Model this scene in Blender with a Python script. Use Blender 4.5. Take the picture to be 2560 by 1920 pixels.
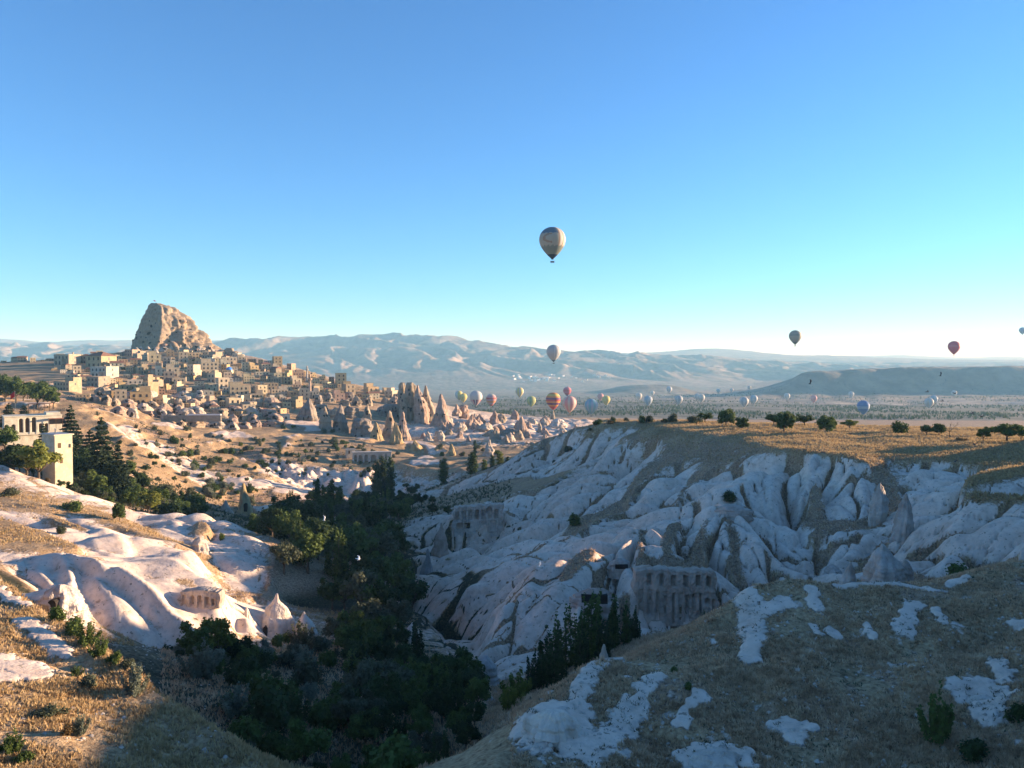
import bpy, bmesh, math, random
import numpy as np
from mathutils import Vector, Matrix

for o in list(bpy.data.objects):
    bpy.data.objects.remove(o)
SC = bpy.context.scene
COL = SC.collection
R = math.radians

# ------------------------------------------------------------ camera, sky, sun, exposure
FPX, HORIZON = 1971.0, 905.0            # focal length and horizon row on a 2560 x 1920 frame
PITCH = math.atan((960.0 - HORIZON) / FPX)
cam_data = bpy.data.cameras.new('camera')
cam = bpy.data.objects.new('camera', cam_data)
COL.objects.link(cam)
SC.camera = cam
cam_data.sensor_width = 36.0
cam_data.lens = FPX / 2560.0 * 36.0
cam_data.clip_start = 0.5
cam_data.clip_end = 80000.0
cam.location = (0, 0, 0)
cam.rotation_euler = (math.pi / 2 - PITCH, 0, 0)

SUN_AZ, SUN_EL = R(72.0), R(7.8)        # azimuth to the right of the view direction
world = bpy.data.worlds.new('World')
SC.world = world
world.use_nodes = True
wn = world.node_tree
bg = wn.nodes['Background']
sky = wn.nodes.new('ShaderNodeTexSky')
sky.sky_type = 'NISHITA'
sky.sun_disc = False
sky.sun_elevation = SUN_EL
sky.sun_rotation = SUN_AZ
sky.altitude = 1200.0
sky.air_density = 1.0
sky.dust_density = 0.0
sky.ozone_density = 4.9
wn.links.new(sky.outputs[0], bg.inputs[0])
bg.inputs[1].default_value = 0.106
sun_data = bpy.data.lights.new('sun', 'SUN')
sun_data.energy = 5.0
sun_data.angle = R(0.53)
sun_data.color = (1.0, 0.81, 0.58)
sun = bpy.data.objects.new('sun', sun_data)
COL.objects.link(sun)
SDIR = Vector((math.sin(SUN_AZ) * math.cos(SUN_EL), math.cos(SUN_AZ) * math.cos(SUN_EL), math.sin(SUN_EL)))
sun.rotation_euler = SDIR.to_track_quat('Z', 'Y').to_euler()
SC.view_settings.view_transform = 'Standard'
SC.view_settings.look = 'None'
SC.view_settings.exposure = 1.74
SC.view_settings.gamma = 1.0
SC.render.engine = 'CYCLES'
SC.cycles.use_denoising = True
SC.cycles.max_bounces = 6
SC.cycles.diffuse_bounces = 3
SC.cycles.glossy_bounces = 1
SC.cycles.transmission_bounces = 2
SC.cycles.transparent_max_bounces = 4
SC.cycles.volume_bounces = 0
SC.cycles.sample_clamp_indirect = 3.0

# ------------------------------------------------------------ helpers
def P(px, py, d):
    """A point at depth d metres, seen at (px, py) of the 2560 x 1920 frame."""
    a, b = (px - 1280.0) / FPX, (960.0 - py) / FPX
    s = d / (math.cos(PITCH) + b * math.sin(PITCH))
    return (a * s, d, s * (b * math.cos(PITCH) - math.sin(PITCH)))

def pix(x, y, z):
    c, s = math.cos(PITCH), math.sin(PITCH)
    f = y * c - z * s
    return 1280 + FPX * x / f, 960 - FPX * (y * s + z * c) / f

def _hash(ix, iy, seed):
    h = (ix * 374761393 + iy * 668265263 + seed * 1442695041) & 0xFFFFFFFF
    h = ((h ^ (h >> 13)) * 1274126177) & 0xFFFFFFFF
    h = ((h ^ (h >> 16)) * 2246822519) & 0xFFFFFFFF
    return (h ^ (h >> 15)) & 0xFFFFFFFF

def noise(x, y, seed=0):
    """2-D gradient noise in about -1..1, numpy arrays or floats."""
    x = np.asarray(x, dtype=np.float64); y = np.asarray(y, dtype=np.float64)
    x0 = np.floor(x); y0 = np.floor(y)
    fx = x - x0; fy = y - y0
    ix = x0.astype(np.int64); iy = y0.astype(np.int64)
    u = fx * fx * fx * (fx * (fx * 6 - 15) + 10)
    v = fy * fy * fy * (fy * (fy * 6 - 15) + 10)
    def g(dx, dy):
        a = _hash(ix + dx, iy + dy, seed).astype(np.float64) * (2 * math.pi / 4294967296.0)
        return np.cos(a) * (fx - dx) + np.sin(a) * (fy - dy)
    n0 = g(0, 0) * (1 - u) + g(1, 0) * u
    n1 = g(0, 1) * (1 - u) + g(1, 1) * u
    return (n0 * (1 - v) + n1 * v) * 1.5

def fbm(x, y, seed=0, octv=4, gain=0.5):
    a, s, t = 1.0, 0.0, 0.0
    for k in range(octv):
        s = s + a * noise(x * 2 ** k, y * 2 ** k, seed + k * 17)
        t += a; a *= gain
    return s / t

def smooth(a, b, x):
    t = np.clip((x - a) / (b - a), 0, 1)
    return t * t * (3 - 2 * t)

THINGS = []
def tag(o, label=None, cat=None, group=None, kind=None):
    if label: o['label'] = label
    if cat: o['category'] = cat
    if group: o['group'] = group
    if kind: o['kind'] = kind
    return o

def empty(name, loc, rz=0.0, sc=1.0):
    o = bpy.data.objects.new(name, None)
    COL.objects.link(o)
    o.location = loc
    o.rotation_euler = (0, 0, rz)
    o.scale = (sc, sc, sc) if not hasattr(sc, '__len__') else sc
    o.empty_display_size = 0.1
    return o

def link(name, me, parent=None, loc=(0, 0, 0), rz=0.0):
    o = bpy.data.objects.new(name, me)
    COL.objects.link(o)
    if parent is not None: o.parent = parent
    o.location = loc
    o.rotation_euler = (0, 0, rz)
    return o

def mesh_np(name, co, quads, mats, smooth_shade=True, tris=None):
    me = bpy.data.meshes.new(name)
    co = np.asarray(co, dtype=np.float32).reshape(-1, 3)
    me.vertices.add(len(co))
    me.vertices.foreach_set('co', co.ravel())
    nq = 0 if quads is None else len(quads)
    nt = 0 if tris is None else len(tris)
    idx = []
    if nq: idx.append(np.asarray(quads, dtype=np.int32).ravel())
    if nt: idx.append(np.asarray(tris, dtype=np.int32).ravel())
    idx = np.concatenate(idx)
    me.loops.add(len(idx))
    me.loops.foreach_set('vertex_index', idx)
    me.polygons.add(nq + nt)
    st = np.concatenate([np.arange(nq, dtype=np.int32) * 4, nq * 4 + np.arange(nt, dtype=np.int32) * 3])
    me.polygons.foreach_set('loop_start', st)
    me.polygons.foreach_set('loop_total', np.concatenate([np.full(nq, 4, np.int32), np.full(nt, 3, np.int32)]))
    if smooth_shade:
        me.polygons.foreach_set('use_smooth', np.ones(nq + nt, dtype=bool))
    me.update(calc_edges=True)
    for m in (mats if isinstance(mats, (list, tuple)) else [mats]):
        me.materials.append(m)
    return me

def mesh_bm(name, bm, mats, smooth_shade=False):
    me = bpy.data.meshes.new(name)
    bm.normal_update()
    bm.to_mesh(me); bm.free()
    for m in (mats if isinstance(mats, (list, tuple)) else [mats]):
        me.materials.append(m)
    if smooth_shade:
        for p in me.polygons: p.use_smooth = True
    return me

def box(bm, x0, x1, y0, y1, z0, z1, mi=0):
    v = [bm.verts.new(c) for c in ((x0, y0, z0), (x1, y0, z0), (x1, y1, z0), (x0, y1, z0),
                                   (x0, y0, z1), (x1, y0, z1), (x1, y1, z1), (x0, y1, z1))]
    for f in ((3, 2, 1, 0), (4, 5, 6, 7), (0, 1, 5, 4), (1, 2, 6, 5), (2, 3, 7, 6), (3, 0, 4, 7)):
        bm.faces.new([v[i] for i in f]).material_index = mi

def prism(bm, pts, y0, y1, mi=0):
    """An x-z outline (counter-clockwise seen from -y) pushed from y0 to y1."""
    a = [bm.verts.new((x, y0, z)) for x, z in pts]
    b = [bm.verts.new((x, y1, z)) for x, z in pts]
    bm.faces.new(a).material_index = mi
    bm.faces.new(b[::-1]).material_index = mi
    n = len(pts)
    for i in range(n):
        j = (i + 1) % n
        bm.faces.new((a[j], a[i], b[i], b[j])).material_index = mi

def arch_pts(w, h, n=6):
    """Round-headed opening outline of width w, height h, standing on z = 0."""
    r = w / 2
    return [(-r, 0), (r, 0)] + [(r * math.cos(a), h - r + r * math.sin(a)) for a in [math.pi * k / n for k in range(n + 1)]]

def lathe(bm, prof, n=16, mi=0):
    rings = []
    for r, z in prof:
        rings.append([bm.verts.new((r * math.cos(2 * math.pi * k / n), r * math.sin(2 * math.pi * k / n), z)) for k in range(n)])
    for a, b in zip(rings, rings[1:]):
        for k in range(n):
            f = bm.faces.new((a[k], a[(k + 1) % n], b[(k + 1) % n], b[k])); f.material_index = mi; f.smooth = True
    bm.faces.new(rings[0][::-1]).material_index = mi
    bm.faces.new(rings[-1]).material_index = mi

# ------------------------------------------------------------ materials
def new_mat(name):
    m = bpy.data.materials.new(name)
    m.use_nodes = True
    nt = m.node_tree
    return m, nt, nt.nodes['Principled BSDF']

def N(nt, typ, **kw):
    n = nt.nodes.new(typ)
    for k, v in kw.items():
        if k.startswith('i_'):
            n.inputs[int(k[2:])].default_value = v
        else:
            setattr(n, k, v)
    return n

def ramp(nt, stops, inp):
    n = nt.nodes.new('ShaderNodeValToRGB')
    e = n.color_ramp.elements
    while len(e) < len(stops): e.new(0.5)
    for k, (p, c) in enumerate(stops):
        e[k].position = p
        e[k].color = (*c, 1) if len(c) == 3 else c
    nt.links.new(inp, n.inputs[0])
    return n.outputs[0]

def mixc(nt, fac, a, b, mode='MIX'):
    n = nt.nodes.new('ShaderNodeMix')
    n.data_type = 'RGBA'; n.blend_type = mode
    for inp, v in ((n.inputs[0], fac), (n.inputs[6], a), (n.inputs[7], b)):
        if hasattr(v, 'is_output'): nt.links.new(v, inp)
        else: inp.default_value = v if not hasattr(v, '__len__') else (*v, 1)[:4]
    return n.outputs[2]

def math_n(nt, op, a, b=None, clamp=False):
    n = nt.nodes.new('ShaderNodeMath'); n.operation = op; n.use_clamp = clamp
    for i, v in enumerate((a, b)):
        if v is None: continue
        if hasattr(v, 'is_output'): nt.links.new(v, n.inputs[i])
        else: n.inputs[i].default_value = v
    return n.outputs[0]

def noise_n(nt, vec, scale, detail=4, rough=0.55, dist=0.0):
    n = N(nt, 'ShaderNodeTexNoise')
    n.inputs['Scale'].default_value = scale
    n.inputs['Detail'].default_value = detail
    n.inputs['Roughness'].default_value = rough
    n.inputs['Distortion'].default_value = dist
    if vec is not None: nt.links.new(vec, n.inputs['Vector'])
    return n.outputs[0]

def bump(nt, b, height, strength=0.5, dist=0.1):
    n = N(nt, 'ShaderNodeBump')
    n.inputs['Strength'].default_value = strength
    n.inputs['Distance'].default_value = dist
    nt.links.new(height, n.inputs['Height'])
    nt.links.new(n.outputs[0], b.inputs['Normal'])

def dull(b, rough=0.9):
    b.inputs['Roughness'].default_value = rough
    b.inputs['Specular IOR Level'].default_value = 0.15

def ground_material():
    m, nt, b = new_mat('ground_cover')
    dull(b, 0.95)
    geo = N(nt, 'ShaderNodeNewGeometry')
    pos = geo.outputs['Position']
    at = N(nt, 'ShaderNodeAttribute', attribute_name='cover')
    sep = N(nt, 'ShaderNodeSeparateColor')
    nt.links.new(at.outputs['Color'], sep.inputs[0])
    W, HUE, SCRUB = sep.outputs[0], sep.outputs[1], sep.outputs[2]
    n1 = noise_n(nt, pos, 0.55, 5, 0.65)
    n2 = noise_n(nt, pos, 0.09, 5, 0.6)
    n3 = noise_n(nt, pos, 2.6, 3, 0.6)
    # tuff: pale, with pink and ochre bands
    tuff_a = ramp(nt, [(0.30, (0.57, 0.44, 0.345)), (0.5, (0.70, 0.565, 0.455)), (0.75, (0.76, 0.64, 0.54))], n1)
    tuff_b = ramp(nt, [(0.30, (0.45, 0.30, 0.22)), (0.55, (0.60, 0.43, 0.325)), (0.8, (0.68, 0.52, 0.41))], n1)
    tuff = mixc(nt, HUE, tuff_a, tuff_b)
    streak = N(nt, 'ShaderNodeMapping'); streak.inputs['Scale'].default_value = (1.2, 1.2, 0.12)
    nt.links.new(pos, streak.inputs[0])
    st = noise_n(nt, streak.outputs[0], 1.0, 4, 0.6)
    tuff = mixc(nt, ramp(nt, [(0.52, (0, 0, 0)), (0.72, (0.55, 0.55, 0.55))], st), tuff, (0.33, 0.29, 0.25))
    pits = noise_n(nt, pos, 1.7, 2, 0.5)
    tuff = mixc(nt, ramp(nt, [(0.66, (0, 0, 0)), (0.70, (0.8, 0.8, 0.8))], pits), tuff, (0.20, 0.165, 0.12))
    # dry grass
    grass = ramp(nt, [(0.28, (0.17, 0.105, 0.06)), (0.45, (0.37, 0.24, 0.13)), (0.62, (0.50, 0.345, 0.195)), (0.8, (0.57, 0.43, 0.27))], n3)
    big = ramp(nt, [(0.35, (0.55, 0.55, 0.55)), (0.6, (1.0, 1.0, 1.0))], n2)
    grass = mixc(nt, 0.75, grass, mixc(nt, 1.0, grass, big, 'MULTIPLY'))
    scrub = ramp(nt, [(0.3, (0.15, 0.092, 0.058)), (0.5, (0.34, 0.22, 0.138)), (0.7, (0.50, 0.35, 0.235))], n3)
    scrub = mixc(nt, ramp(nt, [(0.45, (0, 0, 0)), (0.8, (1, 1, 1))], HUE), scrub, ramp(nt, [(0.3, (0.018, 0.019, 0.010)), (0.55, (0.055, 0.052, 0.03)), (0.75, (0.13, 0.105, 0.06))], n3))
    sf = math_n(nt, 'ADD', SCRUB, math_n(nt, 'MULTIPLY', math_n(nt, 'SUBTRACT', n1, 0.5), 1.6))
    sfac = ramp(nt, [(0.42, (0, 0, 0)), (0.62, (1, 1, 1))], sf)
    soil = mixc(nt, sfac, grass, scrub)
    wf = math_n(nt, 'ADD', W, math_n(nt, 'MULTIPLY', math_n(nt, 'SUBTRACT', n1, 0.5), 0.95))
    wf = math_n(nt, 'ADD', wf, math_n(nt, 'MULTIPLY', math_n(nt, 'SUBTRACT', n3, 0.5), 0.45))
    wfac = ramp(nt, [(0.40, (0, 0, 0)), (0.60, (1, 1, 1))], wf)
    col = mixc(nt, wfac, soil, tuff)
    nt.links.new(col, b.inputs['Base Color'])
    n4 = noise_n(nt, pos, 7.0, 2, 0.5)
    h = math_n(nt, 'ADD', math_n(nt, 'ADD', math_n(nt, 'MULTIPLY', n3, 0.35), math_n(nt, 'MULTIPLY', n1, 0.8)), math_n(nt, 'MULTIPLY', n4, 0.14))
    h = mixc(nt, wfac, h, math_n(nt, 'MULTIPLY', h, 0.35))
    bump(nt, b, h, 0.9, 0.5)
    return m

def far_material():
    m, nt, b = new_mat('dry_hillside')
    dull(b, 1.0)
    geo = N(nt, 'ShaderNodeNewGeometry')
    pos = geo.outputs['Position']
    at = N(nt, 'ShaderNodeAttribute', attribute_name='cover')
    sep = N(nt, 'ShaderNodeSeparateColor')
    nt.links.new(at.outputs['Color'], sep.inputs[0])
    n1 = noise_n(nt, pos, 0.004, 6, 0.62)
    n2 = noise_n(nt, pos, 0.02, 4, 0.6)
    col = ramp(nt, [(0.35, (0.09, 0.072, 0.055)), (0.5, (0.18, 0.14, 0.105)), (0.66, (0.29, 0.225, 0.165))], n1)
    green = ramp(nt, [(0.40, (0.02, 0.034, 0.02)), (0.56, (0.075, 0.08, 0.055)), (0.72, (0.20, 0.175, 0.135))], n2)
    col = mixc(nt, sep.outputs[2], col, green)
    pale = ramp(nt, [(0.4, (0.30, 0.23, 0.18)), (0.6, (0.58, 0.50, 0.42))], n2)
    col = mixc(nt, sep.outputs[0], col, pale)
    nt.links.new(col, b.inputs['Base Color'])
    bump(nt, b, n2, 0.6, 15.0)
    return m
# ------------------------------------------------------------ terrain: crest, gully and slope lines, then a membrane through them
U0, U1, DU, T0, T1 = math.log(20.0), math.log(34000.0), 0.006, -1.15, 1.75
NR, NC = int((U1 - U0) / DU) + 2, int((T1 - T0) / DU) + 2
LINES = []
def F(w, *pts, h=0.0, s=0.0):
    """A line on the ground through (px, py, depth): w = bare tuff 0..1, h = pinkness, s = scrub."""
    LINES.append((w, h, s, [P(*p) for p in pts]))
def FW(w, *pts, h=0.0, s=0.0):
    LINES.append((w, h, s, list(pts)))

# rim under the viewpoint and an unseen rise shaped to shade the near right side
FW(0.1, (-23, 20, -18), (-14, 20, -20), (-4, 20, -26), (4, 20, -27), (10, 20, -22), (24, 20, -19), (34, 20, -8))
FW(0.2, (70, 38, -12), (80, 60, -7.6), (86, 80, -6.6), (100, 97, -5.4), (112, 110, -4), (125, 130, -4), (140, 154, -3), (150, 167, -2.2), (153, 177, -15), (158, 188, -18.5))
FW(0.05, (147, 197, -14), (162, 204, -13), (182, 211, -14))  # low unseen hill added to keep the sun off the knoll
FW(0.2, (52, 50, -17), (60, 70, -18), (75, 95, -20))
FW(0.1, (200, 220, -22), (260, 300, -24), (330, 400, -26), (500, 600, -60))
FW(0.1, (-100, 90, -18), (-150, 130, -16), (-200, 180, -16), (-300, 300, -16), (-420, 400, -10))
# near left spur, sunlit
F(0.1, (-400, 1370, 84), (0, 1445, 78), (110, 1530, 70), (200, 1580, 66), (330, 1665, 60), (400, 1735, 56), (500, 1800, 52), (640, 1900, 48), (760, 2060, 44))
F(0.1, (-200, 1700, 52), (0, 1810, 47), (200, 1880, 45), (400, 1925, 46), (560, 1960, 46))
F(0.1, (-100, 1900, 42), (150, 2000, 40), (400, 2050, 40))
F(0.12, (-100, 1600, 60), (60, 1640, 59), (220, 1720, 56), (330, 1800, 52))
F(0.1, (20, 1580, 64), (120, 1655, 60), (170, 1680, 59))
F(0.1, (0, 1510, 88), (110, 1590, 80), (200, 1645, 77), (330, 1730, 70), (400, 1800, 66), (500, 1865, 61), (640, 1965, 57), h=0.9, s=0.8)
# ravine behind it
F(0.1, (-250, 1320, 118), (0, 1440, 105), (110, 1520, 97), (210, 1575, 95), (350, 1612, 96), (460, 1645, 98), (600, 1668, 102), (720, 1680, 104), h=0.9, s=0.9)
# blob rock at the left edge
F(0.95, (100, 1475, 91), (150, 1472, 90), (190, 1492, 88), (205, 1512, 87), h=0.1)
F(0.6, (0, 1462, 93), (40, 1500, 88), (80, 1530, 84))
# big white buttress
F(0.85, (-250, 1370, 118), (0, 1388, 118), (60, 1392, 116), (130, 1376, 115), (200, 1371, 114), (260, 1380, 113), (304, 1404, 112))
F(1.0, (160, 1376, 114), (178, 1420, 109), (192, 1470, 105), (188, 1500, 102), h=0.15)
F(1.0, (237, 1386, 113), (243, 1415, 111), (269, 1452, 108.5), (310, 1513, 104.5), (356, 1572, 102), h=0.1)
F(1.0, (304, 1406, 112), (347, 1430, 111), (385, 1461, 109.5), (417, 1496, 108), (457, 1525, 106), (466, 1560, 104.5))
F(1.0, (130, 1385, 115.5), (138, 1420, 112.5), (150, 1470, 107.5))
F(1.0, (203, 1392, 114.5), (203, 1473, 108.5), (214, 1516, 105.5), (246, 1557, 102.5))
F(1.0, (262, 1405, 114), (300, 1450, 110.5), (336, 1487, 108), (344, 1512, 106.5), (359, 1574, 103.5))
F(0.8, (150, 1530, 99), (205, 1550, 99), (260, 1592, 99.5), (318, 1606, 100), (359, 1608, 101.5), (410, 1600, 103), (463, 1606, 103.5))
# slot behind the buttress
F(1.0, (318, 1409, 118), (360, 1440, 116.5), (400, 1472, 114.5), (440, 1510, 112), (475, 1550, 109.5))
# cave-rock ridge
F(1.0, (325, 1402, 124), (356, 1394, 125), (417, 1392, 125), (451, 1395, 124), (492, 1412, 122.5), (544, 1438, 121), (567, 1480, 119), (619, 1519, 118.5))
F(0.9, (420, 1470, 115), (434, 1520, 111.5), (455, 1560, 109), h=0.3)
F(0.4, (448, 1462, 119), (490, 1462, 119))
F(0.7, (450, 1474, 115.2), (500, 1470, 115.2), (550, 1478, 115.2), h=0.35)
F(0.9, (450, 1524, 113.2), (500, 1526, 113.2), (550, 1522, 113.2), h=0.35)
F(0.5, (585, 1580, 117), (620, 1606, 124), (690, 1608, 128), (770, 1612, 128), (810, 1620, 126), s=0.4)
F(0.8, (600, 1530, 121), (625, 1545, 124), (655, 1500, 140))
F(0.7, (477, 1572, 109), (530, 1575, 111), (570, 1580, 112.5), (600, 1620, 114), s=0.2)
# left skyline and the terraces below it
F(0.75, (-500, 1060, 235), (-200, 1110, 215), (0, 1152, 200), (60, 1178, 197), (140, 1208, 190), (230, 1243, 183), (320, 1272, 176), (336, 1290, 174))
F(0.18, (-300, 1210, 172), (0, 1240, 166), (60, 1250, 164), (120, 1262, 162), (200, 1275, 165), (300, 1295, 168))
F(0.15, (-100, 1290, 148), (0, 1300, 148), (60, 1315, 143), (120, 1345, 136), (180, 1365, 128))
F(0.75, (0, 1278, 154), (50, 1295, 151), (100, 1325, 146))
F(0.1, (-100, 1345, 130), (0, 1360, 127), (60, 1370, 124))
F(1.0, (180, 1288, 158), (230, 1302, 152), (289, 1319, 146), (318, 1346, 140), (328, 1380, 131))
F(1.0, (95, 1301, 151), (160, 1320, 146), (231, 1340, 138), (290, 1385, 128))
F(0.9, (200, 1340, 141), (250, 1372, 132), (310, 1400, 126))
F(0.1, (140, 1300, 154), (190, 1318, 150), (214, 1330, 148))
F(0.1, (260, 1298, 163), (310, 1310, 160), (370, 1335, 157))
F(0.9, (318, 1337, 147), (330, 1370, 138), (345, 1392, 131))
F(1.0, (333, 1336, 147), (376, 1356, 143), (419, 1369, 140), (445, 1372, 139), (489, 1356, 143))
F(0.9, (350, 1392, 129), (400, 1397, 130), (450, 1398, 130))
F(0.25, (340, 1312, 168), (380, 1330, 163), (405, 1345, 158), (440, 1352, 150), s=0.3)
# knob
F(0.8, (345, 1298, 173), (376, 1288, 176), (434, 1275, 180), (521, 1280, 180), (550, 1290, 177), (579, 1311, 173), (622, 1328, 167), (640, 1348, 163))
F(1.0, (455, 1290, 176), (451, 1314, 169), (430, 1340, 162))
F(0.1, (500, 1305, 171), (520, 1325, 166), (480, 1330, 164))
F(1.0, (545, 1320, 168), (552, 1350, 161), (560, 1386, 154), (585, 1423, 148), (600, 1467, 143))
F(0.4, (520, 1360, 157), (529, 1400, 150), (545, 1440, 145), (560, 1490, 138), s=0.5)
F(0.9, (618, 1350, 162), (634, 1389, 156), (638, 1440, 149), (640, 1480, 144))
F(0.2, (610, 1490, 139), (680, 1480, 146), (700, 1400, 160), (690, 1340, 175), s=0.9)
# valley floor, falling away from the viewpoint
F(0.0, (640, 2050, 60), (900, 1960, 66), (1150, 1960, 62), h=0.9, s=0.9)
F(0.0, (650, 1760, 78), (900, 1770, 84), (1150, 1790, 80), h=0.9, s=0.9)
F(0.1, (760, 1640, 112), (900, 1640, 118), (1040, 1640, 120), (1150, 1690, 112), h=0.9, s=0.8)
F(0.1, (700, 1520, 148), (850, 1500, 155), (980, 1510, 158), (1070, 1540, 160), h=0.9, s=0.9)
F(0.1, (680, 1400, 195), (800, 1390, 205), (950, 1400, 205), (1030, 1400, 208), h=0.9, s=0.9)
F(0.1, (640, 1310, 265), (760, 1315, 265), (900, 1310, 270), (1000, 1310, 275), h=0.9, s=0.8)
F(0.2, (560, 1295, 285), (640, 1292, 300), (760, 1285, 310), (900, 1275, 320), (1000, 1270, 325), s=0.6)
F(0.2, (560, 1262, 340), (700, 1262, 350), (860, 1262, 370), (980, 1250, 380), (1060, 1235, 395), s=0.7)
F(0.3, (1060, 1225, 400), (1140, 1205, 410), (1210, 1190, 415), (1300, 1165, 420), (1420, 1120, 430), s=0.3)
# slope behind the left skyline
F(0.1, (-300, 1100, 270), (0, 1190, 230), (120, 1215, 225), (230, 1262, 212), (330, 1290, 205), (420, 1300, 205), s=0.6)
F(0.1, (-100, 1110, 275), (60, 1150, 255), (180, 1190, 245), (300, 1240, 238), (400, 1278, 232), (520, 1300, 225), s=0.6)
F(0.2, (-100, 1060, 330), (80, 1085, 300), (200, 1130, 290), (300, 1190, 280), (420, 1240, 275), (500, 1275, 268), s=0.5)
F(0.1, (-200, 1000, 440), (100, 1010, 420), (180, 1012, 425), (240, 1045, 390), (300, 1090, 370), (380, 1150, 350), (440, 1190, 345), (520, 1250, 330))
F(0.8, (290, 1084, 395), (360, 1120, 385), (434, 1150, 375), (500, 1200, 355), h=0.2)
F(0.1, (190, 1003, 450), (270, 1035, 440), (400, 1080, 430), (480, 1105, 430), (560, 1130, 425), (640, 1155, 415))
F(0.7, (400, 1115, 400), (440, 1130, 395), (500, 1165, 380), (530, 1190, 370))
F(0.3, (500, 1150, 405), (580, 1185, 385), (660, 1215, 375), (720, 1235, 375), s=0.6)
F(0.5, (540, 1195, 372), (620, 1205, 370), (700, 1225, 372), (800, 1250, 376), h=0.3)
# white badland band across the middle
F(0.7, (560, 1168, 462), (640, 1157, 475), (700, 1158, 472), (760, 1165, 470), (850, 1180, 465), (930, 1188, 460), (1000, 1205, 452), (1060, 1215, 445))
F(1.0, (600, 1190, 442), (680, 1205, 438), (760, 1222, 432), (850, 1248, 422), (930, 1255, 415), (1010, 1245, 412))
F(0.1, (560, 1140, 490), (700, 1140, 500), (850, 1160, 500), (960, 1170, 490), (1060, 1190, 470), s=0.35)
# meadow terraces under the village
F(0.1, (200, 990, 540), (280, 1005, 545), (400, 1058, 540), (550, 1085, 540), (700, 1095, 545), (850, 1105, 545), (980, 1130, 545), (1080, 1150, 545))
F(0.25, (420, 1090, 490), (560, 1112, 505), (700, 1120, 520), (850, 1135, 520), (960, 1150, 515), s=0.3)
F(0.2, (1000, 1150, 470), (1100, 1170, 460), (1220, 1160, 470), (1350, 1130, 480))
# village hill
F(0.35, (-300, 950, 640), (0, 968, 600), (130, 972, 570), (280, 990, 575), (400, 1050, 565), (550, 1072, 570), (700, 1080, 585), (860, 1085, 610), (1000, 1098, 640), h=0.5)
F(0.3, (-300, 925, 760), (0, 935, 740), (150, 940, 690), (300, 955, 680), (450, 1005, 650), (600, 1020, 660), (740, 1020, 690), (860, 1030, 690), (980, 1050, 700), h=0.4)
F(0.3, (150, 910, 840), (300, 905, 860), (450, 930, 820), (600, 950, 810), (740, 968, 810), (880, 985, 800), (1000, 1005, 800), h=0.3)
F(0.3, (-400, 903, 900), (0, 906, 920), (180, 896, 940), (300, 880, 980), (400, 878, 1000), (500, 888, 980), (600, 905, 950), (720, 930, 920), (830, 950, 890), (900, 966, 860), (1000, 985, 850), h=0.2)
F(0.5, (320, 868, 1040), (400, 866, 1040), (480, 862, 1045), (560, 876, 1040), (640, 893, 1010), (740, 918, 970), (830, 948, 930), (900, 964, 890))
FW(0.2, (-1100, 960, -6), (-700, 1150, -10), (-480, 1250, -20), (-300, 1250, -50), (-150, 1200, -75), (-60, 1150, -95))
# badlands right of the village
F(0.6, (1010, 1030, 760), (1100, 1040, 780), (1200, 1042, 850), (1300, 1043, 900), (1420, 1048, 900), (1600, 1056, 900), h=0.35)
F(0.7, (1000, 1080, 650), (1100, 1085, 660), (1200, 1080, 680), (1300, 1078, 690), (1420, 1078, 690), (1600, 1080, 700), h=0.3)
F(0.3, (1050, 1120, 570), (1150, 1125, 560), (1260, 1125, 560), (1400, 1110, 560))
# right hill: far nose
F(0.3, (1640, 1052, 306), (1550, 1056, 312), (1440, 1063, 322), (1388, 1086, 330), (1333, 1104, 334), (1295, 1130, 334), (1269, 1158, 336), (1197, 1178, 345), (1124, 1207, 350), (1050, 1232, 355), s=0.5)
# plateau
FW(0.03, (30, 300, -22.5), (60, 292, -21.6), (110, 275, -22), (150, 262, -22), (190, 245, -22))
F(0.03, (1640, 1064, 278), (1743, 1084, 245), (1810, 1085, 242), (1878, 1098, 226), (1960, 1122, 202), (2073, 1131, 194), (2142, 1147, 184), (2207, 1135, 192), (2312, 1141, 188), (2468, 1161, 176), (2560, 1156, 178), (2760, 1150, 180))
FW(0.03, (70, 255, -21.5), (100, 235, -21.7), (140, 215, -21.3), (150, 222, -21.5))
# far edge of the plateau drops to the plain
FW(0.1, (38, 340, -24), (70, 335, -26), (115, 318, -27), (165, 300, -27), (230, 290, -27))
FW(0.2, (50, 420, -60), (150, 430, -70), (300, 420, -65), (500, 520, -70))
# second grass lobe, lower right
F(0.03, (2390, 1221, 148), (2440, 1195, 156), (2507, 1174, 166), (2580, 1168, 168))
F(0.03, (2420, 1225, 145), (2480, 1228, 143), (2560, 1232, 141), (2640, 1235, 140))
F(0.9, (2330, 1190, 164), (2400, 1178, 170), (2470, 1172, 173))
# faces under the edge
F(1.0, (1960, 1135, 200), (2073, 1145, 191), (2142, 1160, 181), (2170, 1180, 177))
F(0.45, (2220, 1150, 188), (2260, 1165, 184), (2300, 1160, 185), s=0.5)
F(1.0, (2330, 1158, 183), (2400, 1165, 179), (2468, 1170, 175))
F(0.3, (1743, 1096, 240), (1810, 1100, 235), (1880, 1116, 215), (1930, 1130, 203), s=0.6)
F(0.25, (1560, 1085, 275), (1640, 1090, 262), (1700, 1110, 246), (1780, 1130, 228), (1840, 1150, 214), s=0.6)
F(1.0, (1900, 1150, 196), (1850, 1180, 190), (1800, 1210, 184), (1770, 1240, 175))
F(1.0, (2000, 1160, 192), (2000, 1200, 184), (1990, 1240, 175), (1985, 1275, 168))
F(1.0, (2080, 1170, 188), (2090, 1220, 178), (2110, 1270, 168), (2130, 1284, 166))
F(0.1, (2040, 1200, 182), (2038, 1240, 173), (2050, 1262, 169), s=0.8)
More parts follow.
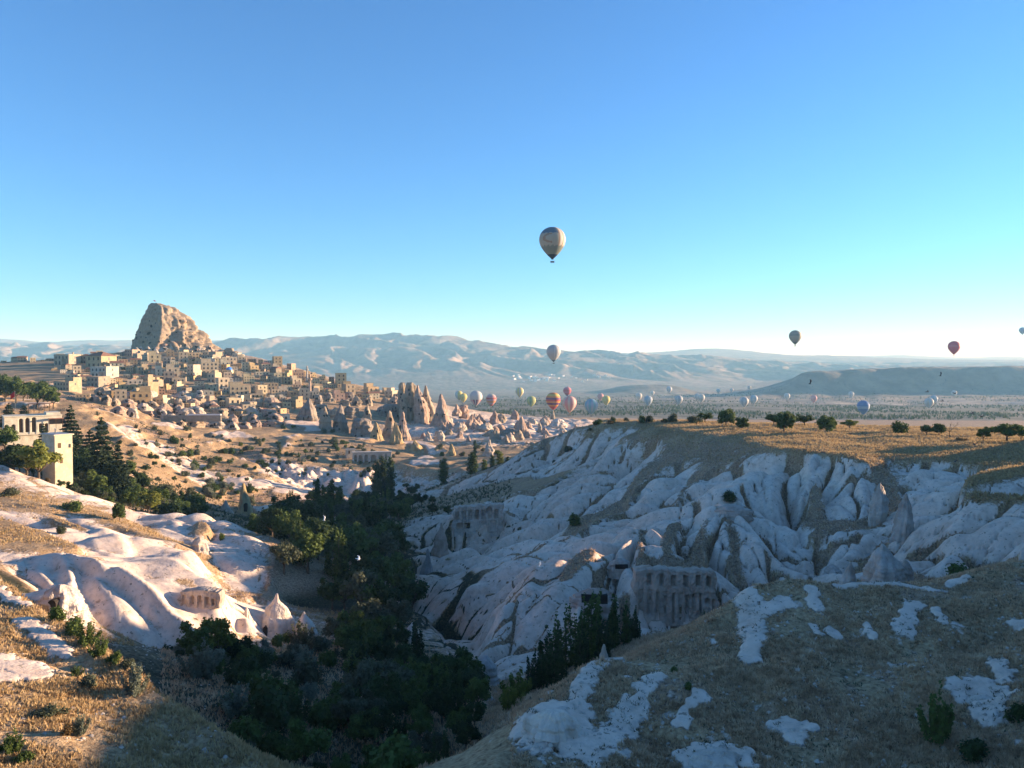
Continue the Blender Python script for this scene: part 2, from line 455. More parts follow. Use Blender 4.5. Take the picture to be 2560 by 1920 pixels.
F(1.0, (2150, 1190, 178), (2160, 1240, 170), (2160, 1270, 166))
F(0.2, (2195, 1180, 182), (2190, 1230, 174), (2172, 1280, 165), (2180, 1310, 160), s=0.9)
F(0.15, (2230, 1200, 176), (2240, 1240, 168), (2250, 1265, 164), s=0.9)
F(1.0, (2260, 1200, 172), (2290, 1200, 170), (2330, 1210, 164), (2300, 1240, 160), (2270, 1255, 158))
F(1.0, (2330, 1225, 156), (2400, 1215, 152), (2330, 1260, 148))
# hollow with scrub and the foot of the smooth face
F(0.15, (1990, 1292, 164), (2050, 1300, 162), (2120, 1297, 161), (2190, 1310, 157), s=0.9)
F(0.1, (2010, 1325, 157), (2080, 1322, 155), (2130, 1312, 156), s=0.9)
# the knoll with a bush and its spur ridges
F(0.4, (1900, 1250, 170), (1850, 1248, 168), (1817, 1250, 166), (1782, 1258, 164), (1740, 1290, 167), (1700, 1298, 165), (1644, 1294, 164), (1600, 1297, 162), (1574, 1305, 159))
F(1.0, (1740, 1290, 167), (1644, 1294, 164), (1574, 1305, 159), (1540, 1320, 154), (1476, 1340, 152), (1404, 1380, 147), (1360, 1415, 140), (1273, 1467, 129), (1230, 1536, 123), (1200, 1605, 118))
F(1.0, (1788, 1262, 163), (1787, 1330, 150), (1788, 1412, 138), (1800, 1445, 133))
F(1.0, (1735, 1293, 165), (1715, 1330, 154), (1690, 1370, 146))
F(0.9, (1640, 1304, 161), (1625, 1340, 149), (1640, 1385, 139))
F(1.0, (1575, 1314, 157), (1570, 1350, 146), (1585, 1395, 138))
F(1.0, (1830, 1256, 166), (1870, 1310, 156), (1912, 1345, 150), (1950, 1400, 142), (1975, 1445, 137))
F(1.0, (1880, 1252, 169), (1930, 1310, 159), (1960, 1360, 152), (1978, 1405, 146))
F(1.0, (1950, 1262, 170), (1985, 1300, 163), (2010, 1348, 154))
F(1.0, (1860, 1350, 150), (1890, 1400, 142), (1900, 1450, 136))
# gullies between the spurs, grown with scrub
F(0.1, (1765, 1290, 161), (1750, 1350, 152), (1745, 1420, 141), s=0.9)
F(0.05, (1690, 1306, 164), (1670, 1340, 152), (1675, 1400, 141), (1690, 1420, 139), s=1.0)
F(0.1, (1612, 1312, 161), (1600, 1350, 149), (1605, 1400, 140), s=1.0)
F(0.1, (1815, 1275, 165), (1835, 1330, 156), (1850, 1400, 146), (1850, 1445, 139), s=1.0)
F(0.35, (1860, 1262, 168), (1905, 1320, 160), (1940, 1385, 150), (1972, 1420, 145), s=0.8)
F(0.7, (1915, 1262, 170), (1960, 1320, 161), (1985, 1380, 152), (1990, 1415, 148), s=0.6)
F(0.1, (1985, 1425, 147), (2015, 1445, 144), (2050, 1450, 141), s=1.0)
F(0.15, (1700, 1440, 137), (1640, 1425, 137), (1590, 1420, 137), s=0.9)
F(0.08, (1650, 1398, 141), (1690, 1410, 140), (1735, 1425, 139.5), s=1.0)
F(0.08, (1590, 1385, 142), (1615, 1400, 140.5), s=1.0)
F(0.1, (1735, 1370, 149), (1760, 1390, 146), s=0.9)
F(0.1, (1820, 1395, 147), (1845, 1430, 141), (1870, 1450, 138), s=0.9)
# boulders-like ribs at the hollow's mouth
F(1.0, (2105, 1314, 157), (2060, 1340, 152), (2020, 1385, 147), (2000, 1402, 145))
F(1.0, (2195, 1315, 154), (2140, 1345, 149), (2090, 1390, 143), (2056, 1440, 138))
F(0.4, (2060, 1380, 150), (2030, 1420, 146), (2025, 1440, 144), s=0.6)
F(0.15, (2210, 1350, 150), (2190, 1390, 146), (2130, 1440, 139), s=0.8)
# right white mass
F(1.0, (2281, 1256, 156), (2350, 1238, 150), (2450, 1240, 146), (2560, 1246, 142), (2700, 1250, 138), h=0.25)
F(1.0, (2290, 1300, 146), (2270, 1350, 138), (2250, 1390, 132), h=0.35)
F(1.0, (2400, 1290, 139), (2370, 1350, 130), (2355, 1410, 124), h=0.1)
F(0.9, (2340, 1310, 141), (2320, 1360, 134), (2300, 1410, 128), h=0.5)
F(0.95, (2480, 1300, 134), (2470, 1350, 127), (2480, 1395, 122), h=0.3)
F(0.9, (2440, 1300, 138), (2425, 1345, 131), (2450, 1390, 125), h=0.5)
F(1.0, (2560, 1310, 129), (2545, 1360, 122), (2530, 1400, 117), h=0.3)
F(0.2, (2240, 1420, 128), (2320, 1440, 122), (2420, 1440, 117), (2500, 1425, 113), s=0.8)
# left part of the right slope
F(1.0, (1700, 1180, 222), (1650, 1183, 220), (1620, 1195, 214), (1600, 1240, 200))
F(1.0, (1693, 1200, 214), (1660, 1240, 200), (1640, 1270, 188))
F(1.0, (1760, 1190, 208), (1720, 1225, 196), (1690, 1262, 184))
F(0.2, (1735, 1180, 218), (1700, 1225, 204), (1665, 1278, 186), s=0.9)
F(0.15, (1655, 1150, 240), (1590, 1195, 226), (1570, 1240, 212), (1560, 1280, 200), s=0.7)
F(1.0, (1525, 1165, 246), (1505, 1180, 240), (1461, 1204, 232), (1447, 1226, 226), (1389, 1256, 216), (1335, 1305, 204))
F(1.0, (1560, 1210, 228), (1510, 1245, 214), (1480, 1275, 204))
F(0.1, (1580, 1230, 218), (1500, 1270, 205), (1440, 1310, 192), (1420, 1345, 182), s=0.8)
F(0.8, (1445, 1270, 210), (1400, 1300, 200), (1370, 1340, 188), h=0.2)
F(1.0, (1540, 1300, 186), (1490, 1310, 180), (1460, 1340, 172))
F(0.6, (1560, 1330, 158), (1490, 1355, 156), (1430, 1390, 150), (1400, 1420, 146), s=0.5)
F(1.0, (1320, 1236, 246), (1285, 1241, 240), (1250, 1250, 236), h=0.15)
F(1.0, (1320, 1240, 242), (1340, 1265, 232), (1350, 1290, 225))
F(0.4, (1300, 1275, 232), (1300, 1300, 224), (1295, 1325, 217), s=0.7)
F(1.0, (1380, 1265, 218), (1345, 1290, 212), (1310, 1320, 205))
# grassy terrace in the middle distance
F(0.08, (1350, 1215, 262), (1250, 1235, 268), (1150, 1255, 275), (1050, 1275, 285), (980, 1300, 285), s=0.5)
F(0.08, (1400, 1190, 272), (1300, 1205, 285), (1200, 1225, 300), (1100, 1250, 310), (1000, 1270, 318), s=0.5)
F(1.0, (1560, 1090, 286), (1480, 1120, 284), (1400, 1170, 282), (1340, 1190, 280), h=0.4)
F(1.0, (1640, 1110, 262), (1590, 1140, 256), (1540, 1180, 250), h=0.3)
F(0.9, (1400, 1110, 318), (1350, 1150, 308), (1300, 1180, 302), h=0.35)
F(0.4, (1480, 1095, 302), (1420, 1130, 300), (1370, 1180, 292), s=0.4)
F(1.0, (1300, 1150, 320), (1230, 1180, 322), (1150, 1215, 325), (1080, 1240, 330))
# pigeon-house rock and the cliffs under it
F(0.9, (1134, 1344, 221), (1200, 1343, 220.8), (1258, 1340, 220.5), h=0.3)
F(0.9, (1134, 1264, 223.6), (1200, 1262, 223.8), (1258, 1258, 223.8), h=0.2)
F(0.9, (1200, 1352, 210), (1260, 1340, 206), (1295, 1345, 200), h=0.2)
F(0.95, (1100, 1350, 218), (1180, 1360, 200), (1230, 1375, 192), h=0.35)
F(1.0, (1409, 1340, 178), (1350, 1343, 177), (1302, 1348, 177), (1253, 1374, 174), (1221, 1395, 171), (1170, 1418, 168), h=0.05)
F(1.0, (1308, 1352, 175), (1290, 1385, 166), (1262, 1430, 158), (1224, 1487, 148), (1204, 1530, 142))
F(1.0, (1400, 1350, 172), (1370, 1380, 160), (1330, 1420, 150), (1270, 1465, 142), (1240, 1500, 139))
F(1.0, (1340, 1360, 170), (1310, 1400, 160), (1275, 1440, 153), (1235, 1500, 144), (1212, 1540, 139))
F(1.0, (1225, 1400, 168), (1200, 1440, 160), (1180, 1480, 154))
F(1.0, (1165, 1425, 164), (1172, 1470, 155), (1195, 1530, 146), h=0.5)
F(0.9, (1240, 1395, 170), (1230, 1440, 161), (1205, 1480, 154))
F(0.8, (1060, 1400, 195), (1100, 1420, 186), (1150, 1440, 172), h=0.6)
F(0.9, (1060, 1490, 170), (1100, 1440, 172), (1140, 1440, 168), h=0.2)
F(0.5, (1040, 1530, 168), (1070, 1550, 160), (1130, 1570, 152), (1190, 1600, 138), (1195, 1680, 120), h=0.6, s=0.3)
F(0.95, (1340, 1400, 139), (1300, 1470, 131), (1260, 1540, 124), (1235, 1620, 117), (1225, 1690, 113), h=0.45)
F(0.9, (1400, 1400, 140), (1390, 1440, 135), (1370, 1500, 128), (1330, 1570, 122), h=0.5)
F(0.05, (1470, 1362, 147), (1440, 1400, 141), (1400, 1440, 137), (1395, 1470, 134), s=0.9)
F(1.0, (1530, 1380, 140), (1500, 1420, 136), (1470, 1440, 133))
F(0.9, (1550, 1415, 137), (1520, 1440, 133), (1480, 1470, 128), (1400, 1540, 121), h=0.4)
F(0.8, (1585, 1424, 129.4), (1690, 1424, 129.6), (1795, 1428, 129.4), h=0.6)
F(0.5, (1585, 1570, 127.0), (1690, 1570, 127.0), (1795, 1565, 127.0), h=0.4)
F(0.8, (1560, 1440, 131), (1540, 1500, 128), (1545, 1570, 125), h=0.6)
F(0.3, (1220, 1725, 108), (1300, 1730, 104), (1400, 1680, 106), (1500, 1620, 112), (1600, 1585, 120), (1700, 1580, 120.5), (1790, 1560, 122), (1830, 1500, 128), s=0.9)
F(0.9, (1800, 1440, 134), (1830, 1470, 130), (1850, 1490, 127))
F(0.1, (1250, 1800, 88), (1330, 1770, 86), (1450, 1700, 88), (1600, 1620, 98), (1750, 1560, 108), (1850, 1500, 117), s=0.9)
F(0.2, (1900, 1470, 118), (2000, 1462, 124), (2130, 1465, 124), (2300, 1478, 116), (2420, 1460, 105), s=0.8)
F(0.1, (1900, 1490, 100), (2050, 1490, 100), (2250, 1490, 97), (2400, 1470, 95), s=0.7)
# foreground mound, right
F(0.25, (1200, 1960, 43), (1290, 1845, 50), (1355, 1776, 53), (1442, 1695, 58), (1465, 1663, 61), (1570, 1642, 64), (1670, 1608, 67), (1714, 1590, 69), (1786, 1535, 71), (1844, 1500, 72), (1880, 1470, 73), (1912, 1456, 74), (1973, 1452, 75), (2077, 1463, 75), (2230, 1469, 74), (2338, 1482, 74), (2403, 1447, 77), (2524, 1412, 79), (2600, 1396, 80))
F(0.12, (1330, 1880, 48), (1500, 1780, 53), (1650, 1700, 58), (1800, 1660, 60), (2000, 1640, 61), (2250, 1640, 60), (2500, 1580, 63), s=0.12)
F(0.12, (1500, 1900, 47), (1700, 1850, 50), (1950, 1830, 51), (2200, 1810, 51), (2500, 1760, 53), s=0.12)
F(0.15, (1400, 1990, 43), (1700, 2000, 44), (2000, 1990, 44), (2300, 1990, 43), (2600, 1960, 43), s=0.12)
SPOTS = []
def S(r, *pts):
    """A streak of bare tuff r metres to each side of the line, on the near slopes."""
    q = [P(*p) for p in pts]
    for a, b in zip(q, q[1:]): SPOTS.append((a[0], a[1], b[0], b[1], r))
S(0.9, (60, 1555, 66.5), (105, 1592, 64), (150, 1626, 62))
S(0.5, (150, 1626, 62), (172, 1640, 61.5))
S(1.7, (-20, 1672, 57), (40, 1672, 57), (75, 1690, 56))
S(1.0, (75, 1690, 56), (100, 1700, 55.5))
S(1.3, (-30, 1725, 54), (10, 1725, 54))
S(0.5, (0, 1470, 74), (30, 1495, 72), (70, 1520, 70.5))
S(1.5, (1325, 1815, 51), (1360, 1795, 52), (1440, 1795, 52.5))
S(1.8, (1350, 1850, 49.5), (1390, 1850, 50), (1435, 1850, 50), (1440, 1900, 48.5))
S(0.9, (1440, 1760, 55), (1475, 1715, 58), (1500, 1670, 61), (1508, 1640, 63))
S(0.5, (1515, 1660, 62), (1550, 1650, 63.5))
S(0.8, (1643, 1705, 58), (1615, 1745, 55.8), (1590, 1790, 53.5))
S(1.2, (1590, 1790, 53.5), (1540, 1850, 50.5), (1470, 1915, 47))
S(0.45, (1756, 1757, 55), (1722, 1790, 53), (1698, 1828, 51.2))
S(1.3, (1868, 1492, 72), (1880, 1540, 68.5), (1884, 1590, 65))
S(0.9, (1884, 1590, 65), (1872, 1655, 60.8))
S(1.0, (1890, 1530, 69), (1940, 1525, 70), (1960, 1515, 70.5))
S(0.7, (2032, 1497, 72.2), (2038, 1545, 69))
S(0.7, (2095, 1468, 74.6), (2200, 1476, 74), (2300, 1482, 74), (2345, 1492, 73.5))
S(0.5, (2035, 1580, 66), (2050, 1605, 64.5))
S(0.5, (2075, 1590, 65.5), (2092, 1608, 64))
S(0.5, (2165, 1590, 65.5), (2172, 1612, 64))
S(0.8, (2285, 1535, 69.3), (2270, 1575, 66.6), (2255, 1615, 64))
S(0.5, (2340, 1560, 67.5), (2355, 1590, 65.5))
S(0.6, (2375, 1470, 75.5), (2418, 1456, 76.3))
S(0.8, (2490, 1690, 57), (2512, 1732, 55))
S(1.5, (2420, 1765, 53.5), (2480, 1765, 53.5))
S(1.0, (2475, 1800, 52), (2455, 1840, 50.5))
S(0.8, (1945, 1828, 51), (2010, 1830, 51))
S(0.9, (1990, 1840, 50.6), (1985, 1868, 49.6))
S(1.0, (1720, 1895, 48), (1800, 1885, 48.3), (1850, 1905, 47.5))
S(0.6, (2545, 1595, 64), (2580, 1600, 64))
F(0.15, (1830, 1560, 69), (1830, 1620, 64), h=0.3)
# plain, mesas, mountains
FW(0.2, (-600, 1900, -105), (0, 1500, -100), (500, 1400, -98), (1200, 1400, -100), (2200, 1500, -100), s=1.0)
FW(0.2, (150, 1000, -88), (500, 950, -88), (1200, 1000, -90))
FW(0.2, (-1500, 2700, -126), (0, 2500, -126), (1500, 2400, -132), (3500, 2400, -140), s=1.0)
FW(0.25, (-3000, 4300, -180), (-1500, 4300, -185), (0, 4200, -185), (1000, 4400, -190), (1500, 5200, -210), s=0.9)
FW(0.2, (-5000, 6300, -225), (-2500, 6200, -225), (-500, 6300, -225), (1200, 6400, -225), (2500, 6800, -230), s=0.6)
F(0.25, (1600, 1004, 3100), (1800, 1000, 3100), (2000, 1000, 3000), (2250, 997, 3000), (2600, 995, 3000), (3200, 990, 3000), h=0.4)
F(0.6, (1950, 1020, 2500), (2200, 1020, 2500), (2560, 1018, 2500), (3200, 1015, 2500))
F(0.1, (1999, 933, 3720), (2050, 931, 3740), (2112, 930, 3760), (2177, 922, 3800), (2253, 917, 3820), (2394, 917, 3820), (2560, 915, 3820), (3200, 912, 3820))
F(0.1, (1999, 933, 3720), (2008, 931, 3900), (2015, 929, 4100))
F(0.1, (1990, 944, 3690), (2060, 943, 3700), (2120, 942, 3715), (2200, 940, 3740), (2300, 938, 3750), (2560, 936, 3750), (3200, 934, 3750))
F(0.1, (1975, 960, 3640), (2060, 962, 3650), (2200, 962, 3680), (2300, 960, 3690), (2560, 960, 3690), (3200, 958, 3690))
F(0.15, (1900, 984, 3560), (1960, 986, 3560), (2200, 985, 3590), (2560, 985, 3600), (3200, 982, 3600))
F(0.15, (1870, 985, 3640), (1940, 972, 3660), (1968, 962, 3700), (1960, 966, 3900), (1950, 972, 4100))
F(0.15, (1880, 984, 3850), (1900, 980, 4100), (1920, 976, 4300))
F(0.15, (1900, 1000, 3400), (2200, 993, 3420), (2560, 992, 3420), (3200, 990, 3420))
F(0.2, (1700, 990, 3700), (1820, 988, 3650), (1850, 985, 3850), (1860, 982, 4200), (1880, 978, 4500))
FW(0.1, (1650, 4500, -60), (2100, 4600, -30), (3200, 4600, -24), (5000, 4600, -20))
FW(0.1, (1500, 5300, -190), (2500, 5600, -180), (4500, 5800, -180))
F(0.1, (1505, 990, 4700), (1520, 975, 4800), (1552, 962, 4850), (1640, 959, 4850), (1690, 962, 4850), (1720, 972, 4850), (1745, 986, 4800))
FW(0.2, (500, 5500, -212), (1000, 5500, -212), (1500, 5600, -214))
F(0.2, (-300, 856, 9000), (100, 866, 9000), (330, 866, 9000), (480, 862, 9000), (560, 858, 9000), (620, 848, 9000), (700, 847, 9100), (780, 842, 9200), (850, 843, 9200), (905, 836, 9200), (950, 837, 9200), (990, 834, 9200), (1030, 839, 9200), (1063, 837, 9200), (1120, 846, 9100), (1210, 861, 9000), (1280, 864, 9000), (1330, 872, 8900), (1400, 878, 8900), (1475, 880, 8900), (1560, 888, 8900), (1640, 890, 9000), (1750, 892, 9200), (1850, 898, 9400), (1950, 903, 9500), (2100, 920, 9600))
F(0.2, (520, 900, 8000), (700, 892, 8000), (900, 890, 7900), (1100, 893, 7900), (1300, 908, 7800), (1500, 920, 7700), (1700, 925, 7800), (1900, 930, 8200))
F(0.25, (520, 938, 7100), (800, 938, 7000), (1100, 942, 6900), (1400, 950, 6900), (1700, 958, 7000), (1900, 955, 7300))
FW(0.1, (-6500, 11000, 50), (-3500, 10800, 160), (-1500, 10800, 200), (0, 10800, 50), (2000, 11000, -60), (5000, 11000, -100))
F(0.2, (-400, 842, 13500), (0, 846, 13500), (60, 850, 13500), (110, 857, 13500), (160, 853, 13500), (210, 850, 13500), (320, 850, 13500), (450, 856, 13500), (540, 850, 13500), (600, 850, 13500), (750, 860, 13500))
F(0.2, (1300, 892, 15000), (1450, 885, 15000), (1660, 881, 15000), (1720, 873, 15000), (1775, 868, 15000), (1850, 874, 15000), (1950, 887, 15000), (2070, 888, 15000), (2200, 893, 15000), (2350, 899, 15000), (2700, 900, 15000))
FW(0.1, (4000, 18000, -120), (9000, 18000, -120), (16000, 18000, -120))
F(0.2, (2000, 893, 24000), (2180, 889, 24000), (2270, 886, 24000), (2330, 892, 24000), (2440, 895, 24000), (2500, 890, 24000), (2560, 893, 24000), (2900, 890, 24000))
FW(0.1, (-30000, 33000, -150), (0, 33000, -150), (30000, 33000, -150), (56000, 33000, -150))

def solve_terrain():
    num = np.zeros((NR, NC)); val = np.zeros((4, NR, NC))
    for w, h, s, pts in LINES:
        for (ax, ay, az), (bx, by, bz) in zip(pts, pts[1:]):
            ua, ub, ta, tb = math.log(ay), math.log(by), ax / ay, bx / by
            n = max(2, int(max(abs(ub - ua), abs(tb - ta)) / DU * 1.5) + 1)
            f = np.linspace(0, 1, n)
            i = np.rint((ua + (ub - ua) * f - U0) / DU).astype(int)
            j = np.rint((ta + (tb - ta) * f - T0) / DU).astype(int)
            ok = (i >= 0) & (i < NR) & (j >= 0) & (j < NC)
            i, j, f = i[ok], j[ok], f[ok]
            np.add.at(num, (i, j), 1)
            for k, v in enumerate((az + (bz - az) * f, w + 0 * f, h + 0 * f, s + 0 * f)):
                np.add.at(val[k], (i, j), v)
    levels = [(num, val)]
    while min(levels[-1][0].shape) > 6:
        n0, v0 = levels[-1]
        r, c = (n0.shape[0] + 1) // 2 * 2, (n0.shape[1] + 1) // 2 * 2
        npad = np.zeros((r, c)); npad[:n0.shape[0], :n0.shape[1]] = n0
        vpad = np.zeros((4, r, c)); vpad[:, :n0.shape[0], :n0.shape[1]] = v0
        levels.append((npad.reshape(r // 2, 2, c // 2, 2).sum(axis=(1, 3)),
                       vpad.reshape(4, r // 2, 2, c // 2, 2).sum(axis=(2, 4))))
    x = None
    for n0, v0 in reversed(levels):
        fixed = n0 > 0
        target = v0 / np.maximum(n0, 1)
        if x is None:
            x = np.stack([np.full(n0.shape, float((v0[k].sum()) / max(n0.sum(), 1))) for k in range(4)])
        else:
            x = np.repeat(np.repeat(x, 2, axis=1), 2, axis=2)[:, :n0.shape[0], :n0.shape[1]]
        for it in range(70):
            x = np.where(fixed, target, x)
            p = np.pad(x, ((0, 0), (1, 1), (1, 1)), mode='edge')
            x = 0.25 * (p[:, :-2, 1:-1] + p[:, 2:, 1:-1] + p[:, 1:-1, :-2] + p[:, 1:-1, 2:])
        x = np.where(fixed, target, x)
    for _ in range(3):                                              # round the creases a little
        p = np.pad(x, ((0, 0), (1, 1), (1, 1)), mode='edge')
        x = 0.5 * x + 0.125 * (p[:, :-2, 1:-1] + p[:, 2:, 1:-1] + p[:, 1:-1, :-2] + p[:, 1:-1, 2:])
    return x

BASE = solve_terrain()
def _fall(z, n):
    for _ in range(n):
        p = np.pad(z, 2, mode='edge')
        z = (p[:-4, 2:-2] + p[1:-3, 2:-2] + p[2:-2, 2:-2] + p[3:-1, 2:-2] + p[4:, 2:-2]) / 5
        p = np.pad(z, 2, mode='edge')
        z = (p[2:-2, :-4] + p[2:-2, 1:-3] + p[2:-2, 2:-2] + p[2:-2, 3:-1] + p[2:-2, 4:]) / 5
    zu, zt = np.gradient(z, DU)
    tt = T0 + DU * np.arange(NC)[None, :]
    gx, gy = -zt, -(zu - tt * zt)
    n = np.hypot(gx, gy) + 1e-9
    return gx / n, gy / n
BASE = np.concatenate([BASE, np.stack(_fall(BASE[0], 8))])         # + the fall line, for the rills

def worley(x, y, ca, sa, g, k, seed):
    """Nearest and second nearest distance to scattered points, cells drawn out k^2 times longer along (ca, sa)."""
    ix = np.floor(x / g).astype(np.int64); iy = np.floor(y / g).astype(np.int64)
    f1 = np.full(x.shape, 9.0); f2 = np.full(x.shape, 9.0)
    for dx in (-2, -1, 0, 1, 2):
        for dy in (-2, -1, 0, 1, 2):
            h1 = _hash(ix + dx, iy + dy, seed) / 4294967296.0; h2 = _hash(ix + dx, iy + dy, seed + 99) / 4294967296.0
            vx = (ix + dx + h1) * g - x; vy = (iy + dy + h2) * g - y
            a = (vx * ca + vy * sa) / (g * k); c = (vy * ca - vx * sa) * k / g
            d = a * a + c * c
            f2 = np.minimum(f2, np.maximum(f1, d)); f1 = np.minimum(f1, d)
    return np.sqrt(f1), np.sqrt(f2)

def base_at(x, y):
    y = np.maximum(y, 20.5)
    u = np.clip((np.log(y) - U0) / DU, 0, NR - 1.001); t = np.clip((x / y - T0) / DU, 0, NC - 1.001)
    i = u.astype(int); j = t.astype(int)
    fu, ft = u - i, t - j
    B = BASE
    return (B[:, i, j] * (1 - fu) * (1 - ft) + B[:, i + 1, j] * fu * (1 - ft)
            + B[:, i, j + 1] * (1 - fu) * ft + B[:, i + 1, j + 1] * fu * ft)

def terrain(x, y):
    """Height and cover (tuff, hue, scrub) of the ground at x, y (numpy arrays)."""
    x = np.asarray(x, dtype=np.float64); y = np.asarray(y, dtype=np.float64)
    z, w, h, s, gx, gy = base_at(x, y)
    n_ = np.hypot(gx, gy) + 1e-6; gx = gx / n_; gy = gy / n_
    near = 1 - smooth(500, 900, y)
    k = np.nonzero((y < 95) & ((x > 0) | (y < 80)) & (np.abs(x / y) < 0.8))[0] if np.ndim(x) else []
    if len(k):
        xs_, ys_ = x[k] + 0.35 * noise(x[k] * 0.9, y[k] * 0.9, 61), y[k] + 0.5 * noise(x[k] * 0.9, y[k] * 0.9, 62)
        best = np.zeros(len(k)); gn = fbm(x[k] * 1.6, y[k] * 1.6, 63, 3)
        for ax, ay, bx, by, r in SPOTS:
            f = np.clip(((xs_ - ax) * (bx - ax) + (ys_ - ay) * (by - ay)) / ((bx - ax) ** 2 + (by - ay) ** 2), 0, 1)
            dd = np.hypot((xs_ - ax - f * (bx - ax)), (ys_ - ay - f * (by - ay)) * 0.7) / (r * 0.8)
            best = np.maximum(best, 1 - smooth(0.25, 1.9, dd + 0.6 * gn))
        w = w.copy(); w[k] = np.maximum(np.minimum(w[k], 0.22), best); h = h.copy(); h[k] = np.maximum(h[k] * (x[k] < 0), 0.45 * best)
    # near ground: lumpy soil, billowing tuff with V-cut rills running down towards the valley
    tw = smooth(0.45, 0.75, w)
    sc = np.clip(y / 150.0, 0.45, 1.6)
    left = smooth(-8, -32, x + 0.05 * y)
    mk = np.nonzero((y < 92) & (y > 36) & (np.abs(x / y) < 0.9))[0]
    if len(mk):                                                      # the two near slopes: shallow runnels, proud outcrops
        xm, ym = x[mk] + 1.2 * noise(x[mk] * 0.12, y[mk] * 0.12, 71), y[mk] + 1.2 * noise(x[mk] * 0.12, y[mk] * 0.12, 72)
        f1, f2 = worley(xm, ym, gx[mk], gy[mk], 9.0, 1.6, 205)
        rg = x[mk] > 0
        z = z.copy(); w = w.copy(); s = s.copy()
        z[mk] += np.where(rg, 1.0, 0.45) * 1.1 * (0.35 - np.minimum(f1, 1.2) ** 1.5) + 0.30 * smooth(0.2, 0.9, w[mk]) + 0.28 * (1 - 0.7 * smooth(0.3, 0.7, w[mk])) * fbm(x[mk] * 0.35, y[mk] * 0.35, 73, 3)
        fl = fbm(x[mk] * 0.5, y[mk] * 0.35, 74, 4)
        w[mk] = np.maximum(w[mk], 0.52 * smooth(0.12, 0.45, fl) * np.where(rg, 1.0, 0.6))
        s[mk] = np.maximum(s[mk], 0.75 * smooth(0.05, 0.4, fbm(x[mk] * 0.16, y[mk] * 0.12, 75, 3)) * rg)
    mound = smooth(92, 82, y) * smooth(5, 14, x)
    tw = smooth(0.30, 0.62, w)
    relief = np.zeros(x.shape)
    k = np.nonzero((y > 84) & (y < 600) & (tw > 0.01) & (np.abs(x / y) < 0.85))[0]
    if len(k):
        xk, yk = x[k], y[k]
        wx = xk + 2.2 * noise(xk * 0.06, yk * 0.06, 5) + 0.7 * noise(xk * 0.21, yk * 0.21, 6)
        wy = yk + 2.2 * noise(xk * 0.06, yk * 0.06, 7) + 0.7 * noise(xk * 0.21, yk * 0.21, 8)
        far_ = np.where(yk > 215, 1.0, 0.0)
        rel = 0; crease = np.zeros(len(k))
        jag = 0.5 + 0.5 * noise(xk * 0.05, yk * 0.05, 9)
        for g, kk, am, sd, cw in ((15.0, 1.75, 7.6, 201, 0.13), (6.5, 1.7, 2.6, 202, 0.035), (2.8, 1.6, 0.6, 203, 0.0)):
            f1, f2 = worley(wx, wy, gx[k], gy[k], g, kk, sd)
            rel = rel + am * (0.04 - np.minimum(f1, 1.25) ** 1.7)
            if cw: crease = np.maximum(crease, 1 - smooth(0.25 * cw, cw * (0.6 + 1.1 * jag), f2 - f1))
        lf = left[k] > 0.5
        relief[k] = rel * np.where(lf, 0.36, 1.0) * np.clip(yk / 150, 0.7, 1.35)
        crease = crease * np.where(lf, 0.35, 0.92) * (1 - mound[k])
        w = w.copy(); s = s.copy(); h = h.copy()
        w[k] = np.clip(w[k] + np.where(lf, 0.0, 0.20) * smooth(0.25, 0.5, w[k]), 0, 1) * (1 - crease); s[k] = np.maximum(s[k], crease * 0.95)
        h[k] = np.maximum(h[k], 0.24 * lf)
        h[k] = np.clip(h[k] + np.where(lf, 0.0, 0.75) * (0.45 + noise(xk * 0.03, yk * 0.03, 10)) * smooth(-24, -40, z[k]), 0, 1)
    z = z + near * tw * relief * (1 - mound)
    # the grown-over gullies are cut below the tuff
    z = z - near * (1 - mound) * smooth(105, 130, y) * smooth(10, 30, x + 0.05 * y) * 1.5 * smooth(0.35, 0.9, s)
    z = z + near * (1 - tw) * 0.45 * fbm(x * 0.09, y * 0.09, 21, 3) * sc
    z = z + near * 0.10 * (1 - 0.6 * smooth(0.4, 0.8, w)) * fbm(x * 0.6, y * 0.6, 23, 3)
    # badlands band and the ground under the village
    mid = smooth(380, 430, y) * (1 - smooth(1000, 1300, y))
    z = z + mid * smooth(0.4, 0.8, w) * (5.5 * (0.45 - np.abs(noise(x * 0.06, y * 0.02, 31))) + 2.0 * (0.4 - np.abs(noise(x * 0.16, y * 0.05, 32))))
    z = z + mid * 1.2 * fbm(x * 0.03, y * 0.03, 33, 4)
    out = smooth(230, 270, y) * (1 - smooth(620, 700, y)) * smooth(-0.02, -0.12, x / y)
    oc = fbm(x * 0.028, y * 0.02, 35, 4)
    w = np.maximum(w, out * (0.12 + 0.60 * smooth(0.16, 0.36, oc))); h = np.maximum(h, out * 0.45 * smooth(0.1, 0.3, oc))
    s = np.maximum(s, out * 0.75 * smooth(0.05, 0.3, fbm(x * 0.022 + 9, y * 0.02, 36, 4)))
    z = z + out * (1.6 * smooth(0.10, 0.32, oc) + 0.8 * np.abs(noise(x * 0.12, y * 0.06, 37)) * smooth(0.1, 0.3, oc))
    ter = z * 0.30 + 0.3 * noise(x * 0.02, y * 0.02, 38)              # old garden terraces
    z = z + out * 0.9 * (smooth(0.35, 0.65, ter - np.floor(ter)) - (ter - np.floor(ter))) * smooth(330, 380, y)
    # far plain and eroded mountains
    far = smooth(6600, 7600, y)
    px_, py_ = x * 0.0011, y * 0.0011
    wx = px_ + 0.35 * noise(px_ * 1.3, py_ * 1.3, 41); wy = py_ + 0.35 * noise(px_ * 1.3, py_ * 1.3, 42)
    rd = 0.0; am = 1.0; tot = 0.0
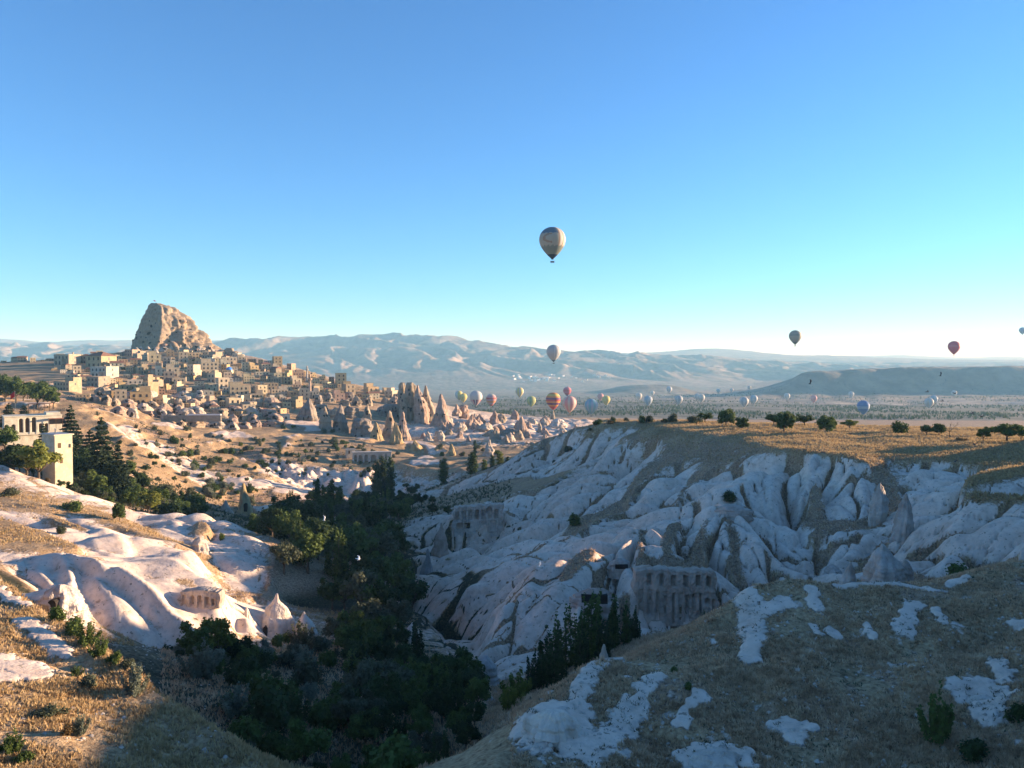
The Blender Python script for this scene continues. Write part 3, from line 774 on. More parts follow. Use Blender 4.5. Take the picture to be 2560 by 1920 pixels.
    for k in range(4):
        rd = rd + am * (1 - np.abs(noise((wx + 0.45 * wy) * 2.1 ** k * 1.25, wy * 2.1 ** k * 0.8, 43 + k))); tot += am; am *= 0.5
    rd = rd / tot - 0.72
    z = z + far * (1 - 0.75 * smooth(11500, 13000, y)) * 240 * rd * smooth(-225, -60, z) * (1 - 0.35 * smooth(8900, 9300, y))
    mesa = smooth(2200, 2700, y) * (1 - smooth(6000, 6600, y))
    z = z + mesa * smooth(-170, -60, z) * 14 * fbm(x * 0.004, y * 0.006, 51, 4)
    z = z + smooth(1900, 2300, y) * (1 - smooth(6000, 6600, y)) * 7 * (np.abs(noise(x * 0.006, y * 0.003, 53)) - 0.3) * smooth(600, 1200, x)
    return z, w, h, s

def height(x, y):
    return float(terrain(np.array([x], float), np.array([y], float))[0][0])

_RD = {}
def ground_at(px, py, d0=40.0, d1=9000.0):
    """First ground point seen at pixel (px, py), looking between depths d0 and d1."""
    ds = np.exp(np.linspace(math.log(d0), math.log(d1), 1400))
    a, b = (px - 1280.0) / FPX, (960.0 - py) / FPX
    s = ds / (math.cos(PITCH) + b * math.sin(PITCH))
    z = s * (b * math.cos(PITCH) - math.sin(PITCH))
    g = terrain(a * s, ds)[0] - z
    k = np.nonzero(g > 0)[0]
    if len(k) == 0: return None
    k = k[0]
    if k == 0: d = ds[0]
    else:
        f = g[k - 1] / (g[k - 1] - g[k])
        d = ds[k - 1] + f * (ds[k] - ds[k - 1])
    ss = d / (math.cos(PITCH) + b * math.sin(PITCH))
    return Vector((a * ss, d, height(a * ss, d)))

def at_depth(px, d):
    """The ground point at depth d in the direction of column px."""
    x = (px - 1280.0) / FPX * d
    return Vector((x, d, height(x, d)))

def grid_sheet(name, us, ts, mats, kind_label):
    yy, tt = np.meshgrid(np.exp(us), ts, indexing='ij')
    xx = tt * yy
    z, w, h, s = terrain(xx.ravel(), yy.ravel())
    co = np.stack([xx.ravel(), yy.ravel(), z], axis=1)
    nr, nc = len(us), len(ts)
    idx = np.arange(nr * nc).reshape(nr, nc)
    quads = np.stack([idx[:-1, :-1], idx[:-1, 1:], idx[1:, 1:], idx[1:, :-1]], axis=-1).reshape(-1, 4)
    me = mesh_np(name, co, quads, mats)
    ca = me.color_attributes.new('cover', 'FLOAT_COLOR', 'POINT')
    rgba = np.ones((nr * nc, 4), dtype=np.float32)
    rgba[:, 0] = w; rgba[:, 1] = h; rgba[:, 2] = s
    ca.data.foreach_set('color', rgba.ravel())
    return tag(link(name, me), kind='structure')

def spaced(*segs):
    out = []
    for a, b, st in segs:
        n = max(1, int(round((b - a) / st)))
        out.append(np.linspace(a, b, n, endpoint=False))
    out.append(np.array([segs[-1][1]]))
    return np.concatenate(out)

L = math.log
QUALITY = 1.0
ts = spaced((-1.1, -0.70, 0.008), (-0.70, 0.70, 0.0019 * QUALITY), (0.70, 1.7, 0.01))
GROUND_MAT = ground_material()
FAR_MAT = far_material()
us = spaced((L(20.5), L(40), 0.01), (L(40), L(230), 0.0026 * QUALITY), (L(230), L(700), 0.0032 * QUALITY), (L(700), L(1200), 0.006), (L(1200), L(1300), 0.01))
ground = grid_sheet('ground', us, ts, GROUND_MAT, 'ground')
ts2 = spaced((-1.1, -0.70, 0.012), (-0.70, 0.70, 0.0025), (0.70, 1.7, 0.012))
us2 = spaced((L(1300), L(2200), 0.008), (L(2200), L(5500), 0.004), (L(5500), L(14000), 0.0042), (L(14000), L(33500), 0.008))
hills = grid_sheet('hills', us2, ts2, FAR_MAT, 'hills')
# ------------------------------------------------------------ materials of the things
def leaf_mat(name, dark, light):
    m, nt, b = new_mat(name)
    dull(b, 0.75)
    tc = N(nt, 'ShaderNodeTexCoord')
    oi = N(nt, 'ShaderNodeObjectInfo')
    n = noise_n(nt, tc.outputs['Object'], 1.3, 3, 0.6)
    f = math_n(nt, 'ADD', n, math_n(nt, 'MULTIPLY', math_n(nt, 'SUBTRACT', oi.outputs['Random'], 0.5), 0.25))
    col = ramp(nt, [(0.32, dark), (0.68, light)], f)
    nt.links.new(col, b.inputs['Base Color'])
    tr = N(nt, 'ShaderNodeBsdfTranslucent')
    nt.links.new(col, tr.inputs[0])
    mx = N(nt, 'ShaderNodeMixShader'); mx.inputs[0].default_value = 0.3
    nt.links.new(b.outputs[0], mx.inputs[1]); nt.links.new(tr.outputs[0], mx.inputs[2])
    nt.links.new(mx.outputs[0], nt.nodes['Material Output'].inputs[0])
    return m

LEAF = {
    'dark': leaf_mat('dark_leaves', (0.020, 0.035, 0.012), (0.055, 0.085, 0.028)),
    'green': leaf_mat('green_leaves', (0.040, 0.066, 0.016), (0.115, 0.155, 0.040)),
    'yellow': leaf_mat('yellow_green_leaves', (0.09, 0.11, 0.018), (0.21, 0.22, 0.045)),
    'olive': leaf_mat('grey_green_leaves', (0.055, 0.065, 0.035), (0.13, 0.14, 0.085)),
    'sage': leaf_mat('silver_leaves', (0.11, 0.125, 0.085), (0.24, 0.26, 0.19)),
    'pine': leaf_mat('needle_leaves', (0.018, 0.030, 0.016), (0.05, 0.068, 0.032)),
    'brown': leaf_mat('dry_leaves', (0.10, 0.065, 0.03), (0.21, 0.14, 0.06)),
}
def bark_mat():
    m, nt, b = new_mat('bark'); dull(b)
    tc = N(nt, 'ShaderNodeTexCoord')
    n = noise_n(nt, tc.outputs['Object'], 6, 4, 0.7)
    nt.links.new(ramp(nt, [(0.3, (0.05, 0.035, 0.024)), (0.7, (0.14, 0.105, 0.075))], n), b.inputs['Base Color'])
    return m
BARK = bark_mat()

def rock_mat(name='tuff_rock'):
    m, nt, b = new_mat(name); dull(b, 0.95)
    geo = N(nt, 'ShaderNodeNewGeometry'); pos = geo.outputs['Position']
    oi = N(nt, 'ShaderNodeObjectInfo')
    n1 = noise_n(nt, pos, 0.35, 5, 0.65)
    mp = N(nt, 'ShaderNodeMapping'); mp.inputs['Scale'].default_value = (0.5, 0.5, 0.05)
    nt.links.new(pos, mp.inputs[0])
    st = noise_n(nt, mp.outputs[0], 1.0, 4, 0.65)
    mb = N(nt, 'ShaderNodeMapping'); mb.inputs['Scale'].default_value = (0.02, 0.02, 0.35)
    nt.links.new(pos, mb.inputs[0])
    bd = noise_n(nt, mb.outputs[0], 1.0, 3, 0.6)
    v = ramp(nt, [(0.3, (0.62, 0.60, 0.58)), (0.5, (0.9, 0.9, 0.9)), (0.72, (1.12, 1.10, 1.06))], n1)
    v = mixc(nt, ramp(nt, [(0.5, (0, 0, 0)), (0.7, (0.8, 0.8, 0.8))], st), v, (0.52, 0.47, 0.42))
    v = mixc(nt, ramp(nt, [(0.55, (0, 0, 0)), (0.68, (0.5, 0.5, 0.5))], bd), v, (0.70, 0.55, 0.44))
    col = mixc(nt, 1.0, oi.outputs['Color'], v, 'MULTIPLY')
    nt.links.new(col, b.inputs['Base Color'])
    bump(nt, b, math_n(nt, 'ADD', n1, st), 0.8, 0.8)
    return m
ROCK = rock_mat()

def wall_mat():
    m, nt, b = new_mat('stone_wall'); dull(b, 0.92)
    geo = N(nt, 'ShaderNodeNewGeometry'); pos = geo.outputs['Position']
    oi = N(nt, 'ShaderNodeObjectInfo')
    n1 = noise_n(nt, pos, 0.5, 4, 0.6)
    n2 = noise_n(nt, pos, 3.0, 3, 0.6)
    v = ramp(nt, [(0.3, (0.72, 0.70, 0.67)), (0.7, (1.06, 1.05, 1.03))], n1)
    v = mixc(nt, 0.35, v, ramp(nt, [(0.35, (0.7, 0.68, 0.66)), (0.65, (1.1, 1.1, 1.1))], n2), 'MULTIPLY')
    nt.links.new(mixc(nt, 1.0, oi.outputs['Color'], v, 'MULTIPLY'), b.inputs['Base Color'])
    bump(nt, b, n2, 0.4, 0.1)
    return m
WALL = wall_mat()

def plain(name, col, rough=0.85, var=0.25, scale=1.0):
    m, nt, b = new_mat(name); dull(b, rough)
    geo = N(nt, 'ShaderNodeNewGeometry')
    n = noise_n(nt, geo.outputs['Position'], scale, 4, 0.6)
    lo = tuple(c * (1 - var) for c in col); hi = tuple(min(1, c * (1 + var)) for c in col)
    nt.links.new(ramp(nt, [(0.3, lo), (0.7, hi)], n), b.inputs['Base Color'])
    return m
M_GLASS = plain('dark_pane', (0.035, 0.032, 0.035), 0.3, 0.2)
M_HOLLOW_SHADE = plain('hollow_shade', (0.035, 0.028, 0.024), 0.95, 0.3)  # near-black colour stands in for the shade inside rock openings
M_FLAT = plain('roof_screed', (0.40, 0.35, 0.30), 0.95, 0.3, 0.4)
M_TILE = plain('clay_tiles', (0.26, 0.13, 0.085), 0.9, 0.3, 0.8)
M_WOOD = plain('brown_wood', (0.12, 0.07, 0.04), 0.8, 0.3)
M_WHITE = plain('white_paint', (0.72, 0.70, 0.66), 0.8, 0.08)
M_BLUE = plain('blue_dome_sheet', (0.06, 0.20, 0.55), 0.35, 0.1)
M_METAL = plain('grey_metal', (0.30, 0.31, 0.32), 0.5, 0.1)
M_RED = plain('red_cloth', (0.45, 0.03, 0.03), 0.8, 0.1)
M_TERRA = plain('rust_shrub', (0.35, 0.10, 0.05), 0.9, 0.3)

def copy_tree(o, parent=None):
    c = o.copy(); COL.objects.link(c)
    if parent is not None: c.parent = parent
    for ch in o.children: copy_tree(ch, c)
    return c

def tint(o, col):
    o.color = (*col, 1)
    for ch in o.children: tint(ch, col)
# ------------------------------------------------------------ free-standing rocks
def noise3(x, y, z, seed):
    return (noise(x + 0.37 * z, y - 0.21 * z, seed) + noise(y + 11.3, z * 0.9 + x * 0.3, seed + 1) + noise(z * 0.8 + 5.1, x - 0.4 * y, seed + 2)) / 2.2

def rock_mesh(name, prof, h, w, dep=None, seed=1, n=40, m=34, rough=0.14, flutes=0.10, lean=(0, 0), below=0.25, square=0.0, ang=0.0):
    """A tuff rock: radii prof [(height fraction, half-width fraction)], h high, w wide, dep deep; it reaches below ground."""
    dep = dep or w
    zs = np.concatenate([np.linspace(-below, 0, 5, endpoint=False), np.linspace(0, 1, m)])
    pf = np.array(prof)
    r = np.interp(zs, pf[:, 0], pf[:, 1])
    th = np.linspace(0, 2 * math.pi, n, endpoint=False)
    Z, TH = np.meshgrid(zs, th, indexing='ij')
    RR = np.repeat(r[:, None], n, axis=1)
    if square > 0:
        q = np.maximum(np.abs(np.cos(TH - ang)), np.abs(np.sin(TH - ang)))
        RR = RR * (1 - square + square / q * 0.92)
    X = np.cos(TH); Y = np.sin(TH)
    S = seed * 7.31
    fl = np.abs(noise(TH * 3 / math.pi * 2.2 + S + 0 * Z, Z * 1.6 + S, seed)) - 0.3
    # the flutes must close round the back
    fl2 = np.abs(noise((TH - 2 * math.pi) * 3 / math.pi * 2.2 + S + 0 * Z, Z * 1.6 + S, seed)) - 0.3
    k = smooth(2 * math.pi - 1.0, 2 * math.pi, TH)
    fl = fl * (1 - k) + fl2 * k
    RR = RR * (1 + flutes * 3.0 * fl)
    RR = RR * (1 + 0.10 * noise(Z * 9 + S + 0.3 * X, Y * 0.4, seed + 41) * np.clip(Z * 4, 0, 1) + 0.05 * noise(Z * 24 + S, X * 0.6, seed + 42))
    ox = 0.16 * noise(Z * 1.3 + S, 0 * Z + S, seed + 31); oy = 0.16 * noise(Z * 1.3 + S, 0 * Z + 9 + S, seed + 32)
    RR = RR * (1 + 0.22 * noise(np.cos(TH) * 0.9 + S, np.sin(TH) * 0.9 + Z * 1.1, seed + 33))
    f = 3.2
    disp = noise3(X * RR * f + S, Y * RR * f, Z * f * h / w, seed + 3) * 0.6 + noise3(X * RR * 9 + S, Y * RR * 9, Z * 9 * h / w, seed + 9) * 0.28 \
        + noise3(X * RR * 22 + S, Y * RR * 22, Z * 22 * h / w, seed + 19) * 0.12
    RR = RR + rough * disp * np.minimum(1, RR * 6)
    lx = lean[0] * np.maximum(Z, 0) + ox * np.clip(Z * 3, 0, 1); ly = lean[1] * np.maximum(Z, 0) + oy * np.clip(Z * 3, 0, 1)
    co = np.stack([X * RR * w / 2 + lx * w / 2, Y * RR * dep / 2 + ly * dep / 2, Z * h + 0.04 * h * disp * (Z > 0.9)], axis=-1)
    nr = len(zs)
    idx = np.arange(nr * n).reshape(nr, n)
    nx = np.roll(idx, -1, axis=1)
    quads = np.stack([idx[:-1], nx[:-1], nx[1:], idx[1:]], axis=-1).reshape(-1, 4)
    top = co[-1].mean(axis=0); top[2] += 0.01 * h
    co = np.concatenate([co.reshape(-1, 3), top[None]])
    tris = np.stack([idx[-1], nx[-1], np.full(n, nr * n)], axis=-1)
    return mesh_np(name, co, quads, ROCK, tris=tris)

def surface_y(me, x, z):
    """The y of the mesh's camera-facing side near local x, z."""
    co = np.empty(len(me.vertices) * 3, np.float32); me.vertices.foreach_get('co', co); co = co.reshape(-1, 3)
    d = (co[:, 0] - x) ** 2 + (co[:, 2] - z) ** 2 + np.where(co[:, 1] > 0, 1e6, 0)
    k = np.argsort(d)[:3]
    return float(co[k, 1].mean())

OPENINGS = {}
def opening(parent, me, x, z, w, h, kind='arch'):  # solid plug set flush in the rock, its inner shade painted on
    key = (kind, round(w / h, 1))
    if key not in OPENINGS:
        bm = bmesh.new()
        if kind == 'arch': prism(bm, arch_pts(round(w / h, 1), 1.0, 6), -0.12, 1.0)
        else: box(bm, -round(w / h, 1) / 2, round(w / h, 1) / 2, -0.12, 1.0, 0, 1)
        OPENINGS[key] = mesh_bm('opening', bm, M_HOLLOW_SHADE)
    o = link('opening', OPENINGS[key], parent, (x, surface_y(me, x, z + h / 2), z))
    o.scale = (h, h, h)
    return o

CONE = [(-0.3, 1.1), (0, 1.0), (0.2, 0.76), (0.45, 0.52), (0.7, 0.33), (0.88, 0.19), (0.96, 0.12), (1.0, 0.05)]
TENT = [(-0.3, 1.05), (0, 1.0), (0.3, 0.86), (0.55, 0.62), (0.8, 0.30), (0.93, 0.13), (1.0, 0.05)]
SPIRE = [(-0.3, 1.0), (0, 0.95), (0.3, 0.9), (0.55, 0.72), (0.75, 0.45), (0.9, 0.22), (1.0, 0.07)]
TOWER = [(-0.3, 1.0), (0, 1.0), (0.4, 0.92), (0.75, 0.80), (0.92, 0.72), (1.0, 0.45)]
DOME = [(-0.4, 1.0), (0, 1.0), (0.3, 0.95), (0.6, 0.78), (0.85, 0.48), (1.0, 0.12)]
BULB = [(-0.3, 0.7), (0, 0.82), (0.25, 1.0), (0.5, 0.86), (0.75, 0.42), (0.9, 0.16), (1.0, 0.06)]
LUMP = [(-0.4, 1.0), (0, 1.0), (0.35, 0.97), (0.62, 0.88), (0.82, 0.66), (1.0, 0.30)]
BLADE = [(-0.3, 0.95), (0, 0.86), (0.25, 1.0), (0.55, 0.84), (0.8, 0.45), (0.92, 0.24), (1.0, 0.06)]
FIN = [(-0.3, 1.0), (0, 0.9), (0.3, 0.85), (0.6, 0.6), (0.85, 0.3), (1.0, 0.08)]
BEIGE, PINK, OCHRE, GREY, PALE, WHITE_T = (0.37, 0.295, 0.215), (0.43, 0.31, 0.24), (0.45, 0.335, 0.18), (0.28, 0.235, 0.195), (0.50, 0.42, 0.34), (0.64, 0.55, 0.47)
SEED = [100]
def rock(name, px, base, top, wpx, d, prof, col, label, holes=(), cat='rock', group=None, lean=(0, 0), rough=0.16, flutes=0.12, square=0.25, ang=0.6, deep=1.0, rz=0.0, res=1.0):
    """A rock with its foot at row base and its tip at row top of column px, d metres away."""
    SEED[0] += 1
    p0, p1 = Vector(P(px, base, d)), Vector(P(px, top, d))
    h = p1.z - p0.z; w = wpx / FPX * d
    e = empty(name, p0)
    me = rock_mesh('rock_body', prof, h, w, w * deep, SEED[0], n=int(40 * res), m=int(34 * res), rough=rough, flutes=flutes, lean=lean, square=square, ang=ang, below=0.5)
    b = link('rock_body', me, e)
    tint(b, col)
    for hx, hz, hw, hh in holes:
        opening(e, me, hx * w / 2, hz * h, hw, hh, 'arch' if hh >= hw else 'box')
    tag(e, label, cat, group)
    THINGS.append((e, px, (base + top) / 2))
    return e

# the castle rock
def castle():
    d = 1050.0
    rows = [(900, 300, 600), (881, 316, 568), (868, 321, 547), (854, 322, 522), (841, 329, 510), (821, 337, 487), (803, 344, 479), (795, 346, 473),
            (787, 349, 459), (777, 360, 445), (770, 365, 436), (764, 370, 412), (759, 378, 396)]
    c0 = Vector(P(420, 900, d))
    n, sub = 128, 7
    z = []; xl = []; xr = []
    for (py, a, b) in rows:
        pa, pb = P(a, py, d), P(b, py, d)
        z.append(pa[2] - c0.z); xl.append(pa[0] - c0.x); xr.append(pb[0] - c0.x)
    zz = np.linspace(z[0], z[-1], 110)
    XL = np.interp(zz, z, xl); XR = np.interp(zz, z, xr)
    H = z[-1]
    edge = P(421, 850, d)[0] - c0.x                                  # the corner facing the viewer
    th = np.linspace(0, 2 * math.pi, n, endpoint=False)
    co = []
    for k, zk in enumerate(zz):
        mid, hw = (XL[k] + XR[k]) / 2, (XR[k] - XL[k]) / 2
        e = np.clip(edge + 4 * math.sin(zk * 0.05), XL[k] + 0.25 * hw, XR[k] - 0.25 * hw)
        pts = np.array([(XL[k], 12), (XL[k] + 0.18 * (e - XL[k]), -6), (e, -0.62 * hw - 4), (XR[k] - 0.35 * (XR[k] - e), -0.25 * hw), (XR[k], 8), (mid + 0.3 * hw, 0.7 * hw + 8), (mid - 0.5 * hw, 0.6 * hw + 10)])
        q = np.concatenate([pts, pts[:1]])
        L_ = np.concatenate([[0], np.cumsum(np.hypot(*np.diff(q, axis=0).T))])
        s = np.linspace(0, L_[-1], n, endpoint=False)
        X = np.interp(s, L_, q[:, 0]); Y = np.interp(s, L_, q[:, 1])
        nx, ny = X - mid, Y - 2
        nn = np.hypot(nx, ny) + 1e-6
        arg = np.linspace(0, 1, n, endpoint=False) * 26
        right = smooth(0, 25, X - edge)
        dsp = 2.0 * noise3(X * 0.05, Y * 0.05, zk * 0.05 + 0 * X, 71) + (2.6 + 2.2 * right) * noise3(X * 0.13, Y * 0.13, zk * 0.09 + 0 * X, 74) \
            + (1.7 + 1.3 * right) * noise3(X * 0.33, Y * 0.33, zk * 0.3 + 0 * X, 77) + 6.0 * (np.abs(noise(X * 0.10 + 3, Y * 0.1 + 0.02 * zk, 79)) - 0.3) * (0.5 + right)
        taper = min(1.0, (H - zk) / 6 + 0.35)
        X = X + nx / nn * dsp * taper; Y = Y + ny / nn * dsp * taper
        zo = zk + (1.8 * noise(X * 0.2, Y * 0.2, 82) if k > 90 else 0 * X)
        co.append(np.stack([X, Y, zo], axis=-1))
    co = np.array(co)
    nr = len(zz)
    idx = np.arange(nr * n).reshape(nr, n); nxt = np.roll(idx, -1, axis=1)
    quads = np.stack([idx[:-1], nxt[:-1], nxt[1:], idx[1:]], axis=-1).reshape(-1, 4)
    top = co[-1].mean(axis=0) + np.array([0, 0, 0.6])
    co2 = np.concatenate([co.reshape(-1, 3), top[None]])
    tris = np.stack([idx[-1], nxt[-1], np.full(n, nr * n)], axis=-1)
    me = mesh_np('rock_body', co2, quads, ROCK, tris=tris)
    e = empty('castle_rock', c0)
    b = link('rock_body', me, e)
    tint(b, (0.35, 0.265, 0.185))
    rnd = random.Random(4)
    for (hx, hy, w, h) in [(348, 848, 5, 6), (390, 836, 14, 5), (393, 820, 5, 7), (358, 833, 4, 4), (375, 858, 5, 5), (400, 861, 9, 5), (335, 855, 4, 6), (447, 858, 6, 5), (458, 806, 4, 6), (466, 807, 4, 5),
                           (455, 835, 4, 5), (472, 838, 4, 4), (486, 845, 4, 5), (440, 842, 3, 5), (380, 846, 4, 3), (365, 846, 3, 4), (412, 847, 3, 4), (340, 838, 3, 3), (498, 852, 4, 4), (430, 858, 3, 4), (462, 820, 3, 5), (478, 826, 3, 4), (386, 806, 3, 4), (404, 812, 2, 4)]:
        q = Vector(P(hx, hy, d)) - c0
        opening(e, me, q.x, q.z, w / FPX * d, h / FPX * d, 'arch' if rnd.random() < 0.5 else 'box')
    tag(e, 'huge flat topped castle rock riddled with cave openings above the village', 'rock')
    THINGS.append((e, 430, 830))
    return e
CASTLE = castle()

# chimneys of rock beside the village
MID = 'fairy chimneys below the village'
def holes(n, seed, hw=1.6, hh=2.2, zr=(0.1, 0.7), xr=0.45):
    r = random.Random(seed)
    return [(r.uniform(-xr, xr) * (1 - 0.5 * z), z, hw * r.uniform(0.6, 1.1), hh * r.uniform(0.6, 1.1)) for z in [r.uniform(*zr) for _ in range(n)]]
rock('fairy_chimney', 772, 1074, 996, 62, 640, TENT, GREY, 'broad grey brown fairy chimney with many square openings, right of the minaret foot', holes(9, 1, zr=(0.03, 0.45)), 'rock chimney', MID, flutes=0.14)
rock('fairy_chimney', 815, 1093, 1017, 36, 615, SPIRE, BEIGE, 'slim leaning fairy chimney with a sunlit beige right side and three openings', holes(4, 2), 'rock chimney', MID, lean=(-0.1, 0))
rock('fairy_chimney', 851, 1093, 1012, 42, 620, SPIRE, GREY, 'blunt grey fairy chimney between the slim beige one and the twin spire', holes(3, 3), 'rock chimney', MID, lean=(0.05, 0), square=0.3)
rock('fairy_chimney', 905, 1108, 1046, 60, 610, TOWER, GREY, 'low wide dark block of rock at the foot of the twin spire', holes(7, 4, zr=(0.05, 0.6)), 'rock chimney', MID, square=0.4)
rock('fairy_chimney', 918, 1085, 1010, 30, 622, SPIRE, BEIGE, 'pointed spire standing on the low wide dark block', holes(4, 5, zr=(0.4, 0.8)), 'rock chimney', MID)
rock('fairy_chimney', 941, 1117, 1056, 46, 590, CONE, OCHRE, 'yellowish double cone low in front of the twin spire', holes(4, 6), 'rock chimney', MID, flutes=0.18)
rock('fairy_chimney', 975, 1098, 1026, 46, 625, CONE, BEIGE, 'beige fairy chimney with one big dark opening near its top', [(0.05, 0.62, 3, 3.4), (-0.2, 0.3, 1.5, 2)], 'rock chimney', MID)
rock('fairy_chimney', 990, 1143, 1054, 54, 575, CONE, OCHRE, 'tall ochre fairy chimney with deep rills flaring at its foot', holes(3, 8), 'rock chimney', MID, flutes=0.2)
rock('fairy_chimney', 1008, 1094, 1030, 36, 610, CONE, PINK, 'pinkish pointed fairy chimney right of the tall ochre one', holes(4, 9), 'rock chimney', MID, lean=(-0.1, 0))
rock('fairy_chimney', 1040, 1148, 1100, 70, 560, CONE, OCHRE, 'low ochre cone with a spreading rilled foot right of the tall one', (), 'rock chimney', MID, flutes=0.2)
BIG = 'tall rock towers right of the village'
rock('rock_tower', 1008, 1050, 980, 26, 700, SPIRE, BEIGE, 'leftmost narrow column of the rock tower cluster', holes(5, 11), 'rock tower', BIG)
rock('rock_tower', 1006, 1040, 957, 22, 715, TOWER, BEIGE, 'square topped tower at the back left of the rock cluster', holes(3, 12, zr=(0.3, 0.8)), 'rock tower', BIG, square=0.6)
rock('rock_tower', 1026, 1048, 957, 30, 708, TOWER, BEIGE, 'flat topped rock tower pierced by a column of openings', holes(9, 13, zr=(0.1, 0.9), xr=0.3), 'rock tower', BIG, square=0.4)
rock('rock_tower', 1054, 1050, 963, 42, 700, FIN, PINK, 'big leaning slab of pink rock, middle of the tower cluster', holes(8, 14), 'rock tower', BIG, lean=(-0.35, 0))
rock('rock_tower', 1071, 1050, 964, 40, 712, FIN, BEIGE, 'slab of rock behind the big leaning one, sloping right', holes(3, 15), 'rock tower', BIG, lean=(-0.35, 0))
rock('rock_tower', 1104, 1068, 985, 58, 690, CONE, PINK, 'pink rock pyramid with a sharp tip right of the tower cluster', holes(5, 16), 'rock tower', BIG, square=0.35, ang=0.9, rough=0.07)
rock('rock_tower', 985, 1046, 1010, 60, 720, TOWER, GREY, 'low shaded rock wall with openings left of the tower cluster', holes(9, 17), 'rock tower', BIG, square=0.5)
RB = 'rock cones in the pale badlands'
for (px, b, t, w, d, c, pr, lab) in [
        (1142, 1030, 1010, 22, 760, PINK, CONE, 'small pink cone just right of the rock pyramid'),
        (1160, 1036, 1012, 26, 770, PINK, TOWER, 'blocky pink rock under the white striped balloon'),
        (1236, 1057, 1026, 30, 740, PINK, CONE, 'sharp pink cone under the salmon balloon'),
        (1252, 1050, 1032, 26, 760, BEIGE, TENT, 'rounded beige cone next to the sharp pink one'),
        (1304, 1112, 1040, 42, 650, PINK, SPIRE, 'tall pink spire at the right end of the badlands'),
        (1275, 1096, 1070, 60, 655, GREY, DOME, 'low pale rock swelling left of the tall pink spire'),
        (1223, 1128, 1098, 26, 520, PALE, CONE, 'small pale cone above the poplars'),
        (1127, 1150, 1110, 36, 535, OCHRE, CONE, 'ochre cone left of the small pale one'),
        (1095, 1145, 1112, 44, 560, OCHRE, TENT, 'low ochre tent of rock below the pink rock pyramid'),
        (1070, 1108, 1078, 30, 600, PALE, CONE, 'grey white cone in front of the rock pyramid'),
        (1098, 1104, 1076, 26, 610, PALE, TOWER, 'grey white blocky rock in front of the rock pyramid'),
        (1180, 1060, 1036, 34, 720, PINK, CONE, 'pink cone in the middle of the badlands'),
        (1200, 1056, 1034, 24, 740, PINK, TENT, 'narrow pink cone beside the middle one'),
        (1330, 1068, 1044, 34, 760, PALE, DOME, 'pale dome near the orange balloon'),
        (1360, 1066, 1046, 30, 740, PALE, TENT, 'pale tent of rock behind the right hill'),
        (1395, 1068, 1046, 46, 720, WHITE_T, DOME, 'smooth white dome behind the right hill'),
        (1150, 1080, 1056, 38, 660, PALE, DOME, 'rounded pale rock left of the long low swelling'),
        (1215, 1078, 1058, 44, 670, PALE, DOME, 'broad pale rock above the long low swelling')]:
    rock('rock_cone', px, b, t, w, d, pr, c, lab, (), 'rock cone', RB, flutes=0.16, rough=0.14)
# more of the badlands, small
rb = random.Random(12)
for i in range(46):
    px = rb.uniform(1040, 1440); py = rb.uniform(1046, 1108)
    g = ground_at(px, py, 560)
    if g is None or g.y > 1200: continue
    w = rb.uniform(16, 34); t = rb.uniform(12, 26)
    rock('rock_cone', px, py + 4, py - t, w, g.y, rb.choice([CONE, TENT, FIN, DOME]), rb.choice([PINK, PINK, PALE, BEIGE]), None, (), 'rock cone', RB, flutes=0.16, rough=0.14, lean=(rb.uniform(-0.2, 0.2), 0), res=0.6)
# valley cones
rock('fairy_chimney', 612, 1296, 1208, 50, 300, CONE, OCHRE, 'lone yellow fairy chimney with a pale eaten out side by the valley', [(0.25, 0.22, 1.3, 3.2)], 'rock chimney', lean=(-0.05, 0), square=0.25, rough=0.08)
rock('rock_cone', 566, 1282, 1250, 34, 290, CONE, PALE, 'small pale cone left of the lone yellow fairy chimney', (), 'rock cone')
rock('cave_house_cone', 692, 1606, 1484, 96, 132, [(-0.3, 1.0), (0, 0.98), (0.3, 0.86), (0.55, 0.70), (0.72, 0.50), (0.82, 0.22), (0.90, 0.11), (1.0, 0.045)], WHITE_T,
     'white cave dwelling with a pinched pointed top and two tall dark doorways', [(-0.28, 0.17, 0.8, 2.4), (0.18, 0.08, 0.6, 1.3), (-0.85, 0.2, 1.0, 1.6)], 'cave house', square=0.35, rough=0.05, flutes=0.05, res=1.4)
rock('rock_cone', 764, 1608, 1529, 58, 131, BULB, WHITE_T, 'bulb shaped white rock cone with a bright cap beside the cave dwelling', (), 'rock cone', rough=0.05, flutes=0.05, res=1.3)
rock('rock_cone', 620, 1600, 1520, 60, 128, TENT, WHITE_T, 'low white rock wing with a dark door left of the cave dwelling', [(0.15, 0.25, 0.9, 2.0)], 'rock cone', rough=0.06, res=1.2)
rock('rock_cone', 1030, 1606, 1556, 48, 124, TENT, WHITE_T, 'small white boulder among the dark valley trees', (), 'rock cone', rough=0.1)
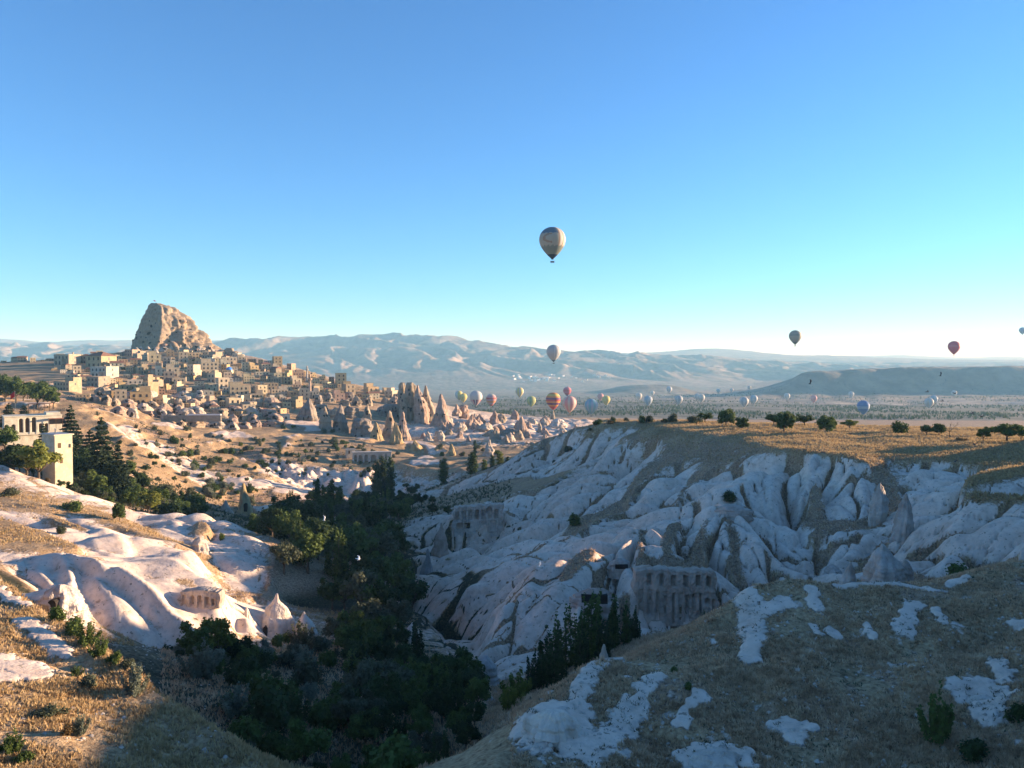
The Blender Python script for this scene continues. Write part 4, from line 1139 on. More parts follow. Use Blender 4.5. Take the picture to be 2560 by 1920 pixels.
# right-hand cones
rock('rock_cone', 1102, 1420, 1308, 46, 205, SPIRE, PINK, 'reddish pointed rock in front of the pigeon house cliff', (), 'rock cone', rough=0.2, flutes=0.05, res=1.3)
rock('rock_cone', 1070, 1540, 1372, 60, 186, SPIRE, (0.30, 0.27, 0.25), 'dark grey blade of rock at the valley edge', (), 'rock cone', rough=0.22, flutes=0.08, res=1.4)
rock('rock_cone', 2192, 1310, 1207, 42, 160, BLADE, (0.52, 0.45, 0.385), 'tall white finger of rock standing in the scrub hollow', (), 'rock cone', lean=(0.35, 0), rough=0.2, square=0.55, res=1.3)
rock('rock_cone', 2250, 1388, 1236, 54, 148, BLADE, (0.50, 0.43, 0.37), 'ridged pinkish fin of rock right of the white finger', (), 'rock cone', lean=(0.55, 0), rough=0.22, square=0.55, res=1.4)
rock('rock_cone', 2200, 1480, 1362, 96, 118, BLADE, (0.52, 0.45, 0.385), 'broad white cone with a faceted top behind the mound', (), 'rock cone', rough=0.22, square=0.5, ang=0.2, res=1.5)
rock('rock_cone', 2262, 1474, 1400, 44, 121, DOME, (0.52, 0.45, 0.385), 'smooth white dome leaning on the broad white cone', (), 'rock cone', rough=0.04, res=1.2)
rock('rock_cone', 2115, 1472, 1406, 38, 122, FIN, (0.52, 0.45, 0.385), 'thin white fin of rock left of the broad white cone', (), 'rock cone', lean=(0.7, 0), rough=0.18, res=1.2)
rock('rock_cone', 1509, 1690, 1611, 40, 62, [(-0.3, 1.15), (0, 1.0), (0.35, 0.72), (0.6, 0.5), (0.68, 0.46), (0.72, 0.36), (0.9, 0.24), (1.0, 0.10)], (0.52, 0.45, 0.385), 'small white pinnacle with a notched tip on the mound crest', (), 'rock cone', rough=0.2, res=1.3)
rock('rock_slab', 2552, 1560, 1355, 108, 86, FIN, (0.56, 0.49, 0.43), 'great pale slab of rock cut by the right edge of the picture', (), 'rock', lean=(0.35, 0), rough=0.2, square=0.55, res=1.6)
rock('rock_slab', 2498, 1512, 1405, 56, 92, FIN, (0.50, 0.42, 0.36), 'smaller pinkish slab left of the great pale one', (), 'rock', lean=(0.5, 0), rough=0.2, square=0.55, res=1.4)
rock('rock_boulder', 150, 1552, 1462, 122, 86, DOME, (0.58, 0.50, 0.43), 'rounded sunlit boulder with a hollow, on the near left spur', [(0.1, 0.35, 0.9, 1.5)], 'boulder', rough=0.12, res=1.5)
rock('rock_boulder', 500, 1384, 1342, 44, 152, DOME, (0.52, 0.45, 0.385), 'rounded white boulder on the ridge left of the knob', (), 'boulder', rough=0.05)
rock('rock_boulder', 1212, 1730, 1640, 76, 106, DOME, (0.52, 0.47, 0.43), 'pitted pale boulder at the foot of the long white rib', (), 'boulder', rough=0.12, res=1.2)
rock('rock_boulder', 1178, 1780, 1738, 40, 92, DOME, (0.50, 0.46, 0.43), 'rounded grey boulder in the dark gully, left of the yellow green bush', (), 'boulder', rough=0.22)
rock('rock_boulder', 1226, 1790, 1742, 36, 91, DOME, (0.50, 0.46, 0.43), 'pitted grey boulder in the dark gully, touching the yellow green bush', (), 'boulder', rough=0.14)

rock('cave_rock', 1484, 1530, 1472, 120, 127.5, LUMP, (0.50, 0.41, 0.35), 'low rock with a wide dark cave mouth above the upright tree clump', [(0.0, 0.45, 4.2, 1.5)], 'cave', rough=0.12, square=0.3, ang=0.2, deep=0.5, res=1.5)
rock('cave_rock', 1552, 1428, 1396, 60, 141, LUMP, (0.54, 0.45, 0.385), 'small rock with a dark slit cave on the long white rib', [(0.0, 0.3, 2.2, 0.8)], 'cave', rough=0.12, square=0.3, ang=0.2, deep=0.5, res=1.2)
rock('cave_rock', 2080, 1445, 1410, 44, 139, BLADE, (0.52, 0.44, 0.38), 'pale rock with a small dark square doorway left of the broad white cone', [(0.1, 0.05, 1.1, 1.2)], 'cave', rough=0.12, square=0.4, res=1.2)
rock('cave_rock', 1832, 1292, 1262, 80, 164, LUMP, (0.50, 0.42, 0.36), 'brownish ledge of rock on the smooth face right of the knoll', (), 'rock', rough=0.2, square=0.5, deep=0.5)

rock('rock_outcrop', 1392, 1935, 1776, 168, 49.5, LUMP, (0.66, 0.56, 0.47), 'big pale outcrop with a shaded beige flank at the bottom of the mound', (), 'rock outcrop', rough=0.16, square=0.45, ang=0.5, deep=0.8, res=1.8)
rock('rock_outcrop', 1790, 1945, 1874, 150, 47, LUMP, (0.62, 0.53, 0.45), 'low pale outcrop cut by the bottom edge of the picture', (), 'rock outcrop', rough=0.24, square=0.5, ang=0.9, deep=0.7, res=1.6)
rock('rock_outcrop', 2455, 1815, 1742, 120, 52.5, LUMP, (0.60, 0.51, 0.43), 'pale outcrop beside the large feathery shrub on the mound', (), 'rock outcrop', rough=0.22, square=0.5, ang=0.3, deep=0.8, res=1.6)
# ------------------------------------------------------------ the village
CREAM, TAN, STONE, WHITEW, PINKW, OCHREW = (0.60, 0.49, 0.33), (0.43, 0.34, 0.235), (0.36, 0.30, 0.23), (0.64, 0.56, 0.44), (0.50, 0.34, 0.24), (0.52, 0.38, 0.22)
TNAME = {CREAM: 'cream', TAN: 'tan', STONE: 'grey stone', WHITEW: 'whitewashed', PINKW: 'pinkish', OCHREW: 'ochre'}
WIN = {}
def window_mesh(kind):
    if kind not in WIN:
        bm = bmesh.new()
        if kind == 'arch': prism(bm, arch_pts(0.6, 1.0, 5), -0.03, 0.3)
        elif kind == 'door': prism(bm, [(-0.3, 0), (0.3, 0), (0.3, 1.0), (-0.3, 1.0)], -0.03, 0.3)
        else: prism(bm, [(-0.36, 0), (0.36, 0), (0.36, 1.0), (-0.36, 1.0)], -0.03, 0.3)
        WIN[kind] = mesh_bm('window', bm, M_WOOD if kind == 'door' else M_GLASS)
    return WIN[kind]

def win(parent, kind, x, y, z, h, rz=0.0, name='window'):
    o = link(name, window_mesh(kind), parent, (x, y, z), rz)
    o.scale = (h, h, h)
    return o

def make_house(seed, w, dp, storeys, roof='flat', tier=False, arcade=False, nwin=3):
    """A stone house about w wide, front at -y; returns its Empty. Parts: wall, roof, window ..., door, chimney."""
    r = random.Random(seed)
    sh = 3.1
    h = sh * storeys
    e = empty('stone_house', (0, 0, 0))
    bm = bmesh.new()
    par = 0.7 if roof == 'flat' else 0.0
    t = 0.3
    box(bm, -w / 2, w / 2, 0, dp, -14, h)
    if par:
        for a in ((-w / 2, w / 2, 0, t), (-w / 2, w / 2, dp - t, dp), (-w / 2, -w / 2 + t, t, dp - t), (w / 2 - t, w / 2, t, dp - t)):
            box(bm, *a, h + 0.002, h + par)
    for k in range(1, storeys):                                      # string course
        box(bm, -w / 2 - 0.08, w / 2 + 0.08, -0.08, dp + 0.08, sh * k - 0.12, sh * k + 0.08)
    if tier:
        tw = w * r.uniform(0.45, 0.62); sx = r.choice([-1, 1]) * (w - tw) / 2 * 0.98
        box(bm, sx - tw / 2, sx + tw / 2, dp * 0.35, dp - 0.02, h + 0.004, h + sh)
        box(bm, sx - tw / 2 - 0.12, sx + tw / 2 + 0.12, dp * 0.35 - 0.12, dp + 0.1, h + sh + 0.003, h + sh + 0.3)
    if arcade:
        aw = w * 0.5
        box(bm, -aw / 2, aw / 2, -2.4, -0.003, -14, sh * 0.98)
        box(bm, -aw / 2 - 0.1, aw / 2 + 0.1, -2.5, -0.004, sh * 0.98 + 0.003, sh * 0.98 + 0.6)
    link('wall', mesh_bm('wall', bm, WALL), e)
    bm = bmesh.new()
    if roof == 'flat':
        box(bm, -w / 2 + t + 0.01, w / 2 - t - 0.01, t + 0.01, dp - t - 0.01, h + 0.01, h + 0.12)
        link('roof', mesh_bm('roof', bm, M_FLAT), e)
    else:
        o = 0.5; rh = min(w, dp) * 0.24
        v = [bm.verts.new(c) for c in ((-w / 2 - o, -o, h + 0.02), (w / 2 + o, -o, h + 0.02), (w / 2 + o, dp + o, h + 0.02), (-w / 2 - o, dp + o, h + 0.02))]
        if roof == 'hip':
            u = [bm.verts.new((-w / 2 + dp * 0.45, dp / 2, h + rh)), bm.verts.new((w / 2 - dp * 0.45, dp / 2, h + rh))]
        else:
            u = [bm.verts.new((-w / 2 - o, dp / 2, h + rh)), bm.verts.new((w / 2 + o, dp / 2, h + rh))]
        bm.faces.new((v[0], v[1], u[1], u[0])); bm.faces.new((v[2], v[3], u[0], u[1]))
        bm.faces.new((v[1], v[2], u[1])); bm.faces.new((v[3], v[0], u[0])); bm.faces.new(v[::-1])
        link('roof', mesh_bm('roof', bm, M_TILE), e)
    for k in range(storeys):
        n = nwin if k or not arcade else 2
        for i in range(n):
            x = (i - (n - 1) / 2) * w / (n + 0.3)
            if arcade and k == 0: 
                win(e, 'arch', (i - 0.5) * w * 0.24, -2.4, 0.1, 2.5, name='archway'); continue
            if k == 0 and i == n // 2: win(e, 'door', x, 0, 0.05, 2.2, name='door')
            else: win(e, 'arch' if r.random() < 0.35 else 'square', x, 0, sh * k + 0.9, 1.55)
    for k in range(storeys):
        if r.random() < 0.7: win(e, 'square', w / 2, dp * 0.5, sh * k + 0.9, 1.5, R(90))
    if r.random() < 0.5:
        bm = bmesh.new(); cx = r.uniform(-0.3, 0.3) * w; cy = dp * 0.7
        box(bm, cx - 0.35, cx + 0.35, cy - 0.35, cy + 0.35, h - 0.2, h + 1.7 + (0.8 if roof != 'flat' else 0)); box(bm, cx - 0.45, cx + 0.45, cy - 0.45, cy + 0.45, h + 1.703 + (0.8 if roof != 'flat' else 0), h + 1.95 + (0.8 if roof != 'flat' else 0))
        link('chimney', mesh_bm('chimney', bm, WALL), e)
    return e

HOUSE_KINDS = [  # seed, width, depth, storeys, roof, tier, arcade, windows, words
    (1, 11, 9, 2, 'flat', False, False, 3, 'two storey {c} house'),
    (2, 9, 8, 2, 'flat', True, False, 2, 'stepped {c} house with a roof room'),
    (3, 14, 9, 2, 'flat', False, True, 4, 'long {c} house with a projecting arcade'),
    (4, 8, 8, 3, 'flat', False, False, 2, 'narrow tall {c} house'),
    (5, 12, 8, 1, 'flat', False, False, 3, 'low {c} house'),
    (6, 13, 10, 3, 'flat', True, False, 4, 'large tiered {c} house'),
    (7, 11, 9, 2, 'hip', False, False, 3, '{c} house under a hipped tile roof'),
    (8, 12, 8, 2, 'gable', False, False, 3, '{c} house under a pitched tile roof'),
    (9, 16, 10, 2, 'flat', True, False, 5, 'wide {c} house with a roof room'),
    (10, 7, 7, 2, 'flat', False, False, 2, 'small {c} house'),
    (11, 10, 10, 2, 'flat', True, True, 3, '{c} house with arcade and roof room'),
]
PROTO = {}
HOUSE_SPOTS = []
def put_house(kind, px, py, wpx, yaw, col, d=None, hscale=None):
    g = ground_at(px, py, 480) if d is None else at_depth(px, d)
    if g is None or g.y > 1400: return
    k = HOUSE_KINDS[kind]
    if kind not in PROTO:
        e = PROTO[kind] = make_house(*k[:8])
    else:
        e = copy_tree(PROTO[kind])
    s = wpx / FPX * g.y / (k[1] * (math.cos(yaw) + 0.35 * abs(math.sin(yaw))))
    e.location = (g.x, g.y, g.z - 0.3)
    e.rotation_euler = (0, 0, yaw)
    hs = s if hscale is None else s * hscale
    e.scale = (s, s, hs)
    jv = HV.uniform(0.78, 1.12); jw = HV.uniform(0.9, 1.08)
    tint(e, (min(0.8, col[0] * jv), min(0.8, col[1] * jv), min(0.8, col[2] * jv * jw)))
    e['category'] = 'house'; e['group'] = 'stone houses climbing the village hill'
    HOUSE_SPOTS.append((px, py, wpx))
    THINGS.append((e, px, py - 8, k[8].format(c=TNAME[col])))

def c1(x, y, w): return x * 0.28933, 720 + y * 0.28933, w * 0.28933
def c2(x, y, w): return 500 + x * 0.28933, 800 + y * 0.28933, w * 0.28933
HV = random.Random(77)
A, Bq = R(26), R(-24)
for f, x, y, w, kind, yaw, col in [
        (c1, 530, 885, 240, 8, Bq, TAN), (c1, 850, 770, 240, 2, Bq, WHITEW), (c1, 975, 775, 90, 1, A, CREAM), (c1, 800, 852, 180, 0, Bq, STONE),
        (c1, 1170, 865, 150, 0, A, WHITEW), (c1, 1300, 868, 160, 8, Bq, TAN), (c1, 1545, 842, 130, 0, A, CREAM), (c1, 1045, 992, 115, 3, A, CREAM),
        (c1, 715, 968, 140, 2, A, OCHREW), (c1, 1215, 1005, 200, 10, A, OCHREW), (c1, 1710, 922, 140, 0, A, TAN), (c1, 1830, 922, 120, 1, A, CREAM),
        (c1, 1925, 990, 115, 0, A, TAN), (c1, 2070, 960, 190, 5, A, CREAM), (c1, 1815, 742, 170, 5, A, CREAM), (c1, 1585, 640, 90, 3, A, CREAM),
        (c1, 1690, 612, 140, 2, A, OCHREW), (c1, 1985, 655, 150, 2, A, CREAM), (c1, 2015, 722, 90, 0, A, WHITEW), (c1, 2090, 640, 80, 1, A, CREAM),
        (c1, 2180, 650, 80, 0, A, PINKW), (c1, 1495, 765, 130, 1, A, CREAM), (c1, 1340, 645, 120, 1, A, CREAM), (c1, 1600, 725, 100, 4, A, CREAM),
        (c1, 530, 662, 230, 2, Bq, TAN), (c1, 825, 598, 90, 7, A, CREAM), (c1, 1000, 632, 120, 2, A, CREAM), (c1, 1110, 585, 110, 0, Bq, PINKW),
        (c1, 730, 650, 140, 0, Bq, STONE), (c1, 810, 690, 230, 6, Bq, TAN), (c1, 1010, 700, 130, 7, A, WHITEW), (c1, 95, 625, 190, 7, Bq, PINKW),
        (c1, 260, 610, 140, 6, Bq, TAN), (c1, 600, 600, 100, 6, Bq, TAN), (c1, 1780, 640, 190, 8, Bq, TAN), (c1, 1440, 830, 90, 6, Bq, STONE),
        (c1, 860, 600, 60, 3, A, CREAM), (c1, 1170, 660, 100, 7, A, TAN), (c1, 690, 770, 100, 4, Bq, STONE), (c1, 1095, 770, 100, 4, Bq, WHITEW),
        (c2, 592, 388, 80, 0, A, WHITEW), (c2, 660, 432, 66, 1, A, CREAM), (c2, 712, 442, 56, 0, A, PINKW), (c2, 785, 462, 70, 2, A, CREAM),
        (c2, 425, 548, 110, 5, A, CREAM), (c2, 540, 500, 140, 2, A, WHITEW), (c2, 675, 540, 80, 3, A, CREAM), (c2, 840, 502, 150, 8, A, PINKW),
        (c2, 990, 545, 110, 2, A, CREAM), (c2, 115, 642, 95, 3, A, CREAM), (c2, 195, 705, 115, 0, A, TAN), (c2, 365, 670, 175, 5, A, CREAM),
        (c2, 615, 600, 150, 2, A, TAN), (c2, 690, 655, 170, 8, A, CREAM), (c2, 880, 645, 66, 1, A, CREAM), (c2, 1030, 620, 84, 1, A, CREAM),
        (c2, 1080, 552, 60, 0, A, CREAM), (c2, 1145, 590, 76, 0, A, TAN), (c2, 1250, 602, 150, 8, A, OCHREW), (c2, 1345, 605, 84, 4, A, CREAM),
        (c2, 770, 745, 180, 8, Bq, TAN), (c2, 620, 800, 100, 2, A, TAN), (c2, 690, 868, 210, 4, A, WHITEW), (c2, 495, 705, 130, 10, A, TAN),
        (c2, 300, 600, 90, 6, Bq, STONE), (c2, 480, 600, 80, 0, A, STONE), (c2, 245, 545, 90, 0, A, WHITEW), (c2, 560, 560, 90, 4, A, WHITEW),
        (c2, 760, 600, 90, 2, A, CREAM), (c2, 960, 590, 70, 0, A, TAN), (c2, 1390, 660, 110, 4, Bq, STONE), (c2, 1480, 620, 110, 4, Bq, STONE),
        (c2, 1210, 700, 110, 1, A, PINKW), (c2, 1120, 650, 90, 4, A, CREAM)]:
    q = f(x, y, w)
    put_house(kind, q[0], q[1], q[2] * 0.86, yaw, col)
# the rest of the hillside, row by row
def inside_village(px, py):
    top = np.interp(px, [0, 150, 330, 560, 640, 740, 830, 900, 1000], [898, 890, 882, 884, 898, 922, 952, 968, 985])
    bot = np.interp(px, [0, 100, 150, 230, 400, 480, 560, 700, 760, 860, 1000], [905, 910, 935, 985, 1015, 1020, 1040, 1050, 1000, 1000, 1000])
    return top + 4 < py < bot
tries = 0
while len(HOUSE_SPOTS) < 298 and tries < 16000:
    tries += 1
    px = HV.uniform(0, 1000); py = HV.uniform(886, 1050)
    if not inside_village(px, py): continue
    if px < 130 and py > 908: continue
    w = HV.uniform(14, 30) * np.interp(py, [890, 1040], [0.8, 1.15])
    if any(abs(px - a) < 0.46 * (w + c) and abs(py - b) < 8.0 for a, b, c in HOUSE_SPOTS): continue
    yaw = (A if HV.random() < 0.66 else Bq) + HV.uniform(-0.25, 0.25)
    put_house(HV.choice([0, 0, 1, 1, 2, 3, 4, 5, 9, 9, 10, 6, 7] if px > 330 else [0, 6, 7, 6, 7, 8, 4, 9, 1]), px, py, w, yaw, HV.choice([CREAM, CREAM, CREAM, TAN, TAN, STONE, WHITEW, PINKW, OCHREW, OCHREW]))

# pinkish rock cut dwellings at the foot of the village: lumps of tuff with dark arched openings
CAVE = 'rock cut dwellings under the village'
placed = []
def cave_lump(px, py, w, hpx, prof, col, nh, label=None):
    g = ground_at(px, py, 450)
    if g is None or g.y > 1200: return
    m2 = g.y / FPX
    r = random.Random(int(px * 7 + py))
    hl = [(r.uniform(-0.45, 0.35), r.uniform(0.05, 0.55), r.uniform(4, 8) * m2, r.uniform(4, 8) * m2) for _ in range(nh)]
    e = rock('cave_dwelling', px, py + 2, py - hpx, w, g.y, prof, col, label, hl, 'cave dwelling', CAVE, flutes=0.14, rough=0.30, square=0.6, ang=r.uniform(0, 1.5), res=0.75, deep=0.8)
    if label is None:
        THINGS[-1] = THINGS[-1] + (('pinkish ' if col == PINK else 'beige ' if col == BEIGE else 'pale ') + ('domed' if prof == DOME else 'pointed' if prof in (CONE, TENT) else 'blocky') + ' cave dwelling',)
    placed.append((px, py, w))
rc = random.Random(9)
tries = 0
while len(placed) < 62 and tries < 4000:
    tries += 1
    px = rc.uniform(235, 690)
    lo = np.interp(px, [235, 300, 400, 480, 560, 690], [985, 992, 992, 995, 1000, 1010]); hi = np.interp(px, [235, 300, 400, 480, 560, 690], [1005, 1040, 1052, 1072, 1078, 1066])
    py = rc.uniform(lo, hi); w = rc.uniform(22, 46)
    if any(abs(px - a) < 0.42 * (w + c) and abs(py - b) < 9 for a, b, c in placed): continue
    cave_lump(px, py, w, rc.uniform(13, 25), rc.choice([LUMP, LUMP, TOWER, TOWER, LUMP, DOME]), rc.choice([PINK, PINK, BEIGE, BEIGE, PALE]), rc.randint(2, 4))
tries = 0
while len(placed) < 84 and tries < 3000:                             # and the ledges of rock under the castle
    tries += 1
    px = rc.uniform(330, 590); py = rc.uniform(np.interp(px, [330, 470, 590], [878, 868, 886]), np.interp(px, [330, 470, 590], [884, 884, 892])); w = rc.uniform(14, 34)
    if any(abs(px - a) < 0.4 * (w + c) and abs(py - b) < 5 for a, b, c in placed): continue
    cave_lump(px, py, w, rc.uniform(8, 16), rc.choice([DOME, TOWER, TENT]), rc.choice([BEIGE, PALE, PINK]), rc.randint(0, 2))
tries = 0
while len(placed) < 104 and tries < 3000:                            # broken ground between the towers
    tries += 1
    px = rc.uniform(790, 1000); py = rc.uniform(985, 1046); w = rc.uniform(20, 40)
    if py < np.interp(px, [790, 1000], [990, 1000]): continue
    if any(abs(px - a) < 0.4 * (w + c) and abs(py - b) < 8 for a, b, c in placed): continue
    cave_lump(px, py, w, rc.uniform(12, 26), rc.choice([DOME, CONE, TENT, TOWER]), rc.choice([PINK, BEIGE, GREY]), rc.randint(0, 2))

# minarets and dome
def minaret(px, base, top, wpx, d, col, label, balc=0.72):
    p0 = Vector(P(px, base, d)); h = (base - top) / FPX * d; r = wpx / 2 / FPX * d
    e = empty('minaret', p0)
    bm = bmesh.new(); lathe(bm, [(r * 1.35, -6), (r * 1.35, h * 0.14), (r, h * 0.2), (r * 0.9, h * balc)], 14)
    link('shaft', mesh_bm('shaft', bm, WALL), e)
    bm = bmesh.new(); lathe(bm, [(r * 0.95, h * balc + 0.01), (r * 1.6, h * balc + r * 0.8), (r * 1.6, h * balc + r * 1.7), (r * 0.8, h * balc + r * 1.71)], 14)
    link('balcony', mesh_bm('balcony', bm, WALL), e)
    bm = bmesh.new(); lathe(bm, [(r * 0.75, h * balc + r * 1.73), (r * 0.75, h * 0.86), (r * 0.95, h * 0.865), (r * 0.08, h * 0.985), (r * 0.05, h)], 14)
    link('spire', mesh_bm('spire', bm, WALL), e)
    tint(e, col)
    tag(e, label, 'minaret'); THINGS.append((e, px, (base + top) / 2))
minaret(775, 1000, 932, 7, 760, (0.46, 0.33, 0.24), 'brown stone minaret with a pointed cap rising from the lower houses')
minaret(768, 962, 912, 4.5, 860, (0.45, 0.42, 0.38), 'thin grey minaret just behind the brown stone one')
g = ground_at(569, 934, 500)
e = empty('domed_building', g); tag(e, 'small cream building crowned with a bright blue dome', 'building'); THINGS.append((e, 569, 925))
s = g.y / FPX
bm = bmesh.new(); box(bm, -14 * s, 9 * s, 0, 16 * s, -8, 9 * s); link('wall', mesh_bm('wall', bm, WALL), e)
bm = bmesh.new(); lathe(bm, [(8 * s * math.cos(a), 9 * s + 0.02 + 8 * s * math.sin(a)) for a in [R(k * 9.8) for k in range(10)]], 24)
dm = link('dome', mesh_bm('dome', bm, M_BLUE), e); dm.location = (1 * s, 8 * s, 0)
win(e, 'arch', -9 * s, 0, 1.2, 1.8); win(e, 'arch', -4 * s, 0, 1.2, 1.8)
tint(e, CREAM)
# two flag staffs
def flagstaff(name, p, h, fw, fh, label, rz, crescent=False):
    e = empty(name, p, rz)
    bm = bmesh.new(); lathe(bm, [(h * 0.008, 0), (h * 0.006, h * 0.98), (h * 0.014, h * 0.985), (h * 0.010, h)], 8)
    link('pole', mesh_bm('pole', bm, M_METAL), e)
    n = 14; co = []; q = []
    for i in range(n):
        f = i / (n - 1)
        for z in (0, 1):
            co.append((f * fw, 0.10 * fw * math.sin(f * 7) * f, h * 0.96 - fh + z * fh - 0.35 * fw * f * f))
    for i in range(n - 1): q.append((2 * i, 2 * i + 2, 2 * i + 3, 2 * i + 1))
    fl = link('flag', mesh_np('flag', co, q, M_RED), e)
    md = fl.modifiers.new('thick', 'SOLIDIFY'); md.thickness = 0.03
    if crescent:
        bm = bmesh.new(); k = 18; ro, ri = fh * 0.27, fh * 0.21
        outer = [(ro * math.cos(a), ro * math.sin(a)) for a in [R(30 + 300 * i / k) for i in range(k + 1)]]
        inner = [(fh * 0.08 + ri * math.cos(a), ri * math.sin(a)) for a in [R(35 + 290 * i / k) for i in range(k + 1)]]
        for (a0, a1, b0, b1) in zip(outer, outer[1:], inner, inner[1:]):
            bm.faces.new([bm.verts.new((x, 0, z)) for x, z in (a0, a1, b1, b0)])
        st = [bm.verts.new((fh * 0.30 + fh * (0.11 if i % 2 == 0 else 0.045) * math.cos(R(36 * i + 180)), 0, fh * (0.11 if i % 2 == 0 else 0.045) * math.sin(R(36 * i + 180)))) for i in range(10)]
        bm.faces.new(st)
        link('crescent_and_star', mesh_bm('crescent_and_star', bm, M_WHITE), e, (fw * 0.33, -0.10, h * 0.96 - fh * 0.55 - 0.03 * fw))
    tag(e, label, 'flag'); return e
e = flagstaff('flagstaff', Vector(P(38, 1030, 285)), 7.6, 2.6, 1.9, 'red flag on a grey pole on the arcaded white hotel', R(150), True); THINGS.append((e, 36, 1010))
e = flagstaff('flagstaff', Vector(P(384, 760, 1050)), 5.5, 2.4, 1.4, 'tiny flag on a pole on top of the castle rock', R(10)); THINGS.append((e, 384, 755))

# panels of masonry or cut rock with sunk openings: a height field over x, z
def relief_panel(name, w, h, thick, recess, mat, res=0.12, rough=0.05, seed=0, top=None, edge=0.0):
    """Front at y = 0 facing -y; recess = [(x0, x1, z0, z1, depth, arched)]."""
    nx, nz = max(8, int(w / res)), max(8, int(h / res))
    xs = np.linspace(-w / 2, w / 2, nx); zs = np.linspace(0, h, nz)
    Z, X = np.meshgrid(zs, xs, indexing='ij')
    D = np.zeros_like(X)
    for (x0, x1, z0, z1, dep, ar) in recess:
        m = (X >= x0) & (X <= x1) & (Z >= z0) & (Z <= z1)
        if ar:
            r = (x1 - x0) / 2; cx = (x0 + x1) / 2
            m &= ~((Z > z1 - r) & ((X - cx) ** 2 + (Z - (z1 - r)) ** 2 > r * r))
        D = np.where(m, dep, D)
    D = D + rough * fbm(X * 0.5 + seed, Z * 0.5, seed, 4) * 2 + rough * 0.5 * noise(X * 2.3, Z * 2.3, seed + 5)
    ZZ = Z.copy()
    if top is not None: ZZ = Z * (1 + (np.interp(X, top[0], top[1]) - 1))
    XX = X + edge * noise(Z * 0.4, X * 0 + seed, seed + 2) * (np.abs(X) > w / 2 - res * 1.5)
    front = np.stack([XX, D, ZZ], axis=-1)
    back = np.stack([XX, np.full_like(X, thick), ZZ], axis=-1)
    co = np.concatenate([front.reshape(-1, 3), back.reshape(-1, 3)])
    ix = np.arange(nx * nz).reshape(nz, nx); iy = ix + nx * nz
    q = [np.stack([ix[:-1, :-1], ix[:-1, 1:], ix[1:, 1:], ix[1:, :-1]], -1).reshape(-1, 4)]
    q.append(np.stack([ix[-1, :-1], ix[-1, 1:], iy[-1, 1:], iy[-1, :-1]], -1))
    q.append(np.stack([ix[:-1, -1], iy[:-1, -1], iy[1:, -1], ix[1:, -1]], -1))
    q.append(np.stack([iy[:-1, 0], ix[:-1, 0], ix[1:, 0], iy[1:, 0]], -1))
    return mesh_np(name, co, np.concatenate(q), mat, smooth_shade=False)

# the hotel with tall arches and the tower house at the left edge
def hotel():
    d = 285.0; s = d / FPX
    p = Vector(P(84, 1080, d)); p.z -= 1.0
    e = empty('arcaded_hotel', p, R(36))
    w, h = 124 * s, 46 * s
    bm = bmesh.new(); box(bm, -w / 2, w / 2, 0.62, 10, -8, h - 0.02)
    box(bm, -w / 2 - 0.2, w / 2 + 0.2, -0.3, 10.2, h + 0.01, h + 0.35); box(bm, 4.2, w / 2 - 0.3, 1.2, 9.5, h + 0.352, h + 1.2)
    link('wall', mesh_bm('wall', bm, WALL), e)
    rec = []; xs = [-8.3, -6.2, -3.9, -1.9, 0.1, 2.2, 4.0]; hs = [3.0, 3.0, 5.8, 6.0, 6.2, 3.0, 3.0]; ww = [1.3, 1.3, 1.25, 1.25, 1.25, 1.1, 1.1]
    for x, hh, q in zip(xs, hs, ww): rec.append((x - q / 2, x + q / 2, 1.0, 1.0 + hh if hh < 5 else 1.0 + hh * 0.86, 0.5, True))
    f = link('facade', relief_panel('facade', w, h, 0.6, rec, WALL, 0.1, 0.01, 3), e)
    for x, hh, q in zip(xs, hs, ww):
        H = hh if hh < 5 else hh * 0.86
        bm = bmesh.new(); prism(bm, arch_pts(q * 0.98, H * 0.99, 7), 0.45, 0.56); link('window', mesh_bm('window', bm, M_WOOD), e, (x, 0, 1.0))
    for i in range(5):
        win(e, 'square', 5.6 + i * 0.95, -0.02, 3.6, 1.9)
    bm = bmesh.new(); box(bm, 4.6, w / 2 + 0.3, -2.2, -0.35, h - 1.1, h - 0.85)
    link('awning', mesh_bm('awning', bm, M_TILE), e)
    for x in (4.8, 6.9, 9.0):
        bm = bmesh.new(); box(bm, x - 0.06, x + 0.06, -2.1, -1.98, 1.2, h - 1.11); link('awning_post', mesh_bm('awning_post', bm, M_WOOD), e)
    tint(e, (0.70, 0.64, 0.50))
    tag(e, 'long white hotel with tall brown arched windows at the left edge', 'hotel'); THINGS.append((e, 90, 1050))
hotel()
def pergola():
    e = empty('pergola', Vector(P(100, 1024, 310)), R(10))
    for i in range(5):
        bm = bmesh.new(); box(bm, i * 1.9 - 4.2, i * 1.9 - 4.05, 0, 0.15, -1.5, 2.2); link('post', mesh_bm('post', bm, M_WOOD), e)
    bm = bmesh.new(); box(bm, -4.4, 4.0, -0.4, 2.4, 2.203, 2.4); link('roof', mesh_bm('roof', bm, M_TILE), e)
    tag(e, 'brown wooden pergola above the arcaded white hotel', 'pergola'); THINGS.append((e, 100, 1015))
pergola()
